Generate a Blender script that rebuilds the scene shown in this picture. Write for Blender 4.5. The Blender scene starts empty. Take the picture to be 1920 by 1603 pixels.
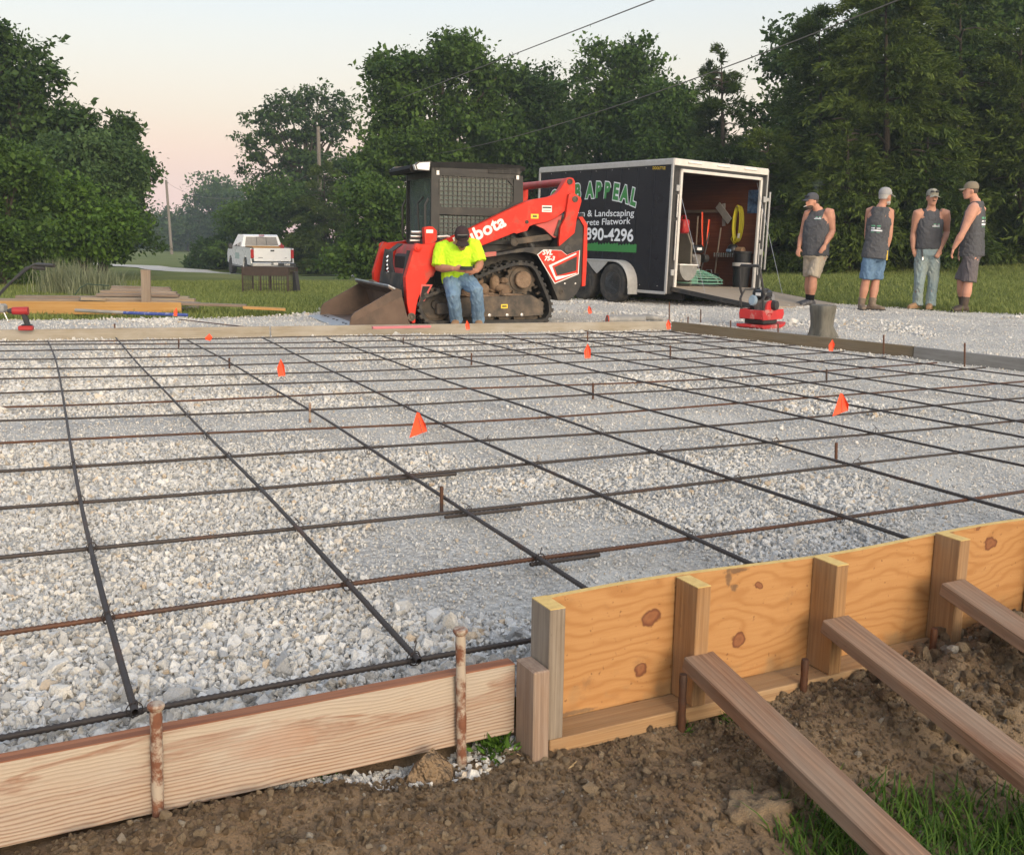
import bpy, bmesh, math, random
import numpy as np
from mathutils import Vector, Matrix

random.seed(7)
RNG = np.random.default_rng(11)
scn = bpy.context.scene
COL = scn.collection

# ------------------------------------------------------------------ camera
FPX = 1937.0                                  # focal length in pixels of the 1920 px wide photograph
PITCH, ROLL = math.radians(10.49), math.radians(0.91)
CAM = np.array([0.0, 0.0, 1.072])
_fwd = np.array([0, math.cos(PITCH), -math.sin(PITCH)])
_right = np.array([1.0, 0, 0])
_up = np.cross(_right, _fwd)
_r2 = _right * math.cos(ROLL) + _up * math.sin(ROLL)
_u2 = np.cross(_r2, _fwd)
RR = np.array([_r2, _u2, _fwd])
cd = bpy.data.cameras.new('camera')
cam = bpy.data.objects.new('camera', cd)
COL.objects.link(cam)
M = Matrix(((_r2[0], _u2[0], -_fwd[0], CAM[0]), (_r2[1], _u2[1], -_fwd[1], CAM[1]), (_r2[2], _u2[2], -_fwd[2], CAM[2]), (0, 0, 0, 1)))
cam.matrix_world = M
cd.sensor_fit = 'HORIZONTAL'
cd.sensor_width = 36
cd.lens = FPX / 1920 * 36
cd.clip_start = 0.05
cd.clip_end = 3000
scn.camera = cam

# ------------------------------------------------------------------ sky, sun, exposure
SUN_AZ = math.radians(28)                     # behind the camera, a little to its right
SUN_EL = math.radians(14)
w = bpy.data.worlds.new('World')
scn.world = w
w.use_nodes = True
nt = w.node_tree
nt.nodes.clear()
out = nt.nodes.new('ShaderNodeOutputWorld')
sky = nt.nodes.new('ShaderNodeTexSky')
sky.sky_type = 'NISHITA'
sky.sun_disc = False
sky.sun_elevation = SUN_EL
sky.sun_rotation = math.pi - SUN_AZ
sky.air_density = 1.0
sky.dust_density = 10.0
sky.ozone_density = 1.5
bg1 = nt.nodes.new('ShaderNodeBackground')
bg1.inputs[1].default_value = 0.10
tc = nt.nodes.new('ShaderNodeTexCoord')
sep = nt.nodes.new('ShaderNodeSeparateXYZ')
ramp = nt.nodes.new('ShaderNodeValToRGB')
cr = ramp.color_ramp
cr.interpolation = 'B_SPLINE'
stops = [(0.0, (0.50, 0.345, 0.325)), (0.02, (0.51, 0.365, 0.335)), (0.07, (0.465, 0.345, 0.28)), (0.105, (0.415, 0.345, 0.275)), (0.174, (0.325, 0.30, 0.255)),
         (0.225, (0.275, 0.275, 0.265)), (0.42, (0.27, 0.282, 0.30)), (1.0, (0.285, 0.31, 0.35))]
while len(cr.elements) < len(stops):
    cr.elements.new(0.5)
for e, (p, c) in zip(cr.elements, stops):
    e.position = p
    e.color = (*c, 1)
bg2 = nt.nodes.new('ShaderNodeBackground')
bg2.inputs[1].default_value = 1.0
add = nt.nodes.new('ShaderNodeAddShader')
L = nt.links
L.new(sky.outputs[0], bg1.inputs[0])
L.new(tc.outputs['Generated'], sep.inputs[0])
L.new(sep.outputs[2], ramp.inputs[0])
L.new(ramp.outputs[0], bg2.inputs[0])
L.new(bg1.outputs[0], add.inputs[0])
L.new(bg2.outputs[0], add.inputs[1])
L.new(add.outputs[0], out.inputs[0])

sd = bpy.data.lights.new('sun', 'SUN')
sd.energy = 0.5
sd.angle = math.radians(28)
sd.color = (1.0, 0.93, 0.86)
sun = bpy.data.objects.new('sun', sd)
COL.objects.link(sun)
_sv = Vector((math.sin(SUN_AZ) * math.cos(SUN_EL), -math.cos(SUN_AZ) * math.cos(SUN_EL), math.sin(SUN_EL)))
sun.rotation_euler = _sv.to_track_quat('Z', 'Y').to_euler()
sun.location = (6, -10, 8)

vs = scn.view_settings
vs.view_transform = 'Standard'
vs.look = 'None'
vs.gamma = 1
vs.exposure = 1.08
vs.use_curve_mapping = False
scn.cycles.max_bounces = 6
scn.cycles.transparent_max_bounces = 8
scn.cycles.use_denoising = True

# ------------------------------------------------------------------ pixel helpers (photograph pixels -> points in the place)
def ray(x, y):
    return np.array([(x - 960) / FPX, (801.5 - y) / FPX, 1.0]) @ RR
def gz(x, y, z=0.0):
    d = ray(x, y)
    return CAM + (z - CAM[2]) / d[2] * d
def gy(x, y, Y):
    d = ray(x, y)
    return CAM + Y / d[1] * d
def on_plane(x, y, p0, n):
    d = ray(x, y)
    n = np.array(n, float)
    return CAM + np.dot(np.array(p0) - CAM, n) / np.dot(d, n) * d

# ------------------------------------------------------------------ numpy noise
def _h(ix, iy, seed):
    n = (ix.astype(np.int64) * 374761393 + iy.astype(np.int64) * 668265263 + seed * 1442695041) & 0x7fffffff
    n = ((n ^ (n >> 13)) * 1274126177) & 0x7fffffff
    return ((n ^ (n >> 16)) & 0xffff) / 65535.0
def vnoise(x, y, seed=0):
    x = np.asarray(x, float); y = np.asarray(y, float)
    ix = np.floor(x); iy = np.floor(y)
    fx = x - ix; fy = y - iy
    fx = fx * fx * (3 - 2 * fx); fy = fy * fy * (3 - 2 * fy)
    a = _h(ix, iy, seed); b = _h(ix + 1, iy, seed); c = _h(ix, iy + 1, seed); d = _h(ix + 1, iy + 1, seed)
    return (a * (1 - fx) + b * fx) * (1 - fy) + (c * (1 - fx) + d * fx) * fy
def fbm(x, y, octv=4, seed=0):
    s = 0; a = 0.5; t = 0
    for i in range(octv):
        s = s + a * vnoise(np.asarray(x) * 2 ** i + 17.3 * i, np.asarray(y) * 2 ** i + 5.1 * i, seed + i)
        t += a; a *= 0.5
    return s / t

# ------------------------------------------------------------------ objects
def tag(o, label=None, cat=None, group=None, kind=None):
    if label: o['label'] = label
    if cat: o['category'] = cat
    if group: o['group'] = group
    if kind: o['kind'] = kind
    return o
def empty(name, loc=(0, 0, 0), rz=0.0, mat=None, label=None, cat=None, group=None):
    o = bpy.data.objects.new(name, None)
    COL.objects.link(o)
    o.empty_display_size = 0.1
    if mat is not None:
        o.matrix_world = mat
    else:
        o.location = loc
        o.rotation_euler = (0, 0, rz)
    return tag(o, label, cat, group)
def link(name, me, mat=None, parent=None, loc=None, M=None):
    o = bpy.data.objects.new(name, me)
    COL.objects.link(o)
    if mat is not None and len(me.materials) == 0:
        me.materials.append(mat)
    if parent is not None:
        o.parent = parent
    if loc is not None:
        o.location = loc
    if M is not None:
        if parent is not None: o.matrix_local = M
        else: o.matrix_world = M
    return o
def np_mesh(name, V, F, nper, smooth=False):
    """V (n,3), F flat (m,nper) array -> mesh"""
    me = bpy.data.meshes.new(name)
    V = np.ascontiguousarray(V, np.float32); F = np.ascontiguousarray(F, np.int32)
    me.vertices.add(len(V)); me.vertices.foreach_set('co', V.ravel())
    me.loops.add(F.size); me.loops.foreach_set('vertex_index', F.ravel())
    me.polygons.add(len(F))
    me.polygons.foreach_set('loop_start', np.arange(0, F.size, nper, dtype=np.int32))
    me.polygons.foreach_set('loop_total', np.full(len(F), nper, np.int32))
    me.polygons.foreach_set('use_smooth', np.full(len(F), smooth, bool))
    me.update(calc_edges=True)
    return me
def vattr(me, name, arr):
    a = me.attributes.new(name, 'FLOAT', 'POINT')
    a.data.foreach_set('value', np.ascontiguousarray(arr, np.float32))

def copy_tree(o, parent=None):
    c = o.copy(); COL.objects.link(c)
    c.parent = parent
    for ch in [x for x in bpy.data.objects if x.parent == o]:
        copy_tree(ch, c)
    return c

def basis(d, up=(0, 0, 1)):
    d = np.array(d, float); d /= np.linalg.norm(d)
    up = np.array(up, float)
    if abs(np.dot(d, up)) > 0.98:
        up = np.array([1.0, 0, 0]) if abs(d[0]) < 0.9 else np.array([0, 1.0, 0])
    y = np.cross(up, d); y /= np.linalg.norm(y)
    z = np.cross(d, y)
    return d, y, z
def mat4(x, y, z, o):
    return Matrix(((x[0], y[0], z[0], o[0]), (x[1], y[1], z[1], o[1]), (x[2], y[2], z[2], o[2]), (0, 0, 0, 1)))

class MB:
    """collects shapes; build() links them as one mesh object"""
    def __init__(self):
        self.v = []; self.f = []
    def add(self, V, F):
        o = len(self.v)
        self.v += [tuple(map(float, p)) for p in V]
        self.f += [tuple(i + o for i in f) for f in F]
        return self
    def box(self, c, s, rot=None, bev=0.0):
        hx, hy, hz = s[0] / 2, s[1] / 2, s[2] / 2
        b = min(bev, hx * .9, hy * .9, hz * .9)
        if b <= 0:
            P = [(x, y, z) for x in (-hx, hx) for y in (-hy, hy) for z in (-hz, hz)]
            F = [(0, 1, 3, 2), (4, 6, 7, 5), (0, 4, 5, 1), (2, 3, 7, 6), (0, 2, 6, 4), (1, 5, 7, 3)]
        else:
            bm = bmesh.new()
            bmesh.ops.create_cube(bm, size=1)
            for vv in bm.verts: vv.co = (vv.co.x * s[0], vv.co.y * s[1], vv.co.z * s[2])
            bmesh.ops.bevel(bm, geom=list(bm.edges), offset=b, segments=1, affect='EDGES', profile=0.5)
            bm.verts.index_update()
            P = [tuple(vv.co) for vv in bm.verts]; F = [tuple(vv.index for vv in f.verts) for f in bm.faces]
            bm.free()
        if rot is not None:
            P = [tuple(rot @ Vector(p)) for p in P]
        return self.add([(p[0] + c[0], p[1] + c[1], p[2] + c[2]) for p in P], F)
    def bar(self, p0, p1, w, t, up=(0, 0, 1), bev=0.0):
        p0 = np.array(p0, float); p1 = np.array(p1, float)
        x, y, z = basis(p1 - p0, up)
        R = Matrix((( x[0], y[0], z[0]), (x[1], y[1], z[1]), (x[2], y[2], z[2])))
        return self.box((p0 + p1) / 2, (np.linalg.norm(p1 - p0), w, t), R, bev)
    def tube(self, pts, r, n=8, caps=True, flat=1.0, up=None):
        pts = [np.array(p, float) for p in pts]
        m = len(pts)
        rr = [r] * m if np.isscalar(r) else list(r)
        V = []; F = []
        yv = None
        for i in range(m):
            d = pts[min(i + 1, m - 1)] - pts[max(i - 1, 0)]
            d = d / (np.linalg.norm(d) + 1e-9)
            if yv is None:
                _, yv, zv = basis(d, up if up is not None else (0, 0, 1))
            else:
                yv = yv - d * np.dot(d, yv); yv /= np.linalg.norm(yv) + 1e-9
                zv = np.cross(d, yv)
            for k in range(n):
                a = 2 * math.pi * k / n
                V.append(pts[i] + rr[i] * (math.cos(a) * yv + flat * math.sin(a) * zv))
        for i in range(m - 1):
            for k in range(n):
                F.append((i * n + k, i * n + (k + 1) % n, (i + 1) * n + (k + 1) % n, (i + 1) * n + k))
        if caps:
            F.append(tuple(range(n - 1, -1, -1))); F.append(tuple((m - 1) * n + k for k in range(n)))
        return self.add(V, F)
    def cyl(self, p0, p1, r0, r1=None, n=14):
        return self.tube([p0, p1], [r0, r0 if r1 is None else r1], n)
    def prism(self, poly, a, b, plane='xz'):
        n = len(poly)
        def P(u, v, t):
            return {'xz': (u, t, v), 'xy': (u, v, t), 'yz': (t, u, v)}[plane]
        V = [P(u, v, a) for u, v in poly] + [P(u, v, b) for u, v in poly]
        F = [tuple(range(n)), tuple(range(2 * n - 1, n - 1, -1))]
        F += [(i, (i + 1) % n, n + (i + 1) % n, n + i) for i in range(n)]
        return self.add(V, F)
    def lathe(self, prof, o=(0, 0, 0), axis=(0, 0, 1), n=16):
        x, y, z = basis(axis, (0, 1, 0.01))
        o = np.array(o, float)
        V = []; F = []
        for r, t in prof:
            for k in range(n):
                a = 2 * math.pi * k / n
                V.append(o + x * t + r * (math.cos(a) * y + math.sin(a) * z))
        m = len(prof)
        for i in range(m - 1):
            for k in range(n):
                F.append((i * n + k, i * n + (k + 1) % n, (i + 1) * n + (k + 1) % n, (i + 1) * n + k))
        if prof[0][0] > 1e-4: F.append(tuple(range(n)))
        if prof[-1][0] > 1e-4: F.append(tuple((m - 1) * n + k for k in range(n)))
        return self.add(V, F)
    def torus(self, c, R, r, axis=(0, 0, 1), n=28, m=6, a0=0, a1=2 * math.pi):
        x, y, z = basis(axis, (0, 1, 0.01))
        full = abs(a1 - a0 - 2 * math.pi) < 1e-3
        k = n if full else n + 1
        pts = [np.array(c) + R * (math.cos(a) * y + math.sin(a) * z) for a in [a0 + (a1 - a0) * i / n for i in range(n + 1)]]
        return self.tube(pts, r, m, caps=not full)
    def ell(self, c, s, R=None, nu=12, nv=8):
        V = []; F = []
        for j in range(nv + 1):
            ph = math.pi * j / nv
            for i in range(nu):
                th = 2 * math.pi * i / nu
                p = Vector((s[0] * math.sin(ph) * math.cos(th), s[1] * math.sin(ph) * math.sin(th), s[2] * math.cos(ph)))
                if R is not None: p = R @ p
                V.append((p[0] + c[0], p[1] + c[1], p[2] + c[2]))
        for j in range(nv):
            for i in range(nu):
                F.append((j * nu + i, (j + 1) * nu + i, (j + 1) * nu + (i + 1) % nu, j * nu + (i + 1) % nu))
        return self.add(V, F)
    def loft(self, rings, n=16, p=2.4):
        """rings: (centre, a_vector, b_vector)"""
        V = []; F = []
        for c, a, b in rings:
            c = np.array(c, float); a = np.array(a, float); b = np.array(b, float)
            for k in range(n):
                t = 2 * math.pi * k / n
                ct, st = math.cos(t), math.sin(t)
                V.append(c + a * math.copysign(abs(ct) ** (2 / p), ct) + b * math.copysign(abs(st) ** (2 / p), st))
        m = len(rings)
        for i in range(m - 1):
            for k in range(n):
                F.append((i * n + k, i * n + (k + 1) % n, (i + 1) * n + (k + 1) % n, (i + 1) * n + k))
        F.append(tuple(range(n - 1, -1, -1))); F.append(tuple((m - 1) * n + k for k in range(n)))
        return self.add(V, F)
    def mesh(self, name, smooth=False, weld=True):
        me = bpy.data.meshes.new(name)
        me.from_pydata(self.v, [], self.f)
        bm = bmesh.new(); bm.from_mesh(me)
        if weld: bmesh.ops.remove_doubles(bm, verts=bm.verts, dist=1e-5)
        bmesh.ops.recalc_face_normals(bm, faces=bm.faces)
        bm.to_mesh(me); bm.free()
        if smooth:
            for p in me.polygons: p.use_smooth = True
            try: me.set_sharp_from_angle(angle=math.radians(smooth if smooth is not True else 40))
            except Exception: pass
        return me
    def build(self, name, mat, parent=None, smooth=False, loc=None, M=None, weld=True):
        return link(name, self.mesh(name, smooth, weld), mat, parent, loc, M)

def fused(mb, voxel=0.01, smooth=4, fold=0.0, seed=1):
    """voxel-remesh overlapping closed shapes into one continuous skin"""
    tmp = bpy.data.objects.new('tmp', mb.mesh('tmp', weld=False)); COL.objects.link(tmp)
    r = tmp.modifiers.new('r', 'REMESH'); r.mode = 'VOXEL'; r.voxel_size = voxel; r.use_smooth_shade = True
    if smooth:
        s = tmp.modifiers.new('s', 'SMOOTH'); s.iterations = smooth; s.factor = 0.5
    dg = bpy.context.evaluated_depsgraph_get()
    me = bpy.data.meshes.new_from_object(tmp.evaluated_get(dg))
    old = tmp.data
    bpy.data.objects.remove(tmp); bpy.data.meshes.remove(old)
    if fold:
        n = len(me.vertices); co = np.empty(n * 3, np.float32); me.vertices.foreach_get('co', co); co = co.reshape(-1, 3)
        nr = np.empty(n * 3, np.float32); me.vertex_normals.foreach_get('vector', nr); nr = nr.reshape(-1, 3)
        a = np.arctan2(nr[:, 1], nr[:, 0])
        q = fbm(co[:, 2] * 15 + 4 * np.sin(a * 2 + seed) + seed * 7, a * 2.2 + co[:, 2] * 5, 3, seed) + .7 * fbm(co[:, 2] * 34 + 3 * np.sin(a * 3) + seed, a * 3 - co[:, 2] * 9, 2, seed + 3)
        co = co + nr * ((q - .8) * fold)[:, None]
        me.vertices.foreach_set('co', np.ascontiguousarray(co, np.float32).ravel()); me.update()
    for p in me.polygons: p.use_smooth = True
    return me

def text_mesh(s, size=1.0, offset=0.0, extrude=0.0, align='LEFT', spacing=1.0, shear=0.0):
    cu = bpy.data.curves.new('t', 'FONT'); cu.body = s; cu.size = size; cu.offset = offset; cu.extrude = extrude
    cu.align_x = align; cu.space_character = spacing; cu.shear = shear; cu.resolution_u = 4
    o = bpy.data.objects.new('t', cu); COL.objects.link(o)
    dg = bpy.context.evaluated_depsgraph_get()
    me = bpy.data.meshes.new_from_object(o.evaluated_get(dg))
    bpy.data.objects.remove(o); bpy.data.curves.remove(cu)
    return me
def join_meshes(items, name):
    """items: (mesh, Matrix) -> one mesh"""
    bm = bmesh.new()
    for me, Mx in items:
        t = me.copy(); t.transform(Mx); bm.from_mesh(t); bpy.data.meshes.remove(t)
    out_ = bpy.data.meshes.new(name); bm.to_mesh(out_); bm.free()
    return out_

# ------------------------------------------------------------------ materials
MATS = {}
def newmat(name):
    m = bpy.data.materials.new(name); m.use_nodes = True
    t = m.node_tree; b = t.nodes['Principled BSDF']
    MATS[name] = m
    return m, t, b
def N(t, typ, **kw):
    n = t.nodes.new(typ)
    for k, v in kw.items():
        if k.startswith('i_'):
            key = k[2:]
            key = int(key) if key.isdigit() else key.replace('_', ' ')
            n.inputs[key].default_value = v
        else: setattr(n, k, v)
    return n
def rampn(t, src, stops, interp='LINEAR'):
    r = t.nodes.new('ShaderNodeValToRGB'); c = r.color_ramp; c.interpolation = interp
    while len(c.elements) < len(stops): c.elements.new(0.5)
    for e, (p, col) in zip(c.elements, stops):
        e.position = p; e.color = (*col, 1) if len(col) == 3 else col
    t.links.new(src, r.inputs[0]); return r.outputs[0]
def mixc(t, f, a, b, mode='MIX'):
    m = t.nodes.new('ShaderNodeMix'); m.data_type = 'RGBA'; m.blend_type = mode
    for sock, val in ((m.inputs[0], f), (m.inputs[6], a), (m.inputs[7], b)):
        if hasattr(val, 'is_output'): t.links.new(val, sock)
        elif isinstance(val, (int, float)): sock.default_value = val
        else: sock.default_value = (*val, 1) if len(val) == 3 else val
    return m.outputs[2]
def coords(t, scale=(1, 1, 1), space='Object', rnd=True):
    tcn = t.nodes.new('ShaderNodeTexCoord'); src = tcn.outputs[space]
    if rnd:
        oi = t.nodes.new('ShaderNodeObjectInfo'); mm = N(t, 'ShaderNodeVectorMath', operation='MULTIPLY_ADD')
        cb = t.nodes.new('ShaderNodeCombineXYZ')
        for i in range(3): t.links.new(oi.outputs['Random'], cb.inputs[i])
        t.links.new(cb.outputs[0], mm.inputs[0]); mm.inputs[1].default_value = (13.7, 7.3, 5.1); t.links.new(src, mm.inputs[2]); src = mm.outputs[0]
    mp = t.nodes.new('ShaderNodeMapping'); mp.inputs['Scale'].default_value = scale
    t.links.new(src, mp.inputs[0]); return mp.outputs[0]
def noise_n(t, vec, scale, detail=4, rough=0.55, dist=0.0):
    n = N(t, 'ShaderNodeTexNoise'); n.inputs['Scale'].default_value = scale; n.inputs['Detail'].default_value = detail
    n.inputs['Roughness'].default_value = rough; n.inputs['Distortion'].default_value = dist
    t.links.new(vec, n.inputs['Vector']); return n.outputs['Fac']
def bump_n(t, b, h, strength=0.3, dist=0.01):
    bn = t.nodes.new('ShaderNodeBump'); bn.inputs['Strength'].default_value = strength; bn.inputs['Distance'].default_value = dist
    t.links.new(h, bn.inputs['Height']); t.links.new(bn.outputs[0], b.inputs['Normal'])
def pmat(name, c1, c2=None, scale=8, rough=0.6, metal=0.0, bump=0.0, bscale=60, bdist=0.004, rrange=0.12, space='Object', spec=0.5, dirt=None, dirt_amt=0.4, dirt_scale=5, coat=0.0):
    m, t, b = newmat(name)
    c2 = c2 or tuple(min(1, x * 0.82) for x in c1)
    v = coords(t, (1, 1, 1), space)
    f = noise_n(t, v, scale, 5)
    c = rampn(t, f, [(0.3, c1), (0.7, c2)])
    if dirt:
        df = rampn(t, noise_n(t, v, dirt_scale, 7, 0.65), [(0.62 - dirt_amt * 0.4, (0, 0, 0)), (0.75 - dirt_amt * 0.2, (1, 1, 1))])
        c = mixc(t, df, c, dirt)
    t.links.new(c, b.inputs['Base Color'])
    rr = N(t, 'ShaderNodeMapRange'); rr.inputs[3].default_value = max(0, rough - rrange); rr.inputs[4].default_value = min(1, rough + rrange)
    t.links.new(noise_n(t, v, scale * 2.3, 3), rr.inputs[0]); t.links.new(rr.outputs[0], b.inputs['Roughness'])
    b.inputs['Metallic'].default_value = metal
    b.inputs['Specular IOR Level'].default_value = spec
    if coat: b.inputs['Coat Weight'].default_value = coat; b.inputs['Coat Roughness'].default_value = 0.15
    if bump: bump_n(t, b, noise_n(t, v, bscale, 4), bump, bdist)
    return m
def woodmat(name, light, dark, grain=26, stretch=0.05, rough=0.75, weather=None, wamt=0.4, bump=0.4, wave=True, axis='Z', contrast=(0.25, 0.75), streak=0.5):
    """grain runs along local X: stretched fibre noise with softer growth rings"""
    light = tuple(x * .74 for x in light); dark = tuple(x * .70 for x in dark)
    if weather: weather = tuple(x * .72 for x in weather)
    m, t, b = newmat(name)
    v = coords(t, (stretch * 0.7, 1, 1))
    fib = noise_n(t, v, grain * 2.6, 6, 0.62, 0.25)
    wv = N(t, 'ShaderNodeTexWave', wave_type='BANDS', bands_direction=axis, wave_profile='SAW')
    wv.inputs['Scale'].default_value = grain * 0.75; wv.inputs['Distortion'].default_value = 7.0
    wv.inputs['Detail'].default_value = 3.0; wv.inputs['Detail Scale'].default_value = 0.35; wv.inputs['Detail Roughness'].default_value = 0.6
    t.links.new(coords(t, (stretch * 1.3, 1, 1)), wv.inputs['Vector'])
    g = N(t, 'ShaderNodeMath', operation='MULTIPLY_ADD'); t.links.new(wv.outputs['Fac'], g.inputs[0]); g.inputs[1].default_value = 0.20; t.links.new(fib, g.inputs[2]); g = g.outputs[0]
    c = rampn(t, g, [(0.42, light), (0.70, dark)])
    big = noise_n(t, coords(t, (0.25, 1, 1)), 5, 3, 0.5)
    c = mixc(t, rampn(t, big, [(0.35, (0, 0, 0)), (0.75, (0.55,) * 3)]), c, tuple(x * 0.74 for x in light))
    fine = noise_n(t, coords(t, (stretch * 0.5, 1, 1)), 210, 3, 0.7)
    c = mixc(t, rampn(t, fine, [(0.5, (0, 0, 0)), (0.75, (streak,) * 3)]), c, tuple(x * 0.5 for x in dark))
    if weather:
        wn = noise_n(t, coords(t, (0.35, 1, 1)), 7, 6, 0.65)
        c = mixc(t, rampn(t, wn, [(0.5 - wamt * 0.3, (0, 0, 0)), (0.72, (min(1, wamt * 1.5),) * 3)]), c, weather)
    sp_ = noise_n(t, coords(t, (0.5, 1, 1)), 48, 3, 0.6)
    c = mixc(t, rampn(t, sp_, [(0.70, (0, 0, 0)), (0.76, (0.45,) * 3)]), c, tuple(x * 0.35 for x in dark))
    t.links.new(c, b.inputs['Base Color'])
    b.inputs['Roughness'].default_value = rough
    b.inputs['Specular IOR Level'].default_value = 0.25
    mx = N(t, 'ShaderNodeMath', operation='ADD'); t.links.new(g, mx.inputs[0]); t.links.new(fine, mx.inputs[1])
    bump_n(t, b, mx.outputs[0], bump, 0.002)
    return m
def leafmat(name, dark, light, transl=0.25):
    m, t, b = newmat(name)
    at = N(t, 'ShaderNodeAttribute', attribute_name='tint')
    c = rampn(t, at.outputs['Fac'], [(0.0, dark), (0.55, tuple((a + q) / 2 for a, q in zip(dark, light))), (1.0, light)])
    t.links.new(c, b.inputs['Base Color'])
    b.inputs['Roughness'].default_value = 0.6
    b.inputs['Specular IOR Level'].default_value = 0.2
    tr = N(t, 'ShaderNodeBsdfTranslucent'); t.links.new(c, tr.inputs[0])
    mx = t.nodes.new('ShaderNodeMixShader'); mx.inputs[0].default_value = transl
    t.links.new(b.outputs[0], mx.inputs[1]); t.links.new(tr.outputs[0], mx.inputs[2])
    t.links.new(mx.outputs[0], t.nodes['Material Output'].inputs[0])
    return m
def glassmat(name, tint=(0.7, 0.8, 0.78), clear=0.6, rough=0.03):
    m, t, b = newmat(name)
    b.inputs['Base Color'].default_value = (*[x * 0.28 for x in tint], 1); b.inputs['Roughness'].default_value = rough  # tinted diffuse base paints reflected sky into the pane
    tp = N(t, 'ShaderNodeBsdfTransparent'); tp.inputs[0].default_value = (*tint, 1)
    mx = t.nodes.new('ShaderNodeMixShader'); mx.inputs[0].default_value = clear
    t.links.new(b.outputs[0], mx.inputs[1]); t.links.new(tp.outputs[0], mx.inputs[2])
    t.links.new(mx.outputs[0], t.nodes['Material Output'].inputs[0])
    return m

# palette
WHITE = pmat('white_paint', (0.62, 0.60, 0.57), (0.54, 0.52, 0.49), rough=0.4)
TRIM = pmat('trim_metal', (0.44, 0.44, 0.44), (0.36, 0.36, 0.36), 20, rough=0.45, metal=0.3)
BLACK = pmat('black_paint', (0.012, 0.013, 0.016), (0.02, 0.021, 0.024), rough=0.35)
BLACKSTEEL = pmat('black_steel', (0.02, 0.02, 0.022), (0.035, 0.033, 0.032), 14, rough=0.5, bump=0.05)
RUBBER = pmat('rubber', (0.018, 0.018, 0.018), (0.035, 0.032, 0.03), 12, rough=0.8, dirt=(0.085, 0.072, 0.058), dirt_amt=0.3, dirt_scale=9)
TRAILERSIDE = pmat('trailer_side', (0.004, 0.006, 0.012), (0.007, 0.009, 0.016), 2, rough=0.25, rrange=0.06, spec=0.22)
RED = pmat('orange_red_paint', (0.60, 0.026, 0.012), (0.54, 0.022, 0.010), 4, rough=0.5, spec=0.25, dirt=(0.30, 0.075, 0.05), dirt_amt=0.26, dirt_scale=5)
REDFADE = pmat('faded_red_paint', (0.55, 0.09, 0.08), (0.42, 0.06, 0.055), 6, rough=0.6, dirt=(0.28, 0.14, 0.10), dirt_amt=0.3)
GREYCAB = pmat('cab_grey', (0.022, 0.022, 0.024), (0.030, 0.030, 0.030), 6, rough=0.5, spec=0.3, dirt=(0.055, 0.050, 0.044), dirt_amt=0.2, dirt_scale=4)
GREYPANEL = pmat('panel_grey', (0.024, 0.024, 0.026), (0.034, 0.033, 0.032), 6, rough=0.55, spec=0.3, dirt=(0.10, 0.082, 0.062), dirt_amt=0.3, dirt_scale=3)
MUDDY = pmat('muddy_steel', (0.035, 0.032, 0.029), (0.075, 0.062, 0.05), 7, rough=0.8, bump=0.4, bscale=40, dirt=(0.135, 0.102, 0.074), dirt_amt=0.5, dirt_scale=6)
MUD = pmat('dried_mud', (0.24, 0.165, 0.11), (0.13, 0.085, 0.055), 9, rough=0.95, bump=0.9, bscale=30, bdist=0.02)
BUCKET = pmat('bucket_steel', (0.075, 0.045, 0.032), (0.125, 0.082, 0.058), 4, rough=0.6, metal=0.25, bump=0.1, bscale=30, dirt=(0.06, 0.04, 0.03), dirt_amt=0.4, dirt_scale=3)
WORNSTEEL = pmat('worn_steel', (0.36, 0.38, 0.41), (0.26, 0.27, 0.29), 10, rough=0.38, metal=0.7, bump=0.05)
STEEL = pmat('steel', (0.45, 0.45, 0.46), (0.35, 0.35, 0.36), 10, rough=0.35, metal=0.8)
CHROME = pmat('bright_metal', (0.7, 0.7, 0.7), (0.6, 0.6, 0.6), 10, rough=0.2, metal=0.9)
DARK = pmat('dark_interior', (0.01, 0.01, 0.011), (0.018, 0.017, 0.016), 5, rough=0.8)
LAMP = pmat('lamp_lens', (0.75, 0.77, 0.78), (0.55, 0.58, 0.6), 30, rough=0.15, bump=0.1, bscale=120)
GLASS = glassmat('glass', (0.66, 0.78, 0.75), 0.55)
DARKGLASS = glassmat('dark_glass', (0.25, 0.28, 0.28), 0.25)
ORANGE = pmat('flag_orange', (0.95, 0.085, 0.018), (0.9, 0.07, 0.015), 30, rough=0.5)
WIRE = pmat('wire_steel', (0.20, 0.18, 0.16), (0.12, 0.11, 0.10), 40, rough=0.5, metal=0.5)
YELLOW = pmat('yellow', (0.80, 0.55, 0.03), (0.7, 0.48, 0.03), 20, rough=0.5)
GREENP = pmat('sign_green', (0.028, 0.21, 0.048), (0.024, 0.18, 0.04), 5, rough=0.4)
LETTER = pmat('letter_white', (0.72, 0.76, 0.82), (0.66, 0.70, 0.76), 10, rough=0.4)
DECAL = pmat('decal_white', (0.75, 0.74, 0.72), (0.68, 0.66, 0.64), 10, rough=0.5)

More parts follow.
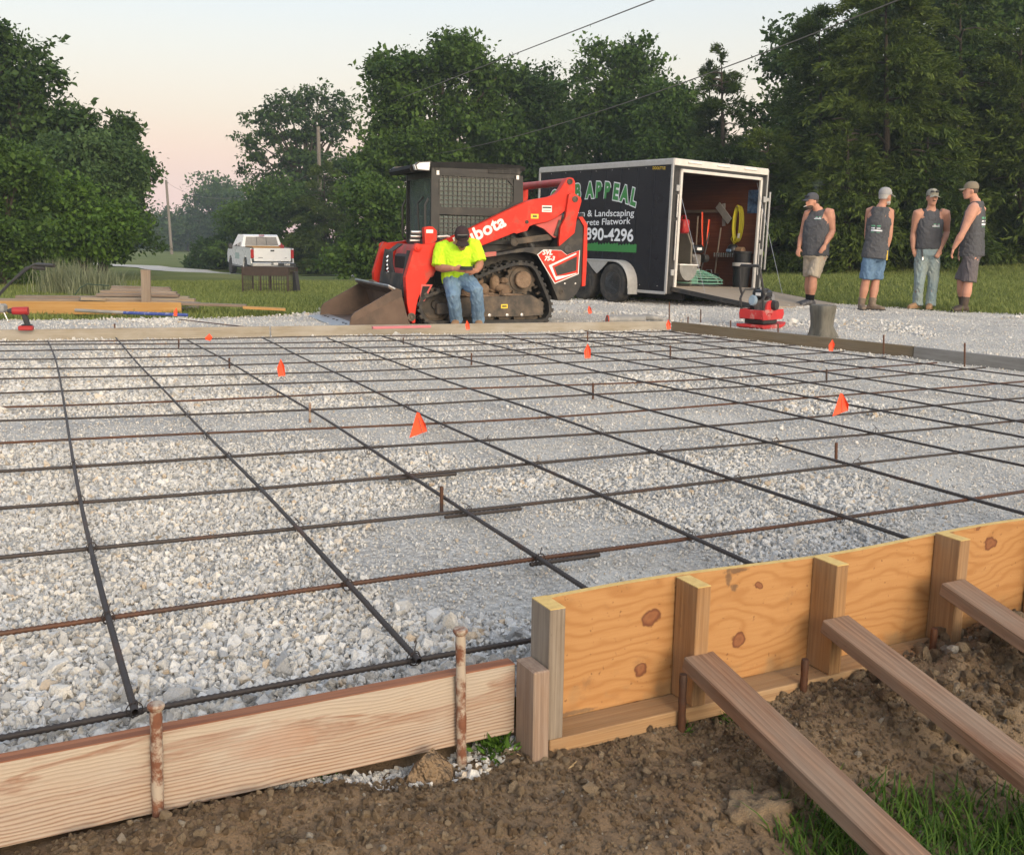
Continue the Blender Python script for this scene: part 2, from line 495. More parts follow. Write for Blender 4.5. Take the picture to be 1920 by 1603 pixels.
def rebarmat(name, rust):
    m, t, b = newmat(name)
    v = coords(t, (0.5, 1, 1))
    f = noise_n(t, v, 6, 6, 0.65)
    f2 = noise_n(t, coords(t, (1, 1, 1)), 70, 4, 0.7)
    c = mixc(t, f2, (0.022, 0.018, 0.017), (0.070, 0.056, 0.050))
    rs = rampn(t, f, [(0.62 - rust * 0.45, (0, 0, 0)), (0.80 - rust * 0.35, (0.85,) * 3)])
    rc = mixc(t, f2, (0.055, 0.022, 0.012), (0.16, 0.062, 0.026))
    c = mixc(t, rs, c, rc)
    t.links.new(c, b.inputs['Base Color']); b.inputs['Roughness'].default_value = 0.62
    b.inputs['Metallic'].default_value = 0.3
    bump_n(t, b, f2, 0.3, 0.002)
    return m
REBAR = rebarmat('rebar_dark', 0.12); REBAR_RUST = rebarmat('rebar_rusty', 0.62); PINMAT = rebarmat('rusty_pin', 0.85)
def pinmat():
    m, t, b = newmat('painted_pin')
    v = coords(t, (1, 1, 1)); f = noise_n(t, v, 22, 6, 0.7); f2 = noise_n(t, v, 60, 4)
    rust = mixc(t, f2, (0.10, 0.035, 0.018), (0.21, 0.085, 0.045))
    c = mixc(t, rampn(t, f, [(0.44, (0, 0, 0)), (0.55, (1, 1, 1))]), rust, (0.36, 0.30, 0.24))
    t.links.new(c, b.inputs['Base Color']); b.inputs['Roughness'].default_value = 0.8
    bump_n(t, b, f2, 0.4, 0.002); return m
STAKEPIN = pinmat()

W_FIR = woodmat('fir_board', (0.52, 0.34, 0.22), (0.34, 0.185, 0.11), 30, 0.035, weather=(0.50, 0.42, 0.33), wamt=0.45, bump=0.5)
W_STUD = woodmat('stud_wood', (0.50, 0.29, 0.13), (0.36, 0.185, 0.075), 32, 0.05, weather=(0.34, 0.27, 0.20), wamt=0.3, bump=0.25, axis='Y')
W_STUDG = woodmat('stud_wood_grey', (0.36, 0.29, 0.22), (0.22, 0.165, 0.12), 34, 0.05, weather=(0.40, 0.36, 0.31), wamt=0.5, bump=0.35, axis='Y')
W_BLOCK = woodmat('block_wood', (0.46, 0.33, 0.24), (0.28, 0.17, 0.11), 34, 0.05, weather=(0.36, 0.31, 0.28), wamt=0.45, bump=0.35, axis='Y')
W_KICK = woodmat('kicker_wood', (0.42, 0.245, 0.15), (0.19, 0.09, 0.048), 26, 0.05, weather=(0.30, 0.255, 0.205), wamt=0.44, bump=0.5, axis='Y')
W_PLATE = woodmat('plate_wood', (0.55, 0.36, 0.19), (0.42, 0.245, 0.12), 24, 0.045, weather=(0.33, 0.27, 0.20), wamt=0.3, bump=0.25)
W_FAR = woodmat('far_form_wood', (0.42, 0.37, 0.28), (0.32, 0.27, 0.20), 22, 0.05, weather=(0.50, 0.47, 0.42), wamt=0.6, bump=0.2)
W_BROWN = woodmat('brown_form_wood', (0.30, 0.235, 0.15), (0.20, 0.15, 0.09), 22, 0.05, weather=(0.24, 0.21, 0.16), wamt=0.4, bump=0.2)
W_GREY = woodmat('grey_form_wood', (0.33, 0.325, 0.31), (0.25, 0.24, 0.225), 22, 0.05, weather=(0.40, 0.40, 0.39), wamt=0.5, bump=0.2)
W_PILE = [woodmat('pile_wood_a', (0.40, 0.30, 0.22), (0.27, 0.19, 0.13), 24, 0.05, weather=(0.36, 0.32, 0.28), wamt=0.5),
          woodmat('pile_wood_b', (0.33, 0.25, 0.19), (0.22, 0.155, 0.115), 24, 0.05, weather=(0.30, 0.27, 0.24), wamt=0.5),
          woodmat('pile_wood_c', (0.46, 0.37, 0.27), (0.33, 0.25, 0.17), 24, 0.05, weather=(0.40, 0.36, 0.30), wamt=0.4)]
W_ORANGE = woodmat('fresh_plywood', (0.62, 0.37, 0.14), (0.52, 0.28, 0.09), 9, 0.09, weather=(0.55, 0.36, 0.17), wamt=0.3, bump=0.15, streak=0.25)
W_RAMP = woodmat('ramp_wood', (0.52, 0.43, 0.33), (0.40, 0.32, 0.24), 16, 0.06, weather=(0.45, 0.39, 0.32), wamt=0.5, bump=0.2, axis='Y')
W_POLE = woodmat('pole_wood', (0.30, 0.27, 0.24), (0.20, 0.175, 0.15), 20, 0.05, bump=0.3)

# ------------------------------------------------------------------ terrain
CP = np.array([(0, 5, 0), (-3, 6, 0), (3, 7, 0), (-5, 10, 0), (4, 9, 0), (0, 10, 0), (0, 13, 0), (2, 12, 0), (-2, 12.5, 0), (-6.5, 12, -.02), (1.4, 17.5, -.03), (5, 16.5, .05),
               (7, 15.5, .06), (10, 14, .08), (3, 20.5, .0), (-5, 14, -.06), (-6.5, 13.6, -.08), (-5.8, 24, -.30), (-9.2, 21, -.24), (-5.4, 40, -.67), (-12, 50, -1.05), (-14, 38, -.45),
               (-36, 112, -1.42), (-40, 150, -1.9), (3, 24, .12), (8, 22, .28), (12, 28, .55), (20, 29, .62), (10, 34, .6), (0, 26, -.1), (-3, 32, -.35), (0, 42, -.4), (-25, 40, -.6),
               (-20, 25, -.3), (-12, 16, -.15), (25, 15, .3), (12, 8, .1), (8, 4, 0), (-8, 5, -.05), (-60, 60, -1.2), (60, 80, .5), (0, 90, -1.2), (0, 200, -2), (-120, 250, -2), (120, 250, -1), (0, 500, -2), (300, 500, -2), (-300, 500, -2), (0, -20, -.3), (30, -20, -.2), (-30, -20, -.4)], float)
def base_z(x, y):
    x = np.asarray(x, float); y = np.asarray(y, float)
    num = np.zeros(x.shape); den = np.zeros(x.shape)
    for a, b_, c in CP:
        s = 0.8 + 0.06 * math.hypot(a, b_)
        wgt = 1.0 / (((x - a) ** 2 + (y - b_) ** 2) / s ** 2 + 0.3) ** 1.7
        num += wgt * c; den += wgt
    return num / den
def inpoly(x, y, poly):
    x = np.asarray(x, float); y = np.asarray(y, float)
    r = np.zeros(x.shape, bool); n = len(poly)
    for i in range(n):
        x1, y1 = poly[i]; x2, y2 = poly[(i + 1) % n]
        c = ((y1 > y) != (y2 > y)) & (x < (x2 - x1) * (y - y1) / (y2 - y1 + 1e-12) + x1)
        r ^= c
    return r

# the front form line: e along it, n outward (towards the camera)
FQ = np.array([.052, 2.27, 0.0]); _th = math.radians(27)
FE = np.array([math.cos(_th), math.sin(_th), 0]); FN = np.array([math.sin(_th), -math.cos(_th), 0])
def fp(e, n, z=0.0):
    p = FQ + FE * e + FN * n
    return np.array([p[0], p[1], z])
def front_n(x, y): return (np.asarray(x) - FQ[0]) * FN[0] + (np.asarray(y) - FQ[1]) * FN[1]
def front_e(x, y): return (np.asarray(x) - FQ[0]) * FE[0] + (np.asarray(y) - FQ[1]) * FE[1]

PAD = [tuple(fp(-6, 0.02)[:2]), tuple(fp(7, 0.02)[:2])] + [tuple(gz(px, py)[:2]) for px, py in
      [(2500, 640), (2050, 604), (1920, 598), (1800, 592), (1700, 584), (1560, 574), (1420, 571), (1250, 564), (1150, 556), (1040, 556)]] + \
      [(-1.5, 17.2), (-3.0, 15.2), tuple(gz(600, 579)[:2]), tuple(gz(540, 588)[:2]), tuple(gz(345, 590)[:2]), tuple(gz(150, 592)[:2]), tuple(gz(-100, 596)[:2]), (-12, 12.2), (-9, 6)]
def pad_z(x, y):
    b = base_z(x, y)
    k = np.clip((np.hypot(x, y) - 11.5) / 3, 0, 1)
    z = b * k + 0.012 * (fbm(x * 1.1, y * 1.1, 3, 3) - 0.5) * 2
    m = gz(1110, 577)
    z = z + 0.10 * np.exp(-((x - m[0]) ** 2 / 0.5 + (y - m[1]) ** 2 / 0.9))
    return z

def axis_pts(segs):
    r = []
    for a, b_, s in segs: r += list(np.arange(a, b_, s))
    return np.array(r + [segs[-1][1]])
gx = axis_pts([(-300, -120, 20), (-120, -40, 8), (-40, -16, 1.5), (-16, 16, 0.5), (16, 40, 1.5), (40, 120, 8), (120, 300, 20)])
gyv = axis_pts([(-40, -4, 4), (-4, 36, 0.5), (36, 70, 2), (70, 160, 8), (160, 320, 20)])
X, Y = np.meshgrid(gx, gyv)
Z = base_z(X, Y) + 0.03 * (fbm(X * .5, Y * .5, 3, 9) - .5)
inner = inpoly(X, Y, PAD); nn = front_n(X, Y)
Z = np.where(inner, Z - 0.08, Z)
near_front = (nn > -0.3) & (np.hypot(X, Y) < 9)
Z = np.where(near_front, np.minimum(Z, -0.42), Z)
def grid_faces(ny, nx):
    i = np.arange(ny - 1)[:, None] * nx + np.arange(nx - 1)[None, :]
    return np.stack([i, i + 1, i + nx + 1, i + nx], -1).reshape(-1, 4)
def grassmat():
    m, t, b = newmat('lawn')
    v = coords(t, (1, 1, 1), 'Object', False)
    f = noise_n(t, v, 0.35, 6, 0.6); g = noise_n(t, v, 14, 6, 0.7)
    c = rampn(t, f, [(0.3, (0.105, 0.135, 0.035)), (0.55, (0.15, 0.175, 0.052)), (0.75, (0.22, 0.205, 0.088))])
    c = mixc(t, rampn(t, g, [(0.35, (0, 0, 0)), (0.75, (0.6,) * 3)]), c, (0.05, 0.068, 0.018))
    t.links.new(c, b.inputs['Base Color']); b.inputs['Roughness'].default_value = 0.9; b.inputs['Specular IOR Level'].default_value = 0.1
    bump_n(t, b, g, 0.8, 0.06); return m
LAWN = grassmat()
o = link('ground', np_mesh('ground', np.stack([X, Y, Z], -1).reshape(-1, 3), grid_faces(len(gyv), len(gx)), 4, True), LAWN)
tag(o, 'mown green lawn sloping down to the far trees', kind='structure')

def gravelmat(name, cover=0.4):
    m, t, b = newmat(name)
    v = coords(t, (1, 1, 1), 'Object', False)
    vo = N(t, 'ShaderNodeTexVoronoi'); vo.inputs['Scale'].default_value = 62; t.links.new(v, vo.inputs['Vector'])
    vo2 = N(t, 'ShaderNodeTexVoronoi'); vo2.inputs['Scale'].default_value = 150; t.links.new(v, vo2.inputs['Vector'])
    sp = N(t, 'ShaderNodeSeparateColor'); t.links.new(vo.outputs['Color'], sp.inputs[0])
    c = rampn(t, sp.outputs[0], [(0.0, (0.34, 0.335, 0.325)), (0.5, (0.52, 0.51, 0.495)), (0.85, (0.66, 0.65, 0.625)), (1.0, (0.55, 0.48, 0.39))])
    d = rampn(t, vo.outputs['Distance'], [(0.25, (1, 1, 1)), (0.75, (0.55,) * 3)])
    c = mixc(t, 1.0, c, d, 'MULTIPLY')
    fine = mixc(t, noise_n(t, v, 90, 6, 0.7), (0.42, 0.40, 0.365), (0.66, 0.64, 0.59))
    patch = rampn(t, noise_n(t, v, 0.9, 5, 0.6), [(0.45, (0.25,) * 3), (0.62, (0.95,) * 3)])
    c = mixc(t, patch, c, fine)
    st = rampn(t, noise_n(t, v, 1.7, 6, 0.65), [(0.55, (0, 0, 0)), (0.75, (0.5,) * 3)])
    c = mixc(t, st, c, (0.36, 0.305, 0.235))
    t.links.new(c, b.inputs['Base Color']); b.inputs['Roughness'].default_value = 0.9; b.inputs['Specular IOR Level'].default_value = 0.2
    h = N(t, 'ShaderNodeMath', operation='ADD'); t.links.new(vo.outputs['Distance'], h.inputs[0]); t.links.new(vo2.outputs['Distance'], h.inputs[1])
    bn = t.nodes.new('ShaderNodeBump'); bn.invert = True; bn.inputs['Strength'].default_value = 0.7; bn.inputs['Distance'].default_value = 0.01
    t.links.new(h.outputs[0], bn.inputs['Height']); t.links.new(bn.outputs[0], b.inputs['Normal'])
    return m
GRAVEL = gravelmat('gravel_base')
px_ = axis_pts([(-12, -3.5, .2), (-3.5, 5, .1), (5, 14, .25)]); py_ = axis_pts([(-2.2, 1, .2), (1, 10, .1), (10, 18.5, .2)])
X, Y = np.meshgrid(px_, py_)
jit = 0.25 * (fbm(X * 1.3, Y * 1.3, 3, 21) - .5); 
keep = inpoly(X + jit, Y + jit, PAD)
Fq = grid_faces(len(py_), len(px_)); kf = keep.ravel()[Fq].all(1)
Vv = np.stack([X, Y, pad_z(X, Y) + 0.0], -1).reshape(-1, 3)
used = np.zeros(len(Vv), int); used[np.unique(Fq[kf])] = 1; idx = np.cumsum(used) - 1
o = link('gravel_pad', np_mesh('gravel_pad', Vv[used == 1], idx[Fq[kf]], 4, True), GRAVEL)
tag(o, 'pale crushed limestone pad under the rebar grid', kind='structure')

# gravel drive past the truck
dr = [gz(0, 0)] and [np.array(p) for p in [(-60, 95), (-36, 78), (-22, 60), (-15.5, 52.5), (-11.5, 49.5), (-8, 45), (-4, 41.5), (0, 37.5), (2.5, 30), (2.2, 22)]]
def ribbon(pts, wid, dz):
    V = []; F = []
    P = []
    for i in range(len(pts) - 1):
        for k in range(6): P.append(pts[i] + (pts[i + 1] - pts[i]) * k / 6)
    P.append(pts[-1])
    for i, p in enumerate(P):
        d = P[min(i + 1, len(P) - 1)] - P[max(i - 1, 0)]; d = d / np.linalg.norm(d); nv = np.array([-d[1], d[0]])
        for k in range(7):
            q = p + nv * (k / 6 - .5) * wid * (1 + .25 * math.sin(i * 1.7 + k))
            V.append((q[0], q[1], float(base_z(q[0], q[1])) + dz))
    for i in range(len(P) - 1):
        for k in range(6): F.append((i * 7 + k, i * 7 + k + 1, i * 7 + 7 + k + 1, i * 7 + 7 + k))
    return np_mesh('gravel_drive', np.array(V), np.array(F), 4, True)
o = link('gravel_drive', ribbon(dr, 2.5, 0.035), GRAVEL); tag(o, 'narrow gravel drive curving away past the white pickup', kind='structure')

# ------------------------------------------------------------------ dirt bank in front of the forms
def sm(a, b, x):
    t = np.clip((x - a) / (b - a), 0, 1); return t * t * (3 - 2 * t)
def dirt_z(e, n):
    z = -0.078 - 0.13 * sm(0.05, 0.9, n) - 0.05 * sm(0.9, 2.2, n)
    z = z - 0.035 * np.exp(-((e + 0.27) / 0.22) ** 2) * np.exp(-((n - 0.05) / 0.10) ** 2)
    z = z - 0.03 * np.exp(-((e - 0.35) / 0.4) ** 2) * np.exp(-((n - 0.16) / 0.1) ** 2)
    z = z + 0.085 * sm(1.0, 1.45, e) * np.exp(-((n - 0.30) / 0.22) ** 2) + 0.03 * sm(0.75, 1.0, e) * np.exp(-((n - 0.28) / 0.15) ** 2)
    z = z + 0.03 * np.exp(-((e + 0.75) / 0.35) ** 2) * np.exp(-((n - 0.1) / 0.08) ** 2)
    near = sm(0.0, 0.07, n)
    z = z + near * (0.05 * (fbm(e * 4, n * 4, 3, 31) - .5) + (0.03 + .05 * sm(.8, 1.2, e) * (1 - sm(.5, .8, n))) * (fbm(e * 13, n * 13, 3, 41) - .45) + 0.022 * np.maximum(0, fbm(e * 34, n * 34, 3, 51) - .45) + 0.007 * fbm(e * 90, n * 90, 2, 61))
    return z
ee = axis_pts([(-2.4, -1.5, .06), (-1.5, 2.0, .0125), (2.0, 3.4, .06)]); ne = axis_pts([(-0.04, 1.1, .0125), (1.1, 2.8, .06)])
Eg, Ng = np.meshgrid(ee, ne)
Zd = dirt_z(Eg, Ng)
Vd = FQ[None, None, :] + Eg[..., None] * FE + Ng[..., None] * FN; Vd[..., 2] = Zd
def dirtmat():
    m, t, b = newmat('soil')
    v = coords(t, (1, 1, 1), 'Object', False)
    f = noise_n(t, v, 3.2, 6, 0.6); g = noise_n(t, v, 55, 6, 0.7); h = noise_n(t, v, 160, 4, 0.7)
    c = rampn(t, f, [(0.32, (0.15, 0.10, 0.062)), (0.5, (0.215, 0.152, 0.096)), (0.68, (0.30, 0.225, 0.145))])
    c = mixc(t, rampn(t, g, [(0.34, (0.25,) * 3), (0.52, (0, 0, 0))]), c, (0.13, 0.088, 0.056))
    c = mixc(t, rampn(t, h, [(0.62, (0, 0, 0)), (0.72, (0.6,) * 3)]), c, (0.33, 0.26, 0.18))
    t.links.new(c, b.inputs['Base Color']); b.inputs['Roughness'].default_value = 0.95; b.inputs['Specular IOR Level'].default_value = 0.15
    s = N(t, 'ShaderNodeMath', operation='ADD'); t.links.new(g, s.inputs[0]); t.links.new(h, s.inputs[1]); bump_n(t, b, s.outputs[0], 0.9, 0.010); return m
SOIL = dirtmat()
o = link('dirt_bank', np_mesh('dirt_bank', Vd.reshape(-1, 3), grid_faces(len(ne), len(ee)), 4, True), SOIL)
tag(o, 'crumbly brown dirt bank in front of the wooden forms', kind='structure')

# ------------------------------------------------------------------ scattered pieces (stones, clods, tufts) as instances
def hull_stone(seed, flat=0.7, n=11):
    r = random.Random(seed)
    bm = bmesh.new()
    for i in range(n):
        p = Vector((r.gauss(0, 1), r.gauss(0, 1), r.gauss(0, 1))).normalized() * r.uniform(.8, 1.1)
        bm.verts.new((p.x * r.uniform(.85, 1.15), p.y * .8, p.z * flat))
    bmesh.ops.convex_hull(bm, input=bm.verts)
    bmesh.ops.delete(bm, geom=[x for x in bm.verts if not x.link_faces], context='VERTS')
    me = bpy.data.meshes.new('stone'); bm.to_mesh(me); bm.free(); return me
def make_collection(name, meshes, mat):
    c = bpy.data.collections.new(name)
    for i, me in enumerate(meshes):
        if mat: me.materials.append(mat)
        c.objects.link(bpy.data.objects.new('%s_%02d' % (name, i), me))
    return c
def scatter(name, pos, rot, scl, col, nvar, rng=RNG):
    me = bpy.data.meshes.new(name)
    pos = np.ascontiguousarray(pos, np.float32)
    me.vertices.add(len(pos)); me.vertices.foreach_set('co', pos.ravel())
    for nm, arr in (('rot', rot), ('scl', scl)):
        a = me.attributes.new(nm, 'FLOAT_VECTOR', 'POINT'); a.data.foreach_set('vector', np.ascontiguousarray(arr, np.float32).ravel())
    a = me.attributes.new('vi', 'INT', 'POINT'); a.data.foreach_set('value', rng.integers(0, nvar, len(pos)).astype(np.int32))
    o = link(name, me)
    g = bpy.data.node_groups.new(name, 'GeometryNodeTree')
    g.interface.new_socket('Geometry', in_out='INPUT', socket_type='NodeSocketGeometry')
    g.interface.new_socket('Geometry', in_out='OUTPUT', socket_type='NodeSocketGeometry')
    gi = g.nodes.new('NodeGroupInput'); go = g.nodes.new('NodeGroupOutput')
    ip = g.nodes.new('GeometryNodeInstanceOnPoints'); ci = g.nodes.new('GeometryNodeCollectionInfo')
    ci.inputs['Collection'].default_value = col; ci.inputs['Separate Children'].default_value = True; ci.inputs['Reset Children'].default_value = True
    ip.inputs['Pick Instance'].default_value = True
    def na(nm, dt):
        n = g.nodes.new('GeometryNodeInputNamedAttribute'); n.data_type = dt; n.inputs['Name'].default_value = nm; return n.outputs['Attribute']
    g.links.new(gi.outputs[0], ip.inputs['Points']); g.links.new(ci.outputs[0], ip.inputs['Instance'])
    g.links.new(na('vi', 'INT'), ip.inputs['Instance Index']); g.links.new(na('rot', 'FLOAT_VECTOR'), ip.inputs['Rotation']); g.links.new(na('scl', 'FLOAT_VECTOR'), ip.inputs['Scale'])
    g.links.new(ip.outputs[0], go.inputs[0])
    o.modifiers.new('scatter', 'NODES').node_group = g
    return o
def stonemat(name, ramp_):
    m, t, b = newmat(name)
    oi = t.nodes.new('ShaderNodeObjectInfo')
    c = rampn(t, oi.outputs['Random'], ramp_)
    v = coords(t, (1, 1, 1))
    c = mixc(t, rampn(t, noise_n(t, v, 2.5, 5, 0.65), [(0.4, (0, 0, 0)), (0.75, (0.45,) * 3)]), c, (0.30, 0.275, 0.24))
    t.links.new(c, b.inputs['Base Color']); b.inputs['Roughness'].default_value = 0.85; b.inputs['Specular IOR Level'].default_value = 0.25
    bump_n(t, b, noise_n(t, v, 5, 5), 0.35, 0.12); return m
STONE = stonemat('limestone', [(0.0, (0.32, 0.325, 0.33)), (0.15, (0.45, 0.455, 0.455)), (0.45, (0.59, 0.585, 0.57)), (0.78, (0.70, 0.695, 0.675)), (0.94, (0.64, 0.605, 0.54)), (0.98, (0.53, 0.43, 0.32)), (1.0, (0.57, 0.46, 0.34))])
stones = make_collection('stone', [hull_stone(100 + i, random.uniform(.5, .85), random.choice((9, 11, 13))) for i in range(16)], STONE)
def gravel_points():
    P = []; S = []
    # close field: real stone sizes
    for (r0, r1, dens, size) in ((1.9, 3.0, 8200, .0076), (3.0, 4.2, 7000, .0082), (4.2, 6.0, 4300, .0094), (6.0, 8.5, 2500, .0112), (8.5, 12, 1400, .0132), (12, 19, 750, .0158)):
        az0, az1 = -0.60, 0.62
        area = (az1 - az0) * (r1 ** 2 - r0 ** 2) / 2
        n = int(area * dens)
        r = np.sqrt(RNG.uniform(r0 ** 2, r1 ** 2, n)); a = RNG.uniform(az0, az1, n)
        x = r * np.sin(a); y = r * np.cos(a)
        s = size * np.exp(RNG.normal(0, 0.38, n))
        ok = inpoly(x, y, PAD) & (front_n(x, y) < -.03)
        # packed fines show between: fewer, smaller stones there
        pk = fbm(x * 0.9 + 4, y * 0.9 + 2, 4, 77)
        e = front_e(x, y); n_ = -front_n(x, y)
        coarse = np.exp(-(n_ / 0.75) ** 2) * np.clip(0.9 - e * 0.9, 0.15, 1.2)
        pk = pk + 0.06 * np.clip(e - 0.3, 0, 2) - 0.25 * coarse
        fines = np.clip((pk - 0.455) / 0.10, 0, 1)
        s = s * (1 - 0.56 * fines) * (1 + 1.15 * np.clip(coarse, 0, 1) * RNG.uniform(0, 1, n) ** 1.5)
        ok &= RNG.uniform(0, 1, n) > fines * 0.35
        P.append(np.stack([x, y, pad_z(x, y) + 0.004 + s * RNG.uniform(-.15, .35, n)], -1)[ok]); S.append(s[ok])
    # stones spilled under the near board
    n = 1500
    e = RNG.uniform(-.60, -.04, n); q = RNG.uniform(.0, 1, n) ** 1.5 * .12 * np.exp(-((e + .26) / .22) ** 2) - .005; s = .0085 * np.exp(RNG.normal(0, .3, n))
    p = FQ + e[:, None] * FE + q[:, None] * FN; p[:, 2] = dirt_z(e, q) + RNG.uniform(-.012, .003, n)
    P.append(p); S.append(s)
    P = np.concatenate(P); S = np.concatenate(S)
    return P, S
P_, S_ = gravel_points()
o = scatter('gravel_stones', P_, RNG.uniform(0, 6.28, P_.shape) * np.array([.35, .35, 1]), S_[:, None] * RNG.uniform(.75, 1.3, P_.shape), stones, 16)
tag(o, 'loose pale grey crushed limestone covering the pad', 'gravel', kind='stuff')

def clodmat():
    m, t, b = newmat('clod')
    oi = t.nodes.new('ShaderNodeObjectInfo')
    c = rampn(t, oi.outputs['Random'], [(0.0, (.19, .132, .083)), (.35, (.27, .195, .125)), (.7, (.36, .27, .175)), (.95, (.44, .34, .23)), (1.0, (.55, .51, .45))])
    v = coords(t, (1, 1, 1)); f = noise_n(t, v, 3, 6, .7)
    c = mixc(t, rampn(t, f, [(.45, (0, 0, 0)), (.75, (.3,) * 3)]), c, (.19, .135, .085))
    t.links.new(c, b.inputs['Base Color']); b.inputs['Roughness'].default_value = .95; b.inputs['Specular IOR Level'].default_value = .1
    bump_n(t, b, noise_n(t, v, 6, 5, .7), .8, .25); return m
CLOD = clodmat()
def lump(seed, n=2, amp=.35):
    bm = bmesh.new(); bmesh.ops.create_icosphere(bm, subdivisions=n, radius=1)
    r = random.Random(seed); ax = [(Vector((r.gauss(0, 1), r.gauss(0, 1), r.gauss(0, 1))).normalized(), r.uniform(-.25, .35)) for _ in range(9)]
    for vv in bm.verts:
        k = 1 + sum(a * max(0, vv.co.normalized().dot(d) - .35) for d, a in ax) + r.uniform(-.08, .08)
        vv.co *= k
    me = bpy.data.meshes.new('clod'); bm.to_mesh(me); bm.free()
    for p in me.polygons: p.use_smooth = True
    return me
clods = make_collection('clod', [hull_stone(300 + i, random.uniform(.6, .9), 16) for i in range(8)], CLOD)
n = 34000
e = RNG.uniform(-1.5, 2.2, n); q = np.abs(RNG.normal(0.25, .28, n)) + .03
s = .0022 * np.exp(np.abs(RNG.normal(0, .62, n))); s = np.where(RNG.uniform(0, 1, n) < .045, RNG.uniform(.006, .016, n), np.minimum(s, .010))
big = RNG.uniform(0, 1, n) < .055 * sm(.75, 1.1, e) * (q < .6); s = np.where(big, RNG.uniform(.010, .030, n), s)
p = FQ + e[:, None] * FE + q[:, None] * FN; p[:, 2] = dirt_z(e, q) + s * .25
o = scatter('dirt_clods', p, RNG.uniform(0, 6.28, p.shape), s[:, None] * RNG.uniform(.75, 1.25, p.shape), clods, 8)
tag(o, 'small crumbs of brown soil strewn over the dirt bank', 'soil', kind='stuff')

# ------------------------------------------------------------------ near forms
def board(name, p0, p1, wid, thick, mat, label, cat='board', group=None, up=(0, 0, 1), bev=0.003, warp=0.0):
    """a plank from p0 to p1: local X along it, wid across, thick along 'up'"""
    p0 = np.array(p0, float); p1 = np.array(p1, float)
    x, y, z = basis(p1 - p0, up)
    Ln = np.linalg.norm(p1 - p0)
    o = MB().box((0, 0, 0), (Ln, wid, thick), None, bev).build(name, mat, None, M=mat4(x, y, z, (p0 + p1) / 2))
    return tag(o, label, cat, group)
def fbeam(mb, e0, e1, n0, n1, z0, z1, bev=0.002):
    c = fp((e0 + e1) / 2, (n0 + n1) / 2, (z0 + z1) / 2)
    R = Matrix(((FE[0], -FN[0], 0), (FE[1], -FN[1], 0), (0, 0, 1)))
    return mb.box(c, (abs(e1 - e0), abs(n1 - n0), abs(z1 - z0)), R, bev)
# local frame helper: objects whose local X follows the form line (or stands upright) so wood grain runs right
def fobj(name, e0, e1, n0, n1, z0, z1, mat, parent=None, upright=False, bev=0.002):
    c = fp((e0 + e1) / 2, (n0 + n1) / 2, (z0 + z1) / 2)
    if upright:
        o = MB().box((0, 0, 0), (z1 - z0, abs(e1 - e0), abs(n1 - n0)), None, bev).build(name, mat, None, M=mat4((0, 0, 1), FE, FN, c))
    else:
        o = MB().box((0, 0, 0), (e1 - e0, n1 - n0, z1 - z0), None, bev).build(name, mat, None, M=mat4(FE, -FN, (0, 0, 1), c))
    if parent is not None:
        mw = o.matrix_world.copy(); o.parent = parent; o.matrix_parent_inverse = Matrix(); o.matrix_local = parent.matrix_world.inverted() @ mw
    return o

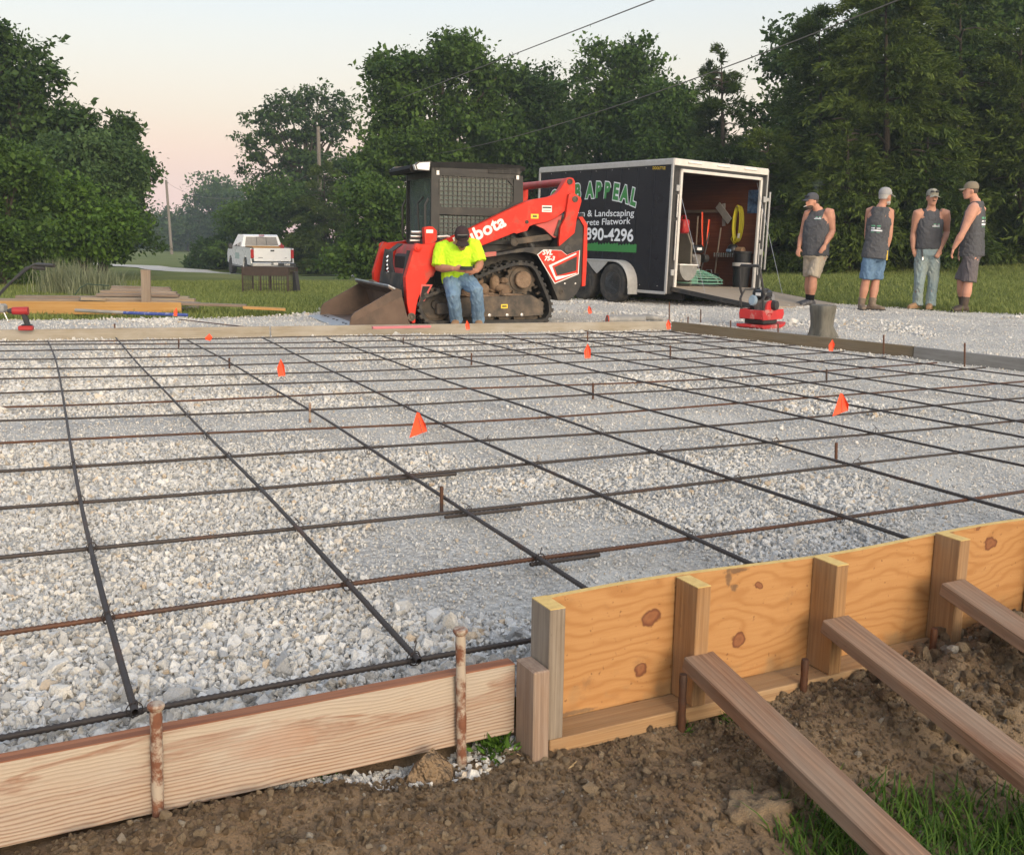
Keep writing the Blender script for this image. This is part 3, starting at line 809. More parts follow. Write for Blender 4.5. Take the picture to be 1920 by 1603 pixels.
def plymat():
    m, t, b = newmat('form_plywood')
    tcn = t.nodes.new('ShaderNodeTexCoord')
    base = tcn.outputs['Object']
    # knots (panel metres: along, up)
    kn = [(.325, .165, .026), (.30, .03, .021), (.285, -.065, .017), (.655, .195, .013), (.60, .055, .020), (.335, .275, .009), (1.53, .20, .022), (1.49, .30, .013), (1.36, .11, .010), (1.47, .255, .007), (1.74, .10, .02), (2.05, .22, .02)]
    warp = None; ring = None
    sp = N(t, 'ShaderNodeSeparateXYZ'); t.links.new(base, sp.inputs[0])
    def math_(op, a, b_, c_=None):
        n = N(t, 'ShaderNodeMath', operation=op)
        for i, q in enumerate((a, b_, c_)):
            if q is None: continue
            if hasattr(q, 'is_output'): t.links.new(q, n.inputs[i])
            else: n.inputs[i].default_value = q
        return n.outputs[0]
    nz = noise_n(t, base, 9, 4)
    mask = None; rings = None; push = None
    wx_ = math_('MULTIPLY', math_('SUBTRACT', noise_n(t, base, 26, 3), .5), .034); wz_ = math_('MULTIPLY', math_('SUBTRACT', noise_n(t, coords(t, (1, 1, 1), 'Object', False), 31, 3), .5), .030)
    for kx, kz, kr in kn:
        dx = math_('SUBTRACT', math_('ADD', sp.outputs[0], wx_), kx); dz = math_('SUBTRACT', math_('ADD', sp.outputs[2], wz_), kz)
        dx = math_('MULTIPLY', dx, 0.78)
        d2 = math_('ADD', math_('MULTIPLY', dx, dx), math_('MULTIPLY', dz, dz))
        d = math_('DIVIDE', math_('SQRT', d2, 0), kr)
        d = math_('ADD', d, math_('MULTIPLY', nz, 0.9))
        mk = math_('SUBTRACT', 1.25, d); mk = math_('MULTIPLY', mk, 5); mk = N(t, 'ShaderNodeClamp').outputs[0].node; t.links.new(math_('MULTIPLY', math_('SUBTRACT', 1.45, d), 4.0), mk.inputs[0]); mk = mk.outputs[0]
        mask = mk if mask is None else math_('MAXIMUM', mask, mk)
        rings = math_('MULTIPLY', d, 7) if rings is None else math_('MINIMUM', rings, math_('MULTIPLY', d, 7))
        g = math_('DIVIDE', math_('MULTIPLY', dz, 1.0), math_('ADD', math_('MULTIPLY', d2, 260.0), 0.35))
        push = g if push is None else math_('ADD', push, g)
    # cathedral grain bending round the knots
    wob = noise_n(t, coords(t, (0.9, 1, 2.2), 'Object', False), 2.6, 3, 0.5)
    hgt = math_('ADD', math_('SUBTRACT', sp.outputs[2], math_('MULTIPLY', push, 0.35)), math_('MULTIPLY', wob, 0.20))
    gr = math_('SINE', math_('MULTIPLY', hgt, 230.0), 0)
    gr = math_('POWER', math_('ADD', math_('MULTIPLY', gr, .5), .5), 3.0)
    v2 = coords(t, (0.06, 1, 1), 'Object', False)
    fine = noise_n(t, v2, 150, 4, 0.7)
    c = mixc(t, gr, (0.41, 0.222, 0.090), (0.345, 0.172, 0.064))
    c = mixc(t, rampn(t, fine, [(0.4, (0, 0, 0)), (0.75, (0.4,) * 3)]), c, (0.30, 0.135, 0.04))
    kc = rampn(t, math_('MULTIPLY', rings, .1), [(0.0, (.13, .052, .026)), (.35, (.20, .085, .04)), (.62, (.24, .10, .045)), (.80, (.15, .055, .027)), (.90, (.10, .034, .02)), (1.0, (.30, .14, .055))])
    c = mixc(t, mask, c, kc)
    blot = rampn(t, noise_n(t, coords(t, (1, 1, 1), 'Object', False), 11, 6, 0.7), [(0.60, (0, 0, 0)), (0.72, (0.5,) * 3)])
    c = mixc(t, blot, c, (0.20, 0.115, 0.06))
    spk = rampn(t, noise_n(t, coords(t, (1, 1, 1), 'Object', False), 75, 3, 0.6), [(0.665, (0, 0, 0)), (0.72, (0.7,) * 3)])
    c = mixc(t, spk, c, (0.13, 0.06, 0.028))
    stn = None; sn = noise_n(t, coords(t, (1, 1, 1), 'Object', False), 42, 5, 0.75)
    for kx, kz, rx, rz in [(.545, .275, .022, .012), (.58, .245, .05, .008), (.575, .20, .018, .014), (.555, .235, .012, .04), (.50, .268, .03, .010), (1.345, .24, .03, .07), (1.385, .205, .02, .04), (.47, -.04, .10, .008), (.08, -.045, .12, .008)]:
        dx = math_('DIVIDE', math_('SUBTRACT', sp.outputs[0], kx), rx); dz = math_('DIVIDE', math_('SUBTRACT', sp.outputs[2], kz), rz)
        q_ = math_('SUBTRACT', 1.0, math_('ADD', math_('MULTIPLY', dx, dx), math_('MULTIPLY', dz, dz)))
        stn = q_ if stn is None else math_('MAXIMUM', stn, q_)
    c = mixc(t, rampn(t, math_('ADD', math_('MULTIPLY', stn, .35), sn), [(.58, (0, 0, 0)), (.80, (.75,) * 3)]), c, (0.10, 0.065, 0.045))
    low = rampn(t, math_('ADD', math_('MULTIPLY', sp.outputs[2], -2.6), math_('MULTIPLY', noise_n(t, base, 14, 5), 0.9)), [(0.52, (0, 0, 0)), (0.70, (0.6,) * 3)])
    c = mixc(t, low, c, (0.24, 0.165, 0.09))
    t.links.new(c, b.inputs['Base Color']); b.inputs['Roughness'].default_value = 0.6; b.inputs['Specular IOR Level'].default_value = 0.3
    bump_n(t, b, math_('ADD', fine, math_('MULTIPLY', gr, .5)), 0.25, 0.0012)
    return m
PLY = plymat()
PLYEDGE = pmat('ply_edge', (0.62, 0.45, 0.16), (0.50, 0.33, 0.11), 60, rough=0.8)

def firmat():
    m, t, b = newmat('near_fir_board')
    tcn = t.nodes.new('ShaderNodeTexCoord'); base = tcn.outputs['Object']; sp = N(t, 'ShaderNodeSeparateXYZ'); t.links.new(base, sp.inputs[0])
    def mt(op, a, b_=0.0, c_=None):
        n = N(t, 'ShaderNodeMath', operation=op)
        for i, q in enumerate((a, b_, c_)):
            if q is None: continue
            if hasattr(q, 'is_output'): t.links.new(q, n.inputs[i])
            else: n.inputs[i].default_value = q
        return n.outputs[0]
    low = noise_n(t, coords(t, (.9, 1, 2.0), 'Object', False), 2.2, 4, .5)
    mid = noise_n(t, coords(t, (.12, 1, 1), 'Object', False), 40, 5, .6)
    hgt = mt('ADD', mt('MULTIPLY', sp.outputs[2], 1.0), mt('ADD', mt('MULTIPLY', low, .055), mt('MULTIPLY', mid, .008)))
    rg = mt('POWER', mt('ADD', mt('MULTIPLY', mt('SINE', mt('MULTIPLY', hgt, 760.0)), .5), .5), 1.6)
    up = N(t, 'ShaderNodeMapRange'); up.inputs[1].default_value = -.01; up.inputs[2].default_value = .075; t.links.new(mt('ADD', sp.outputs[2], mt('MULTIPLY', low, .05)), up.inputs[0])
    fib = noise_n(t, coords(t, (.03, 1, 1), 'Object', False), 90, 6, .65)
    c1 = mixc(t, rg, (.38, .312, .255), (.195, .12, .083))
    c1 = mixc(t, rampn(t, fib, [(.35, (0, 0, 0)), (.7, (.5,) * 3)]), c1, (.42, .29, .20))
    cat = noise_n(t, coords(t, (.16, 1, 1.3), 'Object', False), 16, 5, .55, 1.5)
    c2 = rampn(t, cat, [(.30, (.37, .31, .25)), (.50, (.38, .315, .25)), (.58, (.25, .145, .098)), (.66, (.355, .28, .215))])
    c = mixc(t, up.outputs[0], c1, c2)
    pk = rampn(t, noise_n(t, coords(t, (.3, 1, 1), 'Object', False), 9, 4, .6), [(.60, (0, 0, 0)), (.68, (.6,) * 3)])
    c = mixc(t, pk, c, (.32, .165, .10))
    gy_ = rampn(t, noise_n(t, coords(t, (.5, 1, 1), 'Object', False), 6, 6, .65), [(.45, (0, 0, 0)), (.7, (.5,) * 3)])
    c = mixc(t, gy_, c, (.38, .34, .295))
    t.links.new(c, b.inputs['Base Color']); b.inputs['Roughness'].default_value = .8; b.inputs['Specular IOR Level'].default_value = .2
    bump_n(t, b, mt('ADD', fib, mt('MULTIPLY', rg, .6)), .5, .002); return m
W_NEAR = firmat(); W_REDTOP = woodmat('red_board_top', (.42, .17, .085), (.25, .09, .045), 30, .05, weather=(.30, .16, .10), wamt=.4, bump=.5)
# front 2x8 with its driven pins
o = fobj('form_board', -2.3, -0.052, -0.013, 0.025, -0.058, 0.112, W_NEAR)
o.data.materials.append(W_REDTOP)
for p in o.data.polygons:
    if p.normal.z > .5: p.material_index = 1
tag(o, 'long pinkish fir form board along the near left edge of the gravel', 'board')
panel = empty('plywood_form', fp(0, 0.009, 0), label='orange plywood form panel with upright studs in the right foreground', cat='form')
panel.rotation_euler = (0, 0, _th); bpy.context.view_layer.update()
me = bpy.data.meshes.new('plywood_sheet')
nseg = 60; V = []; F = []
for i in range(nseg + 1):
    ex = 0.0 + 2.6 * i / nseg
    dn = 0.010 * math.sin(ex * 4.3 + .4) * min(1, ex * 3)
    zt = 0.252 + 0.006 * math.sin(ex * 5.2)
    for (yy, zz) in ((.009 + dn * .2, -.086), (-.009 + dn * .2, -.086), (-.009 + dn * .2, zt), (.009 + dn * .2, zt)): V.append((ex, yy, zz))
for i in range(nseg):
    for k in range(4): F.append((i * 4 + k, i * 4 + (k + 1) % 4, i * 4 + 4 + (k + 1) % 4, i * 4 + 4 + k))
F += [(0, 1, 2, 3), (nseg * 4 + 3, nseg * 4 + 2, nseg * 4 + 1, nseg * 4)]
me.from_pydata(V, [], F); me.materials.append(PLY); me.materials.append(PLYEDGE)
bm = bmesh.new(); bm.from_mesh(me); bmesh.ops.recalc_face_normals(bm, faces=bm.faces); bm.to_mesh(me); bm.free()
for p in me.polygons:
    if abs(p.normal.z) > .8: p.material_index = 1
link('plywood_sheet', me, None, panel)
fobj('bottom_plate', -0.004, 2.6, 0.021, 0.107, -0.088, -0.050, W_PLATE, panel)
for i, (e0, zt, mt) in enumerate([(-0.012, .262, W_STUDG), (.39, .255, W_STUD), (.832, .25, W_STUD), (1.285, .262, W_STUD), (1.70, .264, W_STUD), (2.12, .26, W_STUD)]):
    s = fobj('stud', e0, e0 + .040, .0205, .109, -0.0485, zt, mt, panel, True)
    fobj('stud_top', e0 + .0006, e0 + .0394, .021, .1085, zt - .0005, zt + .0012, PLYEDGE, panel, False, 0)
o = fobj('corner_block', -0.098, -0.012, 0.028, 0.066, -0.135, 0.125, W_BLOCK, None, True)
o.matrix_world = Matrix.Translation(Vector(fp(-.045, .075, -.005))) @ Matrix.Rotation(_th, 4, 'Z') @ Matrix.Rotation(-.02, 4, 'Y') @ Matrix(((0, 1, 0, 0), (0, 0, -1, 0), (1, 0, 0, 0), (0, 0, 0, 1))) if False else o.matrix_world
bpy.data.objects.remove(o)
c_ = fp(-.035, .078, -.003)
o = MB().box((0, 0, 0), (.262, .040, .089), None, .003).build('corner_block', W_BLOCK, None, M=mat4((-.01, 0, 1), FE, FN, c_))
tag(o, 'short weathered wood block standing where the near board meets the plywood', 'wood block')

def kicker(e0, p_top, p_bot, label):
    a = fp(e0, p_top[0], p_top[1]); b_ = fp(e0 + p_bot[2], p_bot[0], p_bot[1])
    return board('brace', a, b_, .089, .038, W_KICK, label, 'brace', 'lumber braces propping the plywood form')
kicker(.405, (.100, .068), (1.35, -.235, .03), 'weathered lumber brace nearest the left end of the plywood form')
kicker(.838, (.105, .094), (1.45, -.215, .01), 'weathered lumber brace propping the middle stud of the plywood')
kicker(1.262, (.110, .135), (1.45, -.20, .0), 'weathered lumber brace at the right edge of the picture')

def steel_pin(name, top, bot, r, mat, label, group, head=False, cat='stake'):
    top = np.array(top, float); bot = np.array(bot, float)
    rt = empty(name, bot, label=label, cat=cat, group=group)
    d = top - bot
    k = 14
    pts = [d * i / k for i in range(k + 1)]
    rr = [r * (1 + .06 * math.sin(i * 2.1)) for i in range(k + 1)]
    MB().tube(pts, rr, 10).build('shaft', mat, rt, smooth=True)
    if head: MB().lathe([(r * .9, -.012), (r * 1.35, -.006), (r * 1.5, 0.0), (r * 1.3, .004), (0, .005)], d, d, 10).build('head', mat, rt, smooth=True)
    return rt
steel_pin('form_pin', fp(-.838, .041, .175), fp(-.846, .039, -.16), .0115, STAKEPIN, 'rusty pale painted steel pin at the left of the near board', 'steel pins holding the near board', True)
steel_pin('form_pin', fp(-.198, .041, .222), fp(-.190, .039, -.2), .0115, STAKEPIN, 'tall rusty steel pin beside the wood block on the near board', 'steel pins holding the near board', True)
for (e0, zt, lab) in [(.352, .050, 'dark rusty pin in front of the plywood under the first brace'), (.735, .020, 'dark rusty pin in front of the plywood between the first two braces'), (1.20, .027, 'dark rusty pin in the dirt before the third stud')]:
    steel_pin('form_pin', fp(e0 - .003, .122, zt), fp(e0 + .004, .118, -.2), .0095, PINMAT, lab, 'steel pins in the dirt before the plywood')

# ------------------------------------------------------------------ far forms
def form_px(name, a, b_, mat, label, zt=.112, ext0=0, ext1=0, th=.038):
    A = gz(*a); B = gz(*b_); d = (B - A) / np.linalg.norm(B - A)
    A = A - d * ext0; B = B + d * ext1
    A[2] = B[2] = zt / 2 - .008
    nrm = np.cross(d, (0, 0, 1.0)); s = 1 if np.dot(nrm, A) > 0 else -1
    off = nrm * s * th / 2
    x, y, z = basis(d)
    o = MB().box((0, 0, 0), (np.linalg.norm(B - A), th, zt + .016), None, .002).build(name, mat, None, M=mat4(x, y, z, (A + B) / 2 + off))
    return tag(o, label, 'board', 'form boards round the slab')
form_px('form_board', (0, 640.5), (506, 632.5), W_FAR, 'pale stained form board at the far left of the slab', ext0=1.2)
form_px('form_board', (508.5, 632.5), (1256, 620), W_FAR, 'pale stained form board in front of the track loader')
form_px('form_board', (1258, 621), (1711, 672), W_BROWN, 'brown form board along the far right edge of the slab')
form_px('form_board', (1712, 672.5), (1920, 697.5), W_GREY, 'grey form board at the right edge, past the brown one', ext1=1.2)

# ------------------------------------------------------------------ rebar grid
def r3(lst): return [(1280 + x / 3, 560 + y / 3) for x, y in lst]
DB = {1: [(90, 640), (98, 657), (102, 671), (106, 690), (112, 708), (118, 732), (121, 758), (124, 785), (131, 825), (138, 873), (150, 937), (172, 1027), (203, 1158), (252, 1330)],
      2: [(217, 636), (238, 656), (250, 669), (265, 686), (280, 703), (300, 726), (325, 750), (352, 777), (387, 817), (428, 857), (487, 915), (560, 988), (652, 1097), (777, 1235)],
      3: [(353, 636), (377, 653), (407, 667), (433, 682), (467, 699), (500, 721), (537, 745), (580, 770), (690, 845), (772, 892), (880, 958), (1013, 1048), (1095, 1098)],
      4: [(493, 636), (675, 718), (713, 740), (762, 763), (832, 797), (913, 828), (1008, 872), (1133, 927), (1297, 1007), (1403, 1055)],
      5: [(617, 634), (837, 712), (888, 732), (942, 752), (1027, 782), (1127, 810), (1237, 848), (1383, 898), (1575, 972), (1673, 1007)],
      6: [(723, 632), (980, 705), (1045, 723), (1107, 740), (1207, 765), (1455, 827), (1607, 868), (1827, 935), (1920, 966)],
      7: [(847, 630), (1130, 698), (1203, 713), (1280, 732), (1380, 753), (1642, 808), (1810, 850), (1920, 876)],
      8: [(947, 629), (1010, 643), (1057, 653), (1173, 678)] + r3([(0, 420), (140, 440), (380, 490), (730, 555), (1070, 625), (1550, 715), (1920, 795)]),
      9: [(1030, 626)] + r3([(20, 350), (200, 385), (450, 430), (700, 470), (1030, 525), (1450, 605), (1900, 690)]),
      10: [(1105, 623)] + r3([(0, 290), (270, 325), (530, 370), (850, 410), (1060, 450), (1440, 510), (1840, 575)]),
      11: [(1178, 622)] + r3([(10, 245), (170, 265), (320, 290), (480, 315), (810, 355), (1100, 390), (1380, 435), (1760, 485), (1920, 505)]),
      12: [(1253, 621)] + r3([(180, 230), (350, 245), (700, 290), (1050, 330), (1300, 365), (1550, 390), (1920, 435)])}
RB = {0: [(0, 1375), (252, 1332), (530, 1280), (777, 1237), (985, 1206)],
      1: [(0, 1187), (203, 1158), (652, 1097), (1013, 1048), (1297, 1007), (1575, 972), (1827, 935), (1920, 922)],
      2: [(0, 1045), (172, 1027), (560, 988), (880, 958), (1133, 927), (1383, 898), (1607, 868), (1810, 850), (1920, 841)],
      3: [(0, 948), (150, 937), (487, 915), (772, 892), (1008, 872), (1237, 848), (1455, 827), (1642, 808), (1920, 791)],
      4: [(0, 880), (138, 873), (428, 857), (690, 845), (913, 828), (1127, 810)] + r3([(0, 710), (960, 640), (1920, 570)]),
      5: [(0, 831.5), (131, 825), (387, 817), (832, 797), (1027, 782), (1207, 765)] + r3([(0, 603), (790, 550), (1920, 468)]),
      6: [(0, 791), (124, 785), (352, 777), (580, 770), (762, 763), (942, 752), (1107, 740)] + r3([(0, 500), (900, 450), (1715, 397)]),
      7: [(0, 763), (121, 758), (325, 750), (537, 745), (713, 740), (888, 732), (1045, 723)] + r3([(0, 445), (1430, 367)]),
      8: [(0, 736), (118, 732), (300, 726), (500, 721), (675, 718), (837, 712), (980, 705)] + r3([(0, 385), (1145, 327)]),
      9: [(0, 712.7), (112, 708), (280, 703), (467, 699), (640, 697)] + r3([(0, 343), (890, 293)]),
      10: [(0, 693), (106, 690), (265, 686), (433, 682), (640, 677)] + r3([(0, 293), (615, 263)]),
      11: [(0, 674), (102, 671), (250, 669), (407, 667), (640, 663)] + r3([(0, 257), (400, 240)]),
      12: [(0, 659.5), (98, 657), (238, 656), (377, 653), (640, 651.5)] + r3([(0, 231), (225, 217)]),
      13: [(0, 649), (93, 648), (335, 644.5), (640, 641)] + r3([(0, 210), (70, 200)]),
      14: [(0, 641), (300, 637), (640, 632.5), (1000, 626.5), (1262, 621.5)]}
ORD = ['first', 'second', 'third', 'fourth', 'fifth', 'sixth', 'seventh', 'eighth', 'ninth', 'tenth', 'eleventh', 'twelfth', 'thirteenth', 'fourteenth', 'fifteenth']
def rebar(pts, z, deg, ext0, ext1, mat, label, group, rust_seed, r=.0070, shift=0.0):
    W = np.array([gz(x, y, z) for x, y in pts]) + shift * np.array([.426, -.905, 0])
    t = np.linspace(0, 1, len(W)); cum = np.concatenate([[0], np.cumsum(np.linalg.norm(np.diff(W, axis=0), axis=1))]); t = cum / cum[-1]; Ln = cum[-1]
    fx = np.poly1d(np.polyfit(t, W[:, 0], deg)); fy = np.poly1d(np.polyfit(t, W[:, 1], deg))
    t0 = -ext0 / Ln; t1 = 1 + ext1 / Ln
    def P(tt):
        q = np.clip(tt, 0, 1); a = np.array([fx(q), fy(q)])
        if tt < 0: a = a + np.array([fx.deriv()(0), fy.deriv()(0)]) * tt
        if tt > 1: a = a + np.array([fx.deriv()(1), fy.deriv()(1)]) * (tt - 1)
        return a
    pts3 = []; rad = []
    s = t0; i = 0
    zz = lambda a: z + .006 * math.sin(a[0] * 1.7 + rust_seed) + .004 * math.sin(a[1] * 2.3 + rust_seed * 2)
    while s < t1:
        a = P(s); dist = math.hypot(a[0], a[1])
        if dist < 3.4:
            pts3.append((a[0], a[1], zz(a))); rad.append(r * (1.24 if i % 2 else .92)); s += .0072 / Ln
        elif dist < 5.0:
            pts3.append((a[0], a[1], zz(a))); rad.append(r * (1.13 if i % 2 else .97)); s += .0095 / Ln
        else:
            pts3.append((a[0], a[1], zz(a))); rad.append(r * .95); s += .08 / Ln
        i += 1
    a = P(t1); pts3.append((a[0], a[1], zz(a))); rad.append(r)
    P0 = np.array(pts3[0]); d = np.array(pts3[-1]) - P0
    x, y, zv = basis(d)
    Mx = mat4(x, y, zv, P0); Mi = np.array(Mx.inverted())
    q = np.array(pts3) @ Mi[:3, :3].T + Mi[:3, 3]
    n = 8 if len(q) > 300 else 6
    # fast tube
    tang = np.gradient(q, axis=0); tang /= np.linalg.norm(tang, axis=1)[:, None]
    yv = np.cross(np.array([0, 0, 1.0]), tang); yv /= np.linalg.norm(yv, axis=1)[:, None]; zv_ = np.cross(tang, yv)
    ang = np.arange(n) * 2 * math.pi / n
    V = q[:, None, :] + np.array(rad)[:, None, None] * (np.cos(ang)[None, :, None] * yv[:, None, :] + np.sin(ang)[None, :, None] * zv_[:, None, :])
    m = len(q); ii = np.arange(m - 1)[:, None] * n + np.arange(n)[None, :]; jj = np.arange(m - 1)[:, None] * n + (np.arange(n)[None, :] + 1) % n
    F = np.stack([ii, jj, jj + n, ii + n], -1).reshape(-1, 4)
    o = link('rebar', np_mesh('rebar', V.reshape(-1, 3), F, 4, True), mat, None, M=Mx)
    tag(o, label, 'rebar', group)
    return o
bars = {}
for k, pts in DB.items():
    lab = '%s bar of the rebar grid from the left, running away from the camera' % ORD[k - 1]
    e1 = {3: .25, 4: .25, 5: .25}.get(k, .02) if k < 6 else .9
    bars['D', k] = rebar(pts, .062, 3 if k < 3 else 2, .06, e1, REBAR, lab, 'long bars of the rebar grid', k * 1.3)
for k, pts in RB.items():
    lab = ('cross bar of the rebar grid lying along the near board' if k == 0 else 'cross bar of the rebar grid lying along the far form board' if k == 14 else '%s cross bar of the rebar grid counted from the near board' % ORD[k])
    e1 = 1.2 if k in (1, 2, 3, 4, 5) else (.9 if k == 0 else .02)
    bars['R', k] = rebar(pts, .046, 2, 1.3, e1, REBAR_RUST if k in (1, 5, 7) else REBAR, lab, 'cross bars of the rebar grid', k * 2.1 + .5)
# wire ties at near crossings
for px, py, k in [(252, 1330, 1), (203, 1158, 1), (172, 1027, 1), (777, 1235, 2), (652, 1097, 2), (560, 988, 2), (1013, 1048, 3), (880, 958, 3), (1575, 972, 5), (1607, 868, 6), (1133, 927, 4), (150, 937, 1), (487, 915, 2), (772, 892, 3), (1008, 872, 4), (1237, 848, 5), (1455, 827, 6), (1642, 808, 7), (138, 873, 1), (428, 857, 2), (690, 845, 3), (913, 828, 4), (1127, 810, 5), (1383, 898, 5), (1297, 1007, 4), (387, 817, 2), (832, 797, 4), (1027, 782, 5), (352, 777, 2), (762, 763, 4)]:
    c_ = gz(px, py, .056)
    tm = MB()
    a0 = random.uniform(0, 3)
    tm.torus((0, 0, 0), .0175, .0014, (math.cos(a0), math.sin(a0), .1), 14, 5)
    tm.torus((0, 0, 0.001), .0185, .0014, (math.cos(a0 + 1), math.sin(a0 + 1), .1), 14, 5)
    tm.tube([(0, 0, .017), (.012 * math.cos(a0), .012 * math.sin(a0), .026), (.03 * math.cos(a0), .03 * math.sin(a0), .03)], .0016, 5)
    t_ = tm.build('tie_wire', REBAR, bars['D', k], smooth=True)
    t_.matrix_local = bars['D', k].matrix_world.inverted() @ Matrix.Translation(Vector(c_))
# lapped bar ends lying against some cross bars
for pts, lab in [([(735, 895.2), (772, 892.3), (845, 886)], 'short lap of rebar doubled against a cross bar beside the nearest flag'), ([(840, 962), (905, 955.4), (965, 947.8)], 'short lap of rebar doubled against a cross bar by the nearest pin'), ([(1000, 1049.8), (1050, 1043), (1110, 1034)], 'short lap of rebar doubled on the cross bar left of the plywood corner')]:
    rebar(pts, .046, 1, .02, .02, REBAR, lab, 'lapped bar ends', 4.4, shift=.016)
# vertical bar pins in the slab
PINS = [(335, 636, 652, 'by the far board behind the leaning flag'), (430, 671, 694, 'left of the small flag near the far board'), (581, 755, 793, 'tan and thin, in the left middle of the grid'), (828, 912, 962, 'nearest the camera, beside the third long bar'),
        (884, 662, 684, 'in the far middle of the grid'), (1112, 718, 748, 'in the middle right of the grid on the seventh long bar'), (756, 633, 647, 'close to the far board below the loader bucket'), (1102, 622, 641, 'close to the far board behind a flag'),
        (1257, 648, 671, 'in the far right of the grid left of the plate compactor'), (1550, 692, 718, 'in the right of the grid behind the tall flag'), (1568, 830, 869, 'in the right foreground of the grid below the tall flag')]
for px, yt, yb, where in PINS:
    b_ = gz(px, yb, .0); t_ = gy(px, yt, b_[1])
    o = steel_pin('rebar_pin', t_, b_ - np.array([0, 0, .03]), .0075, REBAR_RUST if px != 581 else STAKEPIN, 'short vertical rebar pin ' + where, 'rebar pins standing in the slab')
OUT = [(215, 607, 622, 'behind the far left form board'), (1255, 566, 612, 'tall and thin, behind the far corner of the forms'), (1290, 594, 618, 'outside the brown form board next to the far corner'), (1314, 580, 605, 'on the gravel left of the plate compactor'),
       (1370, 601, 622, 'right behind the brown form board left of the compactor'), (1459, 607, 640, 'in front of the plate compactor behind the brown board'), (1657, 628, 668, 'behind the brown board right of the grey leg remnant'), (1809, 643, 688, 'behind the grey form board at the right edge')]
for px, yt, yb, where in OUT:
    b_ = gz(px, yb, .0); t_ = gy(px, yt, b_[1])
    steel_pin('stake_pin', t_, b_ - np.array([0, 0, .03]), .008, PINMAT, 'thin rusty stake ' + where, 'stakes behind the far forms')

# marking flags
def flag(px, py, bx, by, size, tilt, lab, z=0.0, rot=0.0, shape=0):
    b_ = gz(bx, by, z); tpt = gy(px, py, b_[1])
    rt = empty('marking_flag', b_, label='orange marking flag ' + lab, cat='flag', group='orange marking flags')
    d = tpt - b_
    top = d + np.array([.3 * size * math.sin(tilt), 0, .45 * size])
    MB().tube([(0, 0, -.02), tuple(d * .5 + np.array([.01, 0, 0])), tuple(top)], .0012, 5).build('wire', WIRE, rt)
    poly = [[(-.55, -.75), (.5, -.35), (.42, .1), (.05, .75), (-.12, .8)], [(-.2, -.7), (.35, -.65), (.35, .2), (.02, .75), (-.3, 0)], [(-.6, 0), (.02, .62), (.55, .1), (.1, -.42), (-.5, -.25)]][shape]
    V = []; F = []
    c, s = math.cos(tilt), math.sin(tilt)
    P2 = [(x * c - y * s, x * s + y * c) for x, y in poly]
    n = len(P2)
    for off in (0, .0012):
        for i, (x, y) in enumerate(P2):
            V.append((d[0] + x * size * math.cos(rot), d[1] + off + x * size * math.sin(rot) + .15 * size * math.sin(i * 2.2), d[2] + y * size))
    F = [tuple(range(n)), tuple(range(2 * n - 1, n - 1, -1))] + [(i, (i + 1) % n, n + (i + 1) % n, n + i) for i in range(n)]
    MB().add(V, F).build('flag', ORANGE, rt)
flag(785, 798, 812, 902, .074, 0, 'nearest the camera with a tall thin wire')
flag(526, 690, 532, 720, .088, 0, 'left of centre, two rows in from the far board', shape=1)
flag(1101, 659, 1104, 690, .086, 0, 'in the middle distance right of the loader', shape=1)
flag(1578, 760, 1577, 815, .085, 0, 'on the right of the grid, tall beside the eighth bar')
flag(392, 634, 394, 646, .068, 0, 'leaning against the far left form board', shape=2)
flag(329, 585, 331, 602, .072, -.2, 'in front of the orange plywood sheet', shape=1)
flag(745, 589, 752, 613, .078, 0, 'standing before the loader bucket', shape=1)
flag(876, 610, 880, 636, .070, .1, "at the seated man's shoes", shape=1)
flag(1253, 609, 1251, 624, .080, .1, 'at the far corner of the forms', shape=1)
flag(1105, 581, 1107, 592, .082, .2, 'on the gravel in front of the trailer wheels', shape=1)
flag(1559, 648, 1562, 662, .080, -.1, 'by the brown board below the grey leg remnant', shape=1)

# ------------------------------------------------------------------ compact track loader (local X forward to the bucket, Y to its left, Z up)
LH = np.array([-0.929, -0.370]); LO = np.array([-0.619, 13.381])
LM = mat4((LH[0], LH[1], 0), (-LH[1], LH[0], 0), (0, 0, 1), (LO[0], LO[1], 0.0))
ldr = empty('track_loader', mat=LM, label='red and black compact track loader with its bucket on the gravel', cat='loader')
def both(fn):
    for s in (1, -1): fn(s)
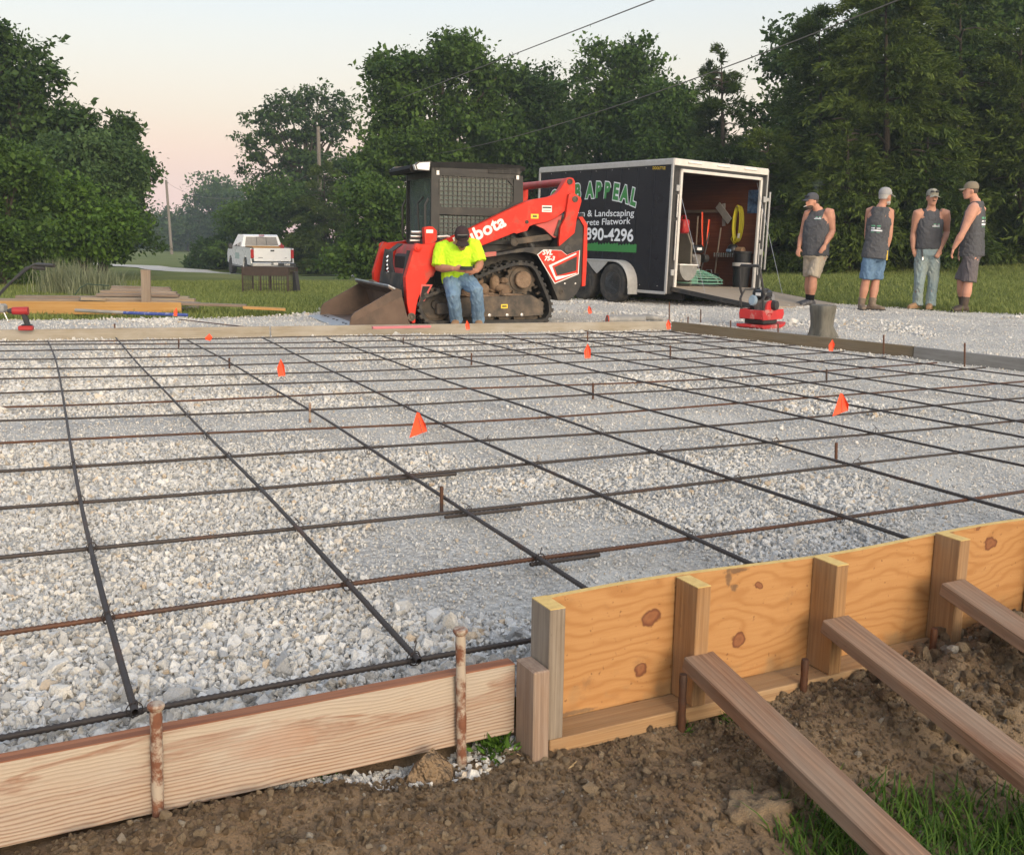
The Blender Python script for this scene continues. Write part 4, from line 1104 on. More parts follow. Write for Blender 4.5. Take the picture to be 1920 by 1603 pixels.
# tracks
loop = [(.554, .471), (.141, .618), (-.036, .685), (-.18, .731), (-.324, .774), (-.451, .782), (-.58, .762), (-.656, .695), (-.704, .611), (-.753, .509), (-.812, .389), (-.862, .269), (-.874, .166), (-.857, .097), (-.80, .025), (-.74, 0.0),
        (-.3, 0), (.3, 0), (.70, 0.0), (.76, .012), (.815, .054), (.867, .119), (.896, .23), (.877, .321), (.81, .385), (.694, .421)]
def resample(loop, step):
    P = np.array(loop + [loop[0]]); d = np.concatenate([[0], np.cumsum(np.linalg.norm(np.diff(P, axis=0), axis=1))])
    n = int(round(d[-1] / step)); s = np.arange(n) * d[-1] / n
    return np.stack([np.interp(s, d, P[:, 0]), np.interp(s, d, P[:, 1])], -1)
def track(s):
    Q = resample(loop, .045); n = len(Q)
    cen = np.array([0, .3])
    tan = np.roll(Q, -1, 0) - np.roll(Q, 1, 0); tan /= np.linalg.norm(tan, axis=1)[:, None]
    nrm = np.stack([tan[:, 1], -tan[:, 0]], -1)
    if np.mean(np.sum(nrm * (Q - cen), 1)) < 0: nrm = -nrm
    y0, y1 = s * .50, s * .82
    V = []; F = []
    for i in range(n):
        o_ = Q[i] - nrm[i] * .022; b_ = Q[i] - nrm[i] * .058
        V += [(o_[0], y0, o_[1]), (o_[0], y1, o_[1]), (b_[0], y1, b_[1]), (b_[0], y0, b_[1])]
    for i in range(n):
        j = (i + 1) % n
        for k in range(4): F.append((i * 4 + k, i * 4 + (k + 1) % 4, j * 4 + (k + 1) % 4, j * 4 + k))
    tr = MB().add(V, F).build('track_belt', RUBBER, ldr, smooth=30)
    lug = MB(); ins = MB()
    Q2 = resample(loop, .085); n2 = len(Q2)
    t2 = np.roll(Q2, -1, 0) - np.roll(Q2, 1, 0); t2 /= np.linalg.norm(t2, axis=1)[:, None]; n_2 = np.stack([t2[:, 1], -t2[:, 0]], -1)
    if np.mean(np.sum(n_2 * (Q2 - cen), 1)) < 0: n_2 = -n_2
    for i in range(n2):
        c = Q2[i] - n_2[i] * .013; R = Matrix(((t2[i][0], 0, n_2[i][0]), (0, 1, 0), (t2[i][1], 0, n_2[i][1])))
        lug.box((c[0], s * (.58 if i % 2 else .74), c[1]), (.05, .17, .030), R, .006)
        lug.box((c[0], s * (.795 if i % 2 else .525), c[1]), (.035, .055, .026), R, .005)
        d_ = Q2[i] - n_2[i] * .085
        ins.box((d_[0], s * .66, d_[1]), (.03, .05, .055), R, .006)
    lug.build('track_lugs', RUBBER, tr); ins.build('drive_lugs', MUDDY, tr)
    # idler, sprocket, rollers
    w_ = MB()
    w_.lathe([(.02, -.06), (.17, -.06), (.205, -.045), (.205, .045), (.17, .06), (.165, .03), (.06, .03), (.05, .07), (0, .072)], (.63, s * .66, .245), (0, s, 0), 26).build('idler_wheel', MUDDY, ldr, smooth=30)
    sp = MB(); poly = []
    for i in range(15 * 4):
        a = 2 * math.pi * i / 60; r = .205 if i % 4 in (1, 2) else .172
        poly.append((-.475 + r * math.cos(a), .545 + r * math.sin(a)))
    sp.prism(poly, s * .64, s * .69)
    sp.lathe([(.15, 0), (.15, .02), (.10, .03)], (-.475, s * .69, .545), (0, s, 0), 20)
    so = sp.build('drive_sprocket', MUDDY, ldr, smooth=30)
    MB().lathe([(.105, 0), (.105, .09), (.095, .10), (0, .102)], (-.475, s * .70, .545), (0, s, 0), 22).build('hub', MUD, so, smooth=30)
    rl = MB()
    for x in (-.60, -.445, -.25, -.02, .2, .4): rl.lathe([(.03, -.08), (.075, -.08), (.085, -.06), (.085, .05), (.06, .06), (.03, .07), (0, .07)], (x, s * .70, .105), (0, s, 0), 16)
    rl.build('track_rollers', MUDDY, ldr, smooth=30)
    fr = MB()
    fr.prism([(.49, .30), (.30, .335), (-.57, .36), (-.735, .27), (-.734, .112), (-.45, .10), (.40, .10), (.49, .13)], s * .60, s * .815)
    fr.box((.56, s * .735, .20), (.16, .13, .13), None, .01)
    fo = fr.build('track_frame', MUDDY, ldr)
    bo = MB()
    for x in (-.445, -.25, -.02, .2): bo.lathe([(.02, 0), (.02, .012), (0, .014)], (x, s * .816, .118), (0, s, 0), 8)
    bo.build('bolts', STEEL, fo)
    if s > 0:
        MB().box((-.215, .8165, .225), (.085, .004, .05)).build('warning_decal', YELLOW, fo)
        MB().box((-.215, .819, .225), (.06, .003, .018)).build('decal_print', BLACK, fo)
    md = MB()
    r_ = random.Random(5)
    for i in range(26): md.ell((r_.uniform(-.35, .25), s * r_.uniform(.55, .72), .36 + r_.uniform(-.02, .17) * (1 if i % 2 else .5)), (r_.uniform(.05, .1), .06, r_.uniform(.04, .09)), None, 8, 6)
    for i in range(14): md.ell((r_.uniform(-.7, .45), s * r_.uniform(.62, .78), .345 + r_.uniform(0, .02)), (r_.uniform(.05, .12), .06, .02), None, 8, 5)
    md.build('mud_packing', MUD, ldr, smooth=True)
both(track)
# chassis and rear body
ch = MB(); ch.box((-.05, 0, .52), (1.75, .94, .62), None, .03); ch.prism([(.55, .95), (.62, .80), (.55, .40), (-1.05, .32), (-1.20, .5), (-1.20, 1.30), (-.9, 1.36), (-.5, 1.0)], -.5, .5)
ch.build('chassis', GREYPANEL, ldr)
MB().box((-.90, 0, 1.32), (.55, .9, .10), None, .03).build('engine_hood', BLACKSTEEL, ldr)
def rear_panel(s):
    p = [(.02, .86), (-.097, .865), (-.304, .90), (-.485, .937), (-.901, .948), (-1.235, 1.365), (-1.252, .525), (-1.173, .37), (-1.07, .287), (-.93, .288), (-.84, .48), (-.70, .788), (-.66, .83), (-.578, .868), (-.468, .884), (-.30, .868), (-.10, .835), (.02, .815)]
    o = MB().prism(p, s * .56, s * .835).build('rear_side_panel', GREYPANEL, ldr)
    MB().prism([(-1.164, 1.317), (-1.221, 1.318), (-1.29, 1.226), (-1.296, .784), (-1.285, .474), (-1.238, .465), (-1.245, 1.2)], s * .60, s * .858).build('rear_guard', RED, ldr)
    MB().prism([(.14, .865), (-.09, .885), (-.09, .835), (.14, .805)], s * .80, s * .846).build('step', REDFADE, ldr)
    if s > 0:
        sv = [(-.641, .851), (-.72, .908), (-.949, .904), (-1.026, .85), (-1.195, .907), (-1.185, .624), (-.875, .509)]
        c = np.mean(sv, 0)
        MB().prism([tuple(c + (np.array(q) - c) * 1.045) for q in sv], .836, .8375).build('decal_border', DECAL, o)
        MB().prism(sv, .838, .8395).build('decal_red', RED, o)
        MB().prism([(-.785, .722), (-1.15, .878), (-1.16, .862), (-.83, .715), (-.885, .588), (-1.02, .602), (-1.16, .632), (-1.17, .624), (-.885, .54)], .840, .8412).build('decal_stripe', DECAL, o)
        MB().prism([(-.86, .70), (-1.165, .835), (-1.16, .66), (-.905, .60)], .840, .8411).build('decal_shade', GREYPANEL, o)
        for txt, x, z, sz in (('SVL', -.695, .853, .085), ('75-3', -.722, .782, .075)):
            t_ = text_mesh(txt, sz, .0035, .0008, shear=.25)
            link('decal_lettering', t_, DECAL, o, M=mat4((-1, 0, 0), (0, 0, 1), (0, 1, 0), (x, .8425, z)))
        MB().lathe([(.05, 0), (.045, .006), (.02, .007), (.018, .002), (0, .002)], (-1.035, .836, .925), (0, 1, 0), 18).build('cap_plate', BLACKSTEEL, o, smooth=30)
        MB().lathe([(.035, 0), (.03, .008), (.016, .008), (.014, 0)], (-.965, .836, .40), (0, 1, 0), 14).build('tie_down_eye', MUDDY, o, smooth=30)
        for x in (-1.01, -1.155): MB().lathe([(.011, 0), (.011, .008), (0, .01)], (x, .836, .50), (0, 1, 0), 8).build('panel_bolt', STEEL, o)
both(rear_panel)
# lift arms
ARM = [(.62, .985), (.255, 1.14), (-.10, 1.31), (-.436, 1.465), (-.545, 1.507), (-.718, 1.536), (-.80, 1.553), (-.856, 1.576), (-.90, 1.61), (-.929, 1.645), (-.985, 1.735), (-1.02, 1.775), (-1.06, 1.79), (-1.10, 1.78), (-1.128, 1.74), (-1.13, 1.58), (-1.06, 1.42), (-.992, 1.379), (-.90, 1.31), (-.771, 1.249), (-.587, 1.212),
       (-.51, 1.185), (-.433, 1.151), (-.262, 1.082), (.139, .929), (.40, .80), (.56, .725), (.644, .666), (.72, .585), (.778, .501), (.835, .42), (.874, .337), (.90, .24), (.913, .145), (.913, .043), (.951, .034), (.989, .136), (1.017, .265), (1.035, .574), (.985, .74), (.931, .909), (.893, .972), (.836, .959)]
def arm(s):
    o = MB().prism(ARM, s * .70, s * .815).build('lift_arm', RED, ldr)
    bm = bmesh.new(); bm.from_mesh(o.data); bmesh.ops.bevel(bm, geom=[e for e in bm.edges if abs((e.verts[0].co - e.verts[1].co).y) < .01], offset=.006, segments=1, affect='EDGES'); bm.to_mesh(o.data); bm.free()
    MB().prism([(-1.025, 1.585), (-1.06, 1.60), (-1.109, 1.592), (-1.185, 1.551), (-1.196, 1.509), (-1.136, 1.29), (-1.113, 1.121), (-.91, .958), (-.905, 1.0), (-.923, 1.185), (-.985, 1.303)], s * .818, s * .865).build('rear_link', RED, ldr)
    MB().prism([(-.62, 1.21), (-.739, 1.165), (-.873, 1.06), (-.91, 1.06), (-.978, 1.338), (-.80, 1.26)], s * .735, s * .775).build('arm_gusset', REDFADE, ldr)
    MB().bar((-.955, s * .79, 1.27), (-.89, s * .79, 1.08), .05, .012, (0, 1, 0)).build('hose_clamp', MUDDY, ldr)
    MB().cyl((-.47, s * .66, 1.19), (-.66, s * .66, .90), .045, .04, 14).build('lift_cylinder', BLACKSTEEL, ldr, smooth=30)
    MB().cyl((-.66, s * .66, .90), (-.86, s * .66, .62), .028, .028, 12).build('cylinder_rod', STEEL, ldr, smooth=30)
    MB().bar((-.34, s * .72, 1.0), (-.86, s * .72, 1.07), .075, .03, (0, 1, 0), .005).build('lower_link', MUDDY, ldr)
    pins = MB()
    for x, z, r in ((-1.053, 1.738, .036), (-1.106, 1.528, .038), (-.492, 1.242, .022), (-.36, 1.0, .05)): pins.lathe([(r, 0), (r, .012), (r * .8, .014), (r * .75, .004), (0, .004)], (x, s * (.815 if r != .038 else .865) - (.07 * s if r == .05 else 0), z), (0, s, 0), 16)
    pins.build('pivot_pins', MUDDY, ldr, smooth=30)
    MB().lathe([(.048, 0), (.048, .014), (.04, .018), (.022, .02), (.02, .03), (0, .032)], (.885, s * .815, .918), (0, s, 0), 18).build('tilt_pin', RED, o, smooth=30)
    MB().lathe([(.05, 0), (.05, .016), (.035, .018), (.03, .006), (.016, .006), (.014, .02), (0, .02)], (.965, s * .815, .112), (0, s, 0), 18).build('bucket_pin', MUDDY, o, smooth=30)
    if s > 0:
        MB().prism([(.825, .47), (.735, .47), (.83, .30), (.86, .315)], .8155, .8165).build('arm_opening', DARK, o)
        MB().prism([(.84, .495), (.70, .49), (.80, .30), (.865, .285)], .8151, .8157).build('opening_rim', REDFADE, o)
        MB().prism([(-.30, 1.24), (-.20, 1.16), (-.36, 1.10), (-.50, 1.14), (-.53, 1.20), (-.47, 1.36), (-.36, 1.36)], .8145, .8175).build('cover_plate', RED, o)
        MB().box((-.595, .8165, 1.312), (.10, .003, .055)).build('warning_decal', YELLOW, o)
        MB().box((-.595, .819, 1.312), (.055, .002, .02)).build('decal_print', BLACK, o)
        MB().box((-.755, .8165, 1.405), (.13, .003, .078)).build('white_decal', DECAL, o)
        MB().box((-.755, .819, 1.42), (.115, .002, .018)).build('decal_print', BLACK, o)
        MB().box((-.755, .819, 1.385), (.10, .002, .008)).build('decal_print', REDFADE, o)
        # brand lettering along the boom
        ang = math.atan2(.3, -.62)
        dx = np.array([-.90, .435]); up_ = np.array([.435, .90])
        t_ = text_mesh('Kubota', .235, .0075, .001, spacing=1.04)
        bx = [v.co.x for v in t_.vertices]; wd = max(bx)
        sc_ = .70 / wd
        st = np.array([.40, .895])
        t_.transform(mat4((dx[0] * sc_, 0, dx[1] * sc_), (up_[0] * sc_ * .95, 0, up_[1] * sc_ * .95), (0, 1, 0), (st[0], .8165, st[1])))
        link('brand_lettering', t_, DECAL, o)
both(arm)
MB().cyl((-1.06, -.72, 1.738), (-1.06, .72, 1.738), .048, None, 18).build('cross_tube', REDFADE, ldr, smooth=30)
MB().cyl((.70, -.72, .62), (.70, .72, .62), .05, None, 14).build('front_cross_tube', REDFADE, ldr, smooth=30)
MB().prism([(.66, .95), (.72, .95), (.93, .35), (.85, .30)], -.62, .62).build('arm_back_plate', REDFADE, ldr)
MB().prism([(.93, .60), (.97, .60), (1.03, .10), (.95, .08)], -.60, .60).build('quick_coupler', GREYPANEL, ldr)
for s in (1, -1):
    MB().cyl((.90, s * .52, .88), (.975, s * .52, .45), .035, None, 12).build('tilt_cylinder', BLACKSTEEL, ldr, smooth=30)
hz = MB()
for k in range(5): hz.tube([(.80, -.35 + k * .05, .95), (.93, -.35 + k * .05, .86), (.95, -.33 + k * .06, .70), (.93, -.30 + k * .08, .5)], .011, 7)
hz.build('hydraulic_hoses', BLACKSTEEL, ldr, smooth=True)
cp = MB()
for k in range(5): cp.cyl((.94, -.30, .80 - k * .05), (.965, -.30, .775 - k * .05), .016, .016, 8)
cp.build('couplers', CHROME, ldr, smooth=True)
# bucket
side = [(1.156, .452), (1.10, .43), (1.09, .36), (1.007, .036), (1.03, .012), (1.72, .012), (1.70, .13), (1.66, .175)]
b2 = MB(); b2.prism([(1.0, .03), (1.03, .008), (1.66, .008), (1.66, .022), (1.04, .03), (1.02, .05), (1.105, .36), (1.25, .455), (1.24, .468), (1.09, .375)], -.85, .85)
bko = b2.build('bucket', BUCKET, ldr)
for s in (1, -1):
    MB().prism(side, s * .865, s * .85).build('bucket_side', BUCKET, bko)
    MB().prism([(1.156, .452), (1.10, .43), (1.09, .36), (1.70, .06), (1.70, .13), (1.66, .175)], s * .866, s * .874).build('side_wear_plate', BUCKET, bko)
MB().box((1.185, 0, .452), (.15, 1.70, .022), Matrix.Rotation(-.45, 3, 'Y'), .004).build('bucket_top_beam', WORNSTEEL, bko)
MB().box((1.20, .02, .478), (.11, .24, .025), Matrix.Rotation(-.45, 3, 'Y'), .004).build('bucket_step', BUCKET, bko)
MB().prism([(1.60, .005), (1.86, .002), (1.87, .008), (1.86, .014), (1.60, .030)], -.868, .868).build('cutting_edge', WORNSTEEL, bko)
bl = MB()
for y in (-.6, -.45, -.1, .1, .45, .6): bl.lathe([(.016, 0), (.016, .008), (0, .009)], (1.70, y, .024), (0, 0, 1), 8)
bl.build('edge_bolts', BLACKSTEEL, bko)
# cab
CX0, CX1, CY = -.50, .62, .55
cabf = MB()
def cab_side(s):
    y0, y1 = s * (CY - .035), s * CY
    m = cabf
    m.prism([(.64, .97), (.56, .97), (.535, 1.30), (.55, 1.80), (.635, 1.90)], y0, y1)
    m.prism([(-.42, 1.42), (-.49, 1.30), (-.50, .97), (-.56, .97), (-.54, 1.80), (-.42, 1.80)], y0, y1)
    m.prism([(.56, 1.77), (-.46, 1.76), (-.54, 1.88), (.635, 1.90)], y0, y1)
    m.prism([(.548, 1.315), (-.48, 1.30), (-.46, 1.41), (.548, 1.40)], y0 + s * .002, y1 - s * .002)
    m.prism([(.56, .97), (-.50, .97), (-.50, 1.02), (.56, 1.02)], y0 + s * .002, y1 - s * .002)
    for q in ([(.56, 1.77), (.50, 1.77), (.56, 1.70)], [(-.40, 1.76), (-.33, 1.76), (-.42, 1.66)], [(-.42, 1.41), (-.33, 1.41), (-.42, 1.50)], [(.55, 1.40), (.50, 1.40), (.55, 1.45)]): m.prism(q, y0 + s * .004, y1 - s * .004)
    g = MB()
    for i in range(17):
        x = .53 - i * .058
        g.box((x, s * (CY - .012), 1.585), (.010, .008, .37)); g.box((x, s * (CY - .012), 1.16), (.010, .008, .28))
    for i in range(7): g.box((.05, s * (CY - .020), 1.435 + i * .053), (.97, .008, .010))
    for i in range(5): g.box((.05, s * (CY - .020), 1.055 + i * .053), (1.05, .008, .010))
    g.build('window_guard', BLACKSTEEL, ldr)
    MB().box((.06, s * (CY - .03), 1.585), (.98, .005, .38)).build('side_window', GLASS, ldr)
    MB().box((.04, s * (CY - .03), 1.16), (1.03, .005, .28)).build('side_window', GLASS, ldr)
    # vent and stickers
    if s > 0:
        v = MB(); v.box((-.29, CY + .004, 1.852), (.42, .012, .075), None, .003)
        vo = v.build('roof_vent', GREYCAB, ldr)
        vv = MB()
        for k in range(4):
            for j in range(4): vv.box((-.46 + j * .10 + .04, CY + .012, 1.825 + k * .018), (.085, .004, .008))
        vv.build('vent_slots', DARK, vo)
        MB().box((.555, CY + .002, 1.80), (.035, .004, .05)).build('sticker', DECAL, ldr); MB().box((-.47, CY + .002, 1.78), (.035, .004, .05)).build('sticker', DECAL, ldr)
        MB().prism([(.54, 1.79), (.20, 1.795), (.12, 1.825), (-.50, 1.81), (-.50, 1.90), (.54, 1.915)], CY - .001, CY + .006).build('roof_side_skin', GREYCAB, ldr)
both(cab_side)
cabf.box((.59, -CY + .04, 1.43), (.07, .05, .9)); cabf.box((.59, CY - .04, 1.43), (.07, .05, .9)); cabf.box((.60, 0, 1.80), (.06, 1.06, .10)); cabf.box((.60, 0, .98), (.06, 1.06, .08))
cabf.box((-.49, 0, 1.75), (.05, 1.06, .14)); cabf.box((-.49, 0, 1.15), (.05, 1.06, .35))
cabf.build('cab_frame', GREYCAB, ldr)
ROOFM = pmat('cab_roof_black', (.014, .014, .015), (.020, .020, .020), 6, rough=.75, spec=.12)
MB().prism([(.66, 1.885), (.64, 1.92), (.30, 1.935), (-.50, 1.925), (-.57, 1.90), (-.56, 1.86), (.64, 1.86)], -CY - .01, CY + .01).build('cab_roof', ROOFM, ldr)
MB().prism([(.64, 1.93), (.86, 1.885), (.885, 1.84), (.86, 1.80), (.64, 1.82)], -.47, .47).build('front_visor', ROOFM, ldr)
for s in (1, -1):
    hd = MB().prism([(.64, 1.93), (.80, 1.915), (.84, 1.88), (.82, 1.82), (.66, 1.815)], s * .475, s * .56).build('headlight', BLACKSTEEL, ldr)
    MB().prism([(.66, 1.918), (.79, 1.905), (.825, 1.875), (.81, 1.83), (.67, 1.825)], s * .561, s * .568).build('lens', LAMP, hd)
    MB().prism([(.842, 1.885), (.85, 1.88), (.83, 1.825), (.822, 1.822)], s * .48, s * .555).build('front_lens', LAMP, hd)
gf = MB()
for i in range(10): gf.box((.61, -.42 + i * .093, 1.4), (.006, .006, .72))
for i in range(14): gf.box((.612, 0, 1.06 + i * .052), (.006, .92, .006))
MB().box((.605, 0, 1.42), (.006, .98, .74)).build('front_door_glass', GLASS, ldr)
MB().box((-.485, 0, 1.52), (.006, .98, .34)).build('rear_window', GLASS, ldr)
dr_ = MB()
for s in (1, -1): dr_.tube([(.66, s * .50, 1.0), (.70, s * .50, 1.05), (.70, s * .50, 1.42), (.66, s * .50, 1.50)], .014, 8)
dr_.tube([(.66, .12, 1.0), (.68, .12, 1.45), (.64, .22, 1.52)], .012, 8)
dr_.build('grab_bars', BLACKSTEEL, ldr, smooth=True)
seat = MB(); seat.box((-.05, 0, 1.06), (.45, .5, .12), None, .04); seat.box((-.26, 0, 1.36), (.12, .46, .55), None, .04); seat.build('seat', DARK, ldr)
jl = MB()
for s in (1, -1): jl.box((.12, s * .33, 1.12), (.35, .1, .2), None, .02); jl.tube([(.26, s * .33, 1.2), (.28, s * .33, 1.36)], .02, 8)
jl.build('joystick_consoles', DARK, ldr)
rb = MB().prism([(.799, 1.153), (.74, 1.168), (.694, 1.164), (.646, 1.119), (.646, 1.011), (.694, .965), (.789, .964)], .70, .80).build('hose_guard', RED, ldr)
MB().box((.735, .802, 1.11), (.085, .003, .04)).build('decal', DECAL, rb)
hb = MB()
for k in range(3): hb.cyl((.80, .60 + .03 * k, 1.0 + .05 * k), (.92, .60 + .03 * k, 1.0 + .05 * k), .022, .02, 10)
hb.build('hydraulic_block', STEEL, ldr, smooth=True)
MB().tube([(.62, .74, 1.05), (.5, .74, 1.06), (.4, .70, 1.03), (.3, .68, .98)], .012, 6).build('white_hose', DECAL, ldr, smooth=True)

# ------------------------------------------------------------------ enclosed trailer (local X to its front, Y to its left, Z up, origin rear left floor corner on the ground)
TA = math.radians(126); TYD = 17.3
TB = gy(1247, 551, TYD)                       # rear left lower corner of the box
TU = np.array([math.cos(TA), math.sin(TA), 0]); TV = np.array([TU[1], -TU[0], 0])       # TV points to its right
TM = mat4(TU, -TV, (0, 0, 1), TB) @ Matrix.Rotation(math.radians(1.5), 4, 'X')
TLEN, TWID, THT = 3.55, 2.30, 2.17
trl = empty('enclosed_trailer', mat=TM, label='black enclosed cargo trailer with open rear ramp and green lettering', cat='trailer')
TMi = np.array(TM.inverted()); TMn = np.array(TM)
def tp(px, py, axis, val):
    """pixel -> trailer-local point on the plane where coordinate[axis] == val"""
    d = TMi[:3, :3] @ ray(px, py); c = TMi[:3, :3] @ CAM + TMi[:3, 3]
    return c + (val - c[axis]) / d[axis] * d
SEAM = pmat('panel_seam', (.007, .009, .015), (.011, .013, .019), 3, rough=.4, spec=.2)
PLYRED = woodmat('trailer_lining', (0.30, 0.10, 0.045), (0.21, 0.065, 0.03), 8, 0.08, weather=(0.17, 0.06, 0.035), wamt=0.4, bump=0.1, streak=0.3)
b = MB(); b.box((TLEN / 2, -.012, THT / 2), (TLEN, .024, THT)); b.build('side_wall', TRAILERSIDE, trl)
MB().box((TLEN / 2, -TWID + .012, THT / 2), (TLEN, .024, THT)).build('side_wall', TRAILERSIDE, trl)
MB().box((TLEN + .012, -TWID / 2, THT / 2), (.024, TWID, THT)).build('front_wall', TRAILERSIDE, trl)
MB().box((TLEN / 2, -TWID / 2, THT + .012), (TLEN + .02, TWID, .024)).build('roof', TRIM, trl)
MB().box((TLEN / 2, -TWID / 2, .09), (TLEN, TWID - .06, .06)).build('floor', W_RAMP, trl)
for s_, y in (('r', -TWID + .030), ('l', -.030)): MB().box((TLEN / 2, y, THT / 2 + .05), (TLEN - .05, .010, THT - .14)).build('lining', PLYRED, trl)
MB().box((TLEN - .03, -TWID / 2, THT / 2 + .05), (.010, TWID - .08, THT - .14)).build('lining', PLYRED, trl)
MB().box((TLEN / 2, -TWID / 2, THT - .03), (TLEN - .05, TWID - .08, .01)).build('ceiling_panel', PLYRED, trl)
tm = MB()
tm.box((TLEN / 2, .006, THT - .035), (TLEN + .04, .03, .09), None, .006); tm.box((TLEN / 2, -TWID - .006, THT - .035), (TLEN + .04, .03, .09), None, .006)
tm.box((-.006, .003, THT / 2), (.05, .03, THT), None, .005); tm.box((-.006, -TWID - .003, THT / 2), (.05, .03, THT), None, .005)
tm.box((TLEN + .006, .003, THT / 2), (.05, .03, THT), None, .005)
tm.box((TLEN / 2, .004, .01), (TLEN, .03, .05), None, .005)
tm.build('corner_trim', TRIM, trl)
for i in range(1, 9): MB().box((i * .41, .0012, THT / 2), (.012, .0024, THT - .16)).build('panel_seam', SEAM, trl)
rv = MB()
for i in range(8):
    for z in (.12, THT - .11): rv.lathe([(.008, 0), (.006, .004), (0, .005)], (.2 + i * .43, .001, z), (0, 1, 0), 6)
rv.build('rivets', TRIM, trl)
# rear frame
hdr = MB().box((-.012, -TWID / 2, THT - .035), (.05, TWID - .02, .11), None, .006).build('rear_header', WHITE, trl)
for y in (-.46, -1.15, -1.82): MB().tube([(-.042, y - .15, THT - .025), (-.042, y + .15, THT - .025)], .016, 8).build('marker_light', DECAL, hdr, smooth=True)
rf = MB(); rf.box((-.004, -.10, THT / 2), (.03, .14, THT)); rf.box((-.004, -TWID + .10, THT / 2), (.03, .14, THT)); rf.box((-.004, -TWID / 2, THT - .13), (.03, TWID - .1, .10))
rf.build('rear_posts', BLACKSTEEL, trl)
wf = MB(); wf.box((-.03, -.175, THT / 2 - .03), (.045, .05, THT - .22), None, .005); wf.box((-.03, -TWID + .175, THT / 2 - .03), (.045, .05, THT - .22), None, .005); wf.box((-.03, -TWID / 2, THT - .165), (.045, TWID - .30, .05), None, .005)
wf.build('door_frame', WHITE, trl)
for y, z0, z1 in ((-.115, 1.25, 1.62), (-.115, .55, 1.20), (-TWID + .115, .95, 1.50), (-TWID + .115, .35, .9)):
    MB().cyl((-.045, y, z0), (-.045, y, z1), .016, None, 10).build('lock_bar', STEEL, trl, smooth=True)
for y, z in ((-.10, 1.72), (-.09, .35), (-TWID + .07, 1.66), (-TWID + .09, .75)): MB().box((-.045, y, z), (.04, .07, .10), None, .006).build('hinge', TRIM, trl)
MB().box((-.05, -TWID - .06, 1.12), (.03, .03, 1.35), None, .005).build('door_arm', TRIM, trl)
MB().box((-.03, -TWID - .03, 1.66), (.04, .10, .06), None, .005).build('door_arm', TRIM, trl)
# ramp door lowered to the ground
rp = MB(); Lr = 2.05
ramp_drop = math.asin(min(.5, (TB[2] + .06 - .03) / Lr))
rmp = MB().box((0, 0, 0), (Lr, TWID - .24, .06), None, .004).build('ramp_door', W_RAMP, trl)
rmp.matrix_local = Matrix.Translation((-.03, -TWID / 2, .085)) @ Matrix.Rotation(-ramp_drop, 4, 'Y') @ Matrix.Translation((-Lr / 2, 0, 0))
for y in (1, -1): MB().box((0, y * (TWID / 2 - .11), -.005), (Lr, .03, .075), None, .004).build('ramp_edge', GREYPANEL, rmp)
MB().box((-Lr / 2 - .13, 0, -.012), (.26, TWID - .24, .035), Matrix.Rotation(.05, 3, 'Y'), .004).build('ramp_flap', W_RAMP, rmp)
for y in (-.20, -TWID + .20):
    MB().cyl((.04, y, 1.76 if y > -1 else 1.94), (-.74, y, -.02), .004, None, 6).build('ramp_cable', STEEL, trl)
# wheels and fender
wz = .30
def wheel(x, y, s):
    c = (x, y, TZW)
    ty = MB().lathe([(.19, -.10), (.30, -.105), (.335, -.085), (.345, -.04), (.345, .04), (.335, .085), (.30, .105), (.19, .10)], c, (0, s, 0), 36).build('tyre', RUBBER, trl, smooth=30)
    ri = MB(); ri.lathe([(.19, .10), (.20, .085), (.185, .06), (.16, .02), (.10, .035), (.06, .05), (.055, .09), (.03, .10), (0, .10)], c, (0, s, 0), 24)
    ro = ri.build('rim', STEELGREY, ty, smooth=30)
    h_ = MB()
    for k in range(10): h_.lathe([(.018, 0), (0, .002)], (x + .135 * math.cos(k * .628), y + s * .034, TZW + .135 * math.sin(k * .628)), (0, s, 0), 8)
    h_.build('rim_holes', DARK, ro)
    for k in range(5): pass
    MB().torus((x, y + s * .1, TZW), .225, .006, (0, 1, 0), 30, 5).build('sidewall_ring', RUBBER, ty)
STEELGREY = pmat('rim_grey', (0.12, 0.135, 0.155), (0.09, 0.10, 0.115), 8, rough=0.45, metal=0.3)
wp = tp(1150, 531, 1, .18); TZW = wp[2]; WX1 = wp[0]; WX2 = WX1 + .82
for x in (WX1, WX2):
    wheel(x, .11, 1); wheel(x, -TWID - .11, -1)
fd = MB(); prof = []
for a in np.linspace(-8, 90, 10): prof.append((WX1 - .42 * math.cos(math.radians(a)), TZW + .40 * math.sin(math.radians(a))))
for a in np.linspace(90, -8, 10): prof.append((WX2 + .42 * math.cos(math.radians(180 - a)) * -1, TZW + .40 * math.sin(math.radians(a))))
Vf = []; Ff = []
for x, z in prof: Vf += [(x, .005, z), (x, .215, z), (x, .23, z - .012), (x, .225, z - .035 if True else z)]
for i in range(len(prof) - 1):
    for k in range(3): Ff.append((i * 4 + k, i * 4 + k + 1, i * 4 + 4 + k + 1, i * 4 + 4 + k))
fd.add(Vf, Ff); fo = fd.build('fender', TRIM, trl, smooth=35)
xm = (WX1 + WX2) / 2
MB().prism([(WX1 + .10, TZW + .39), (WX2 - .10, TZW + .39), (xm + .12, TZW + .23), (xm, TZW + .15), (xm - .12, TZW + .23)], .212, .222).build('fender_web', TRIM, fo)
MB().box((WX1 - .42, .11, TZW - .09), (.012, .21, .16)).build('fender_tail', TRIM, fo)
ax = MB()
for x in (WX1, WX2): ax.cyl((x, -.1, TZW - .02), (x, -TWID + .1, TZW - .02), .04, None, 10)
ax.box((TLEN / 2, -.45, -.06), (TLEN, .06, .10)); ax.box((TLEN / 2, -TWID + .45, -.06), (TLEN, .06, .10)); ax.box((TLEN + .7, -TWID / 2, -.05), (1.5, .1, .1))
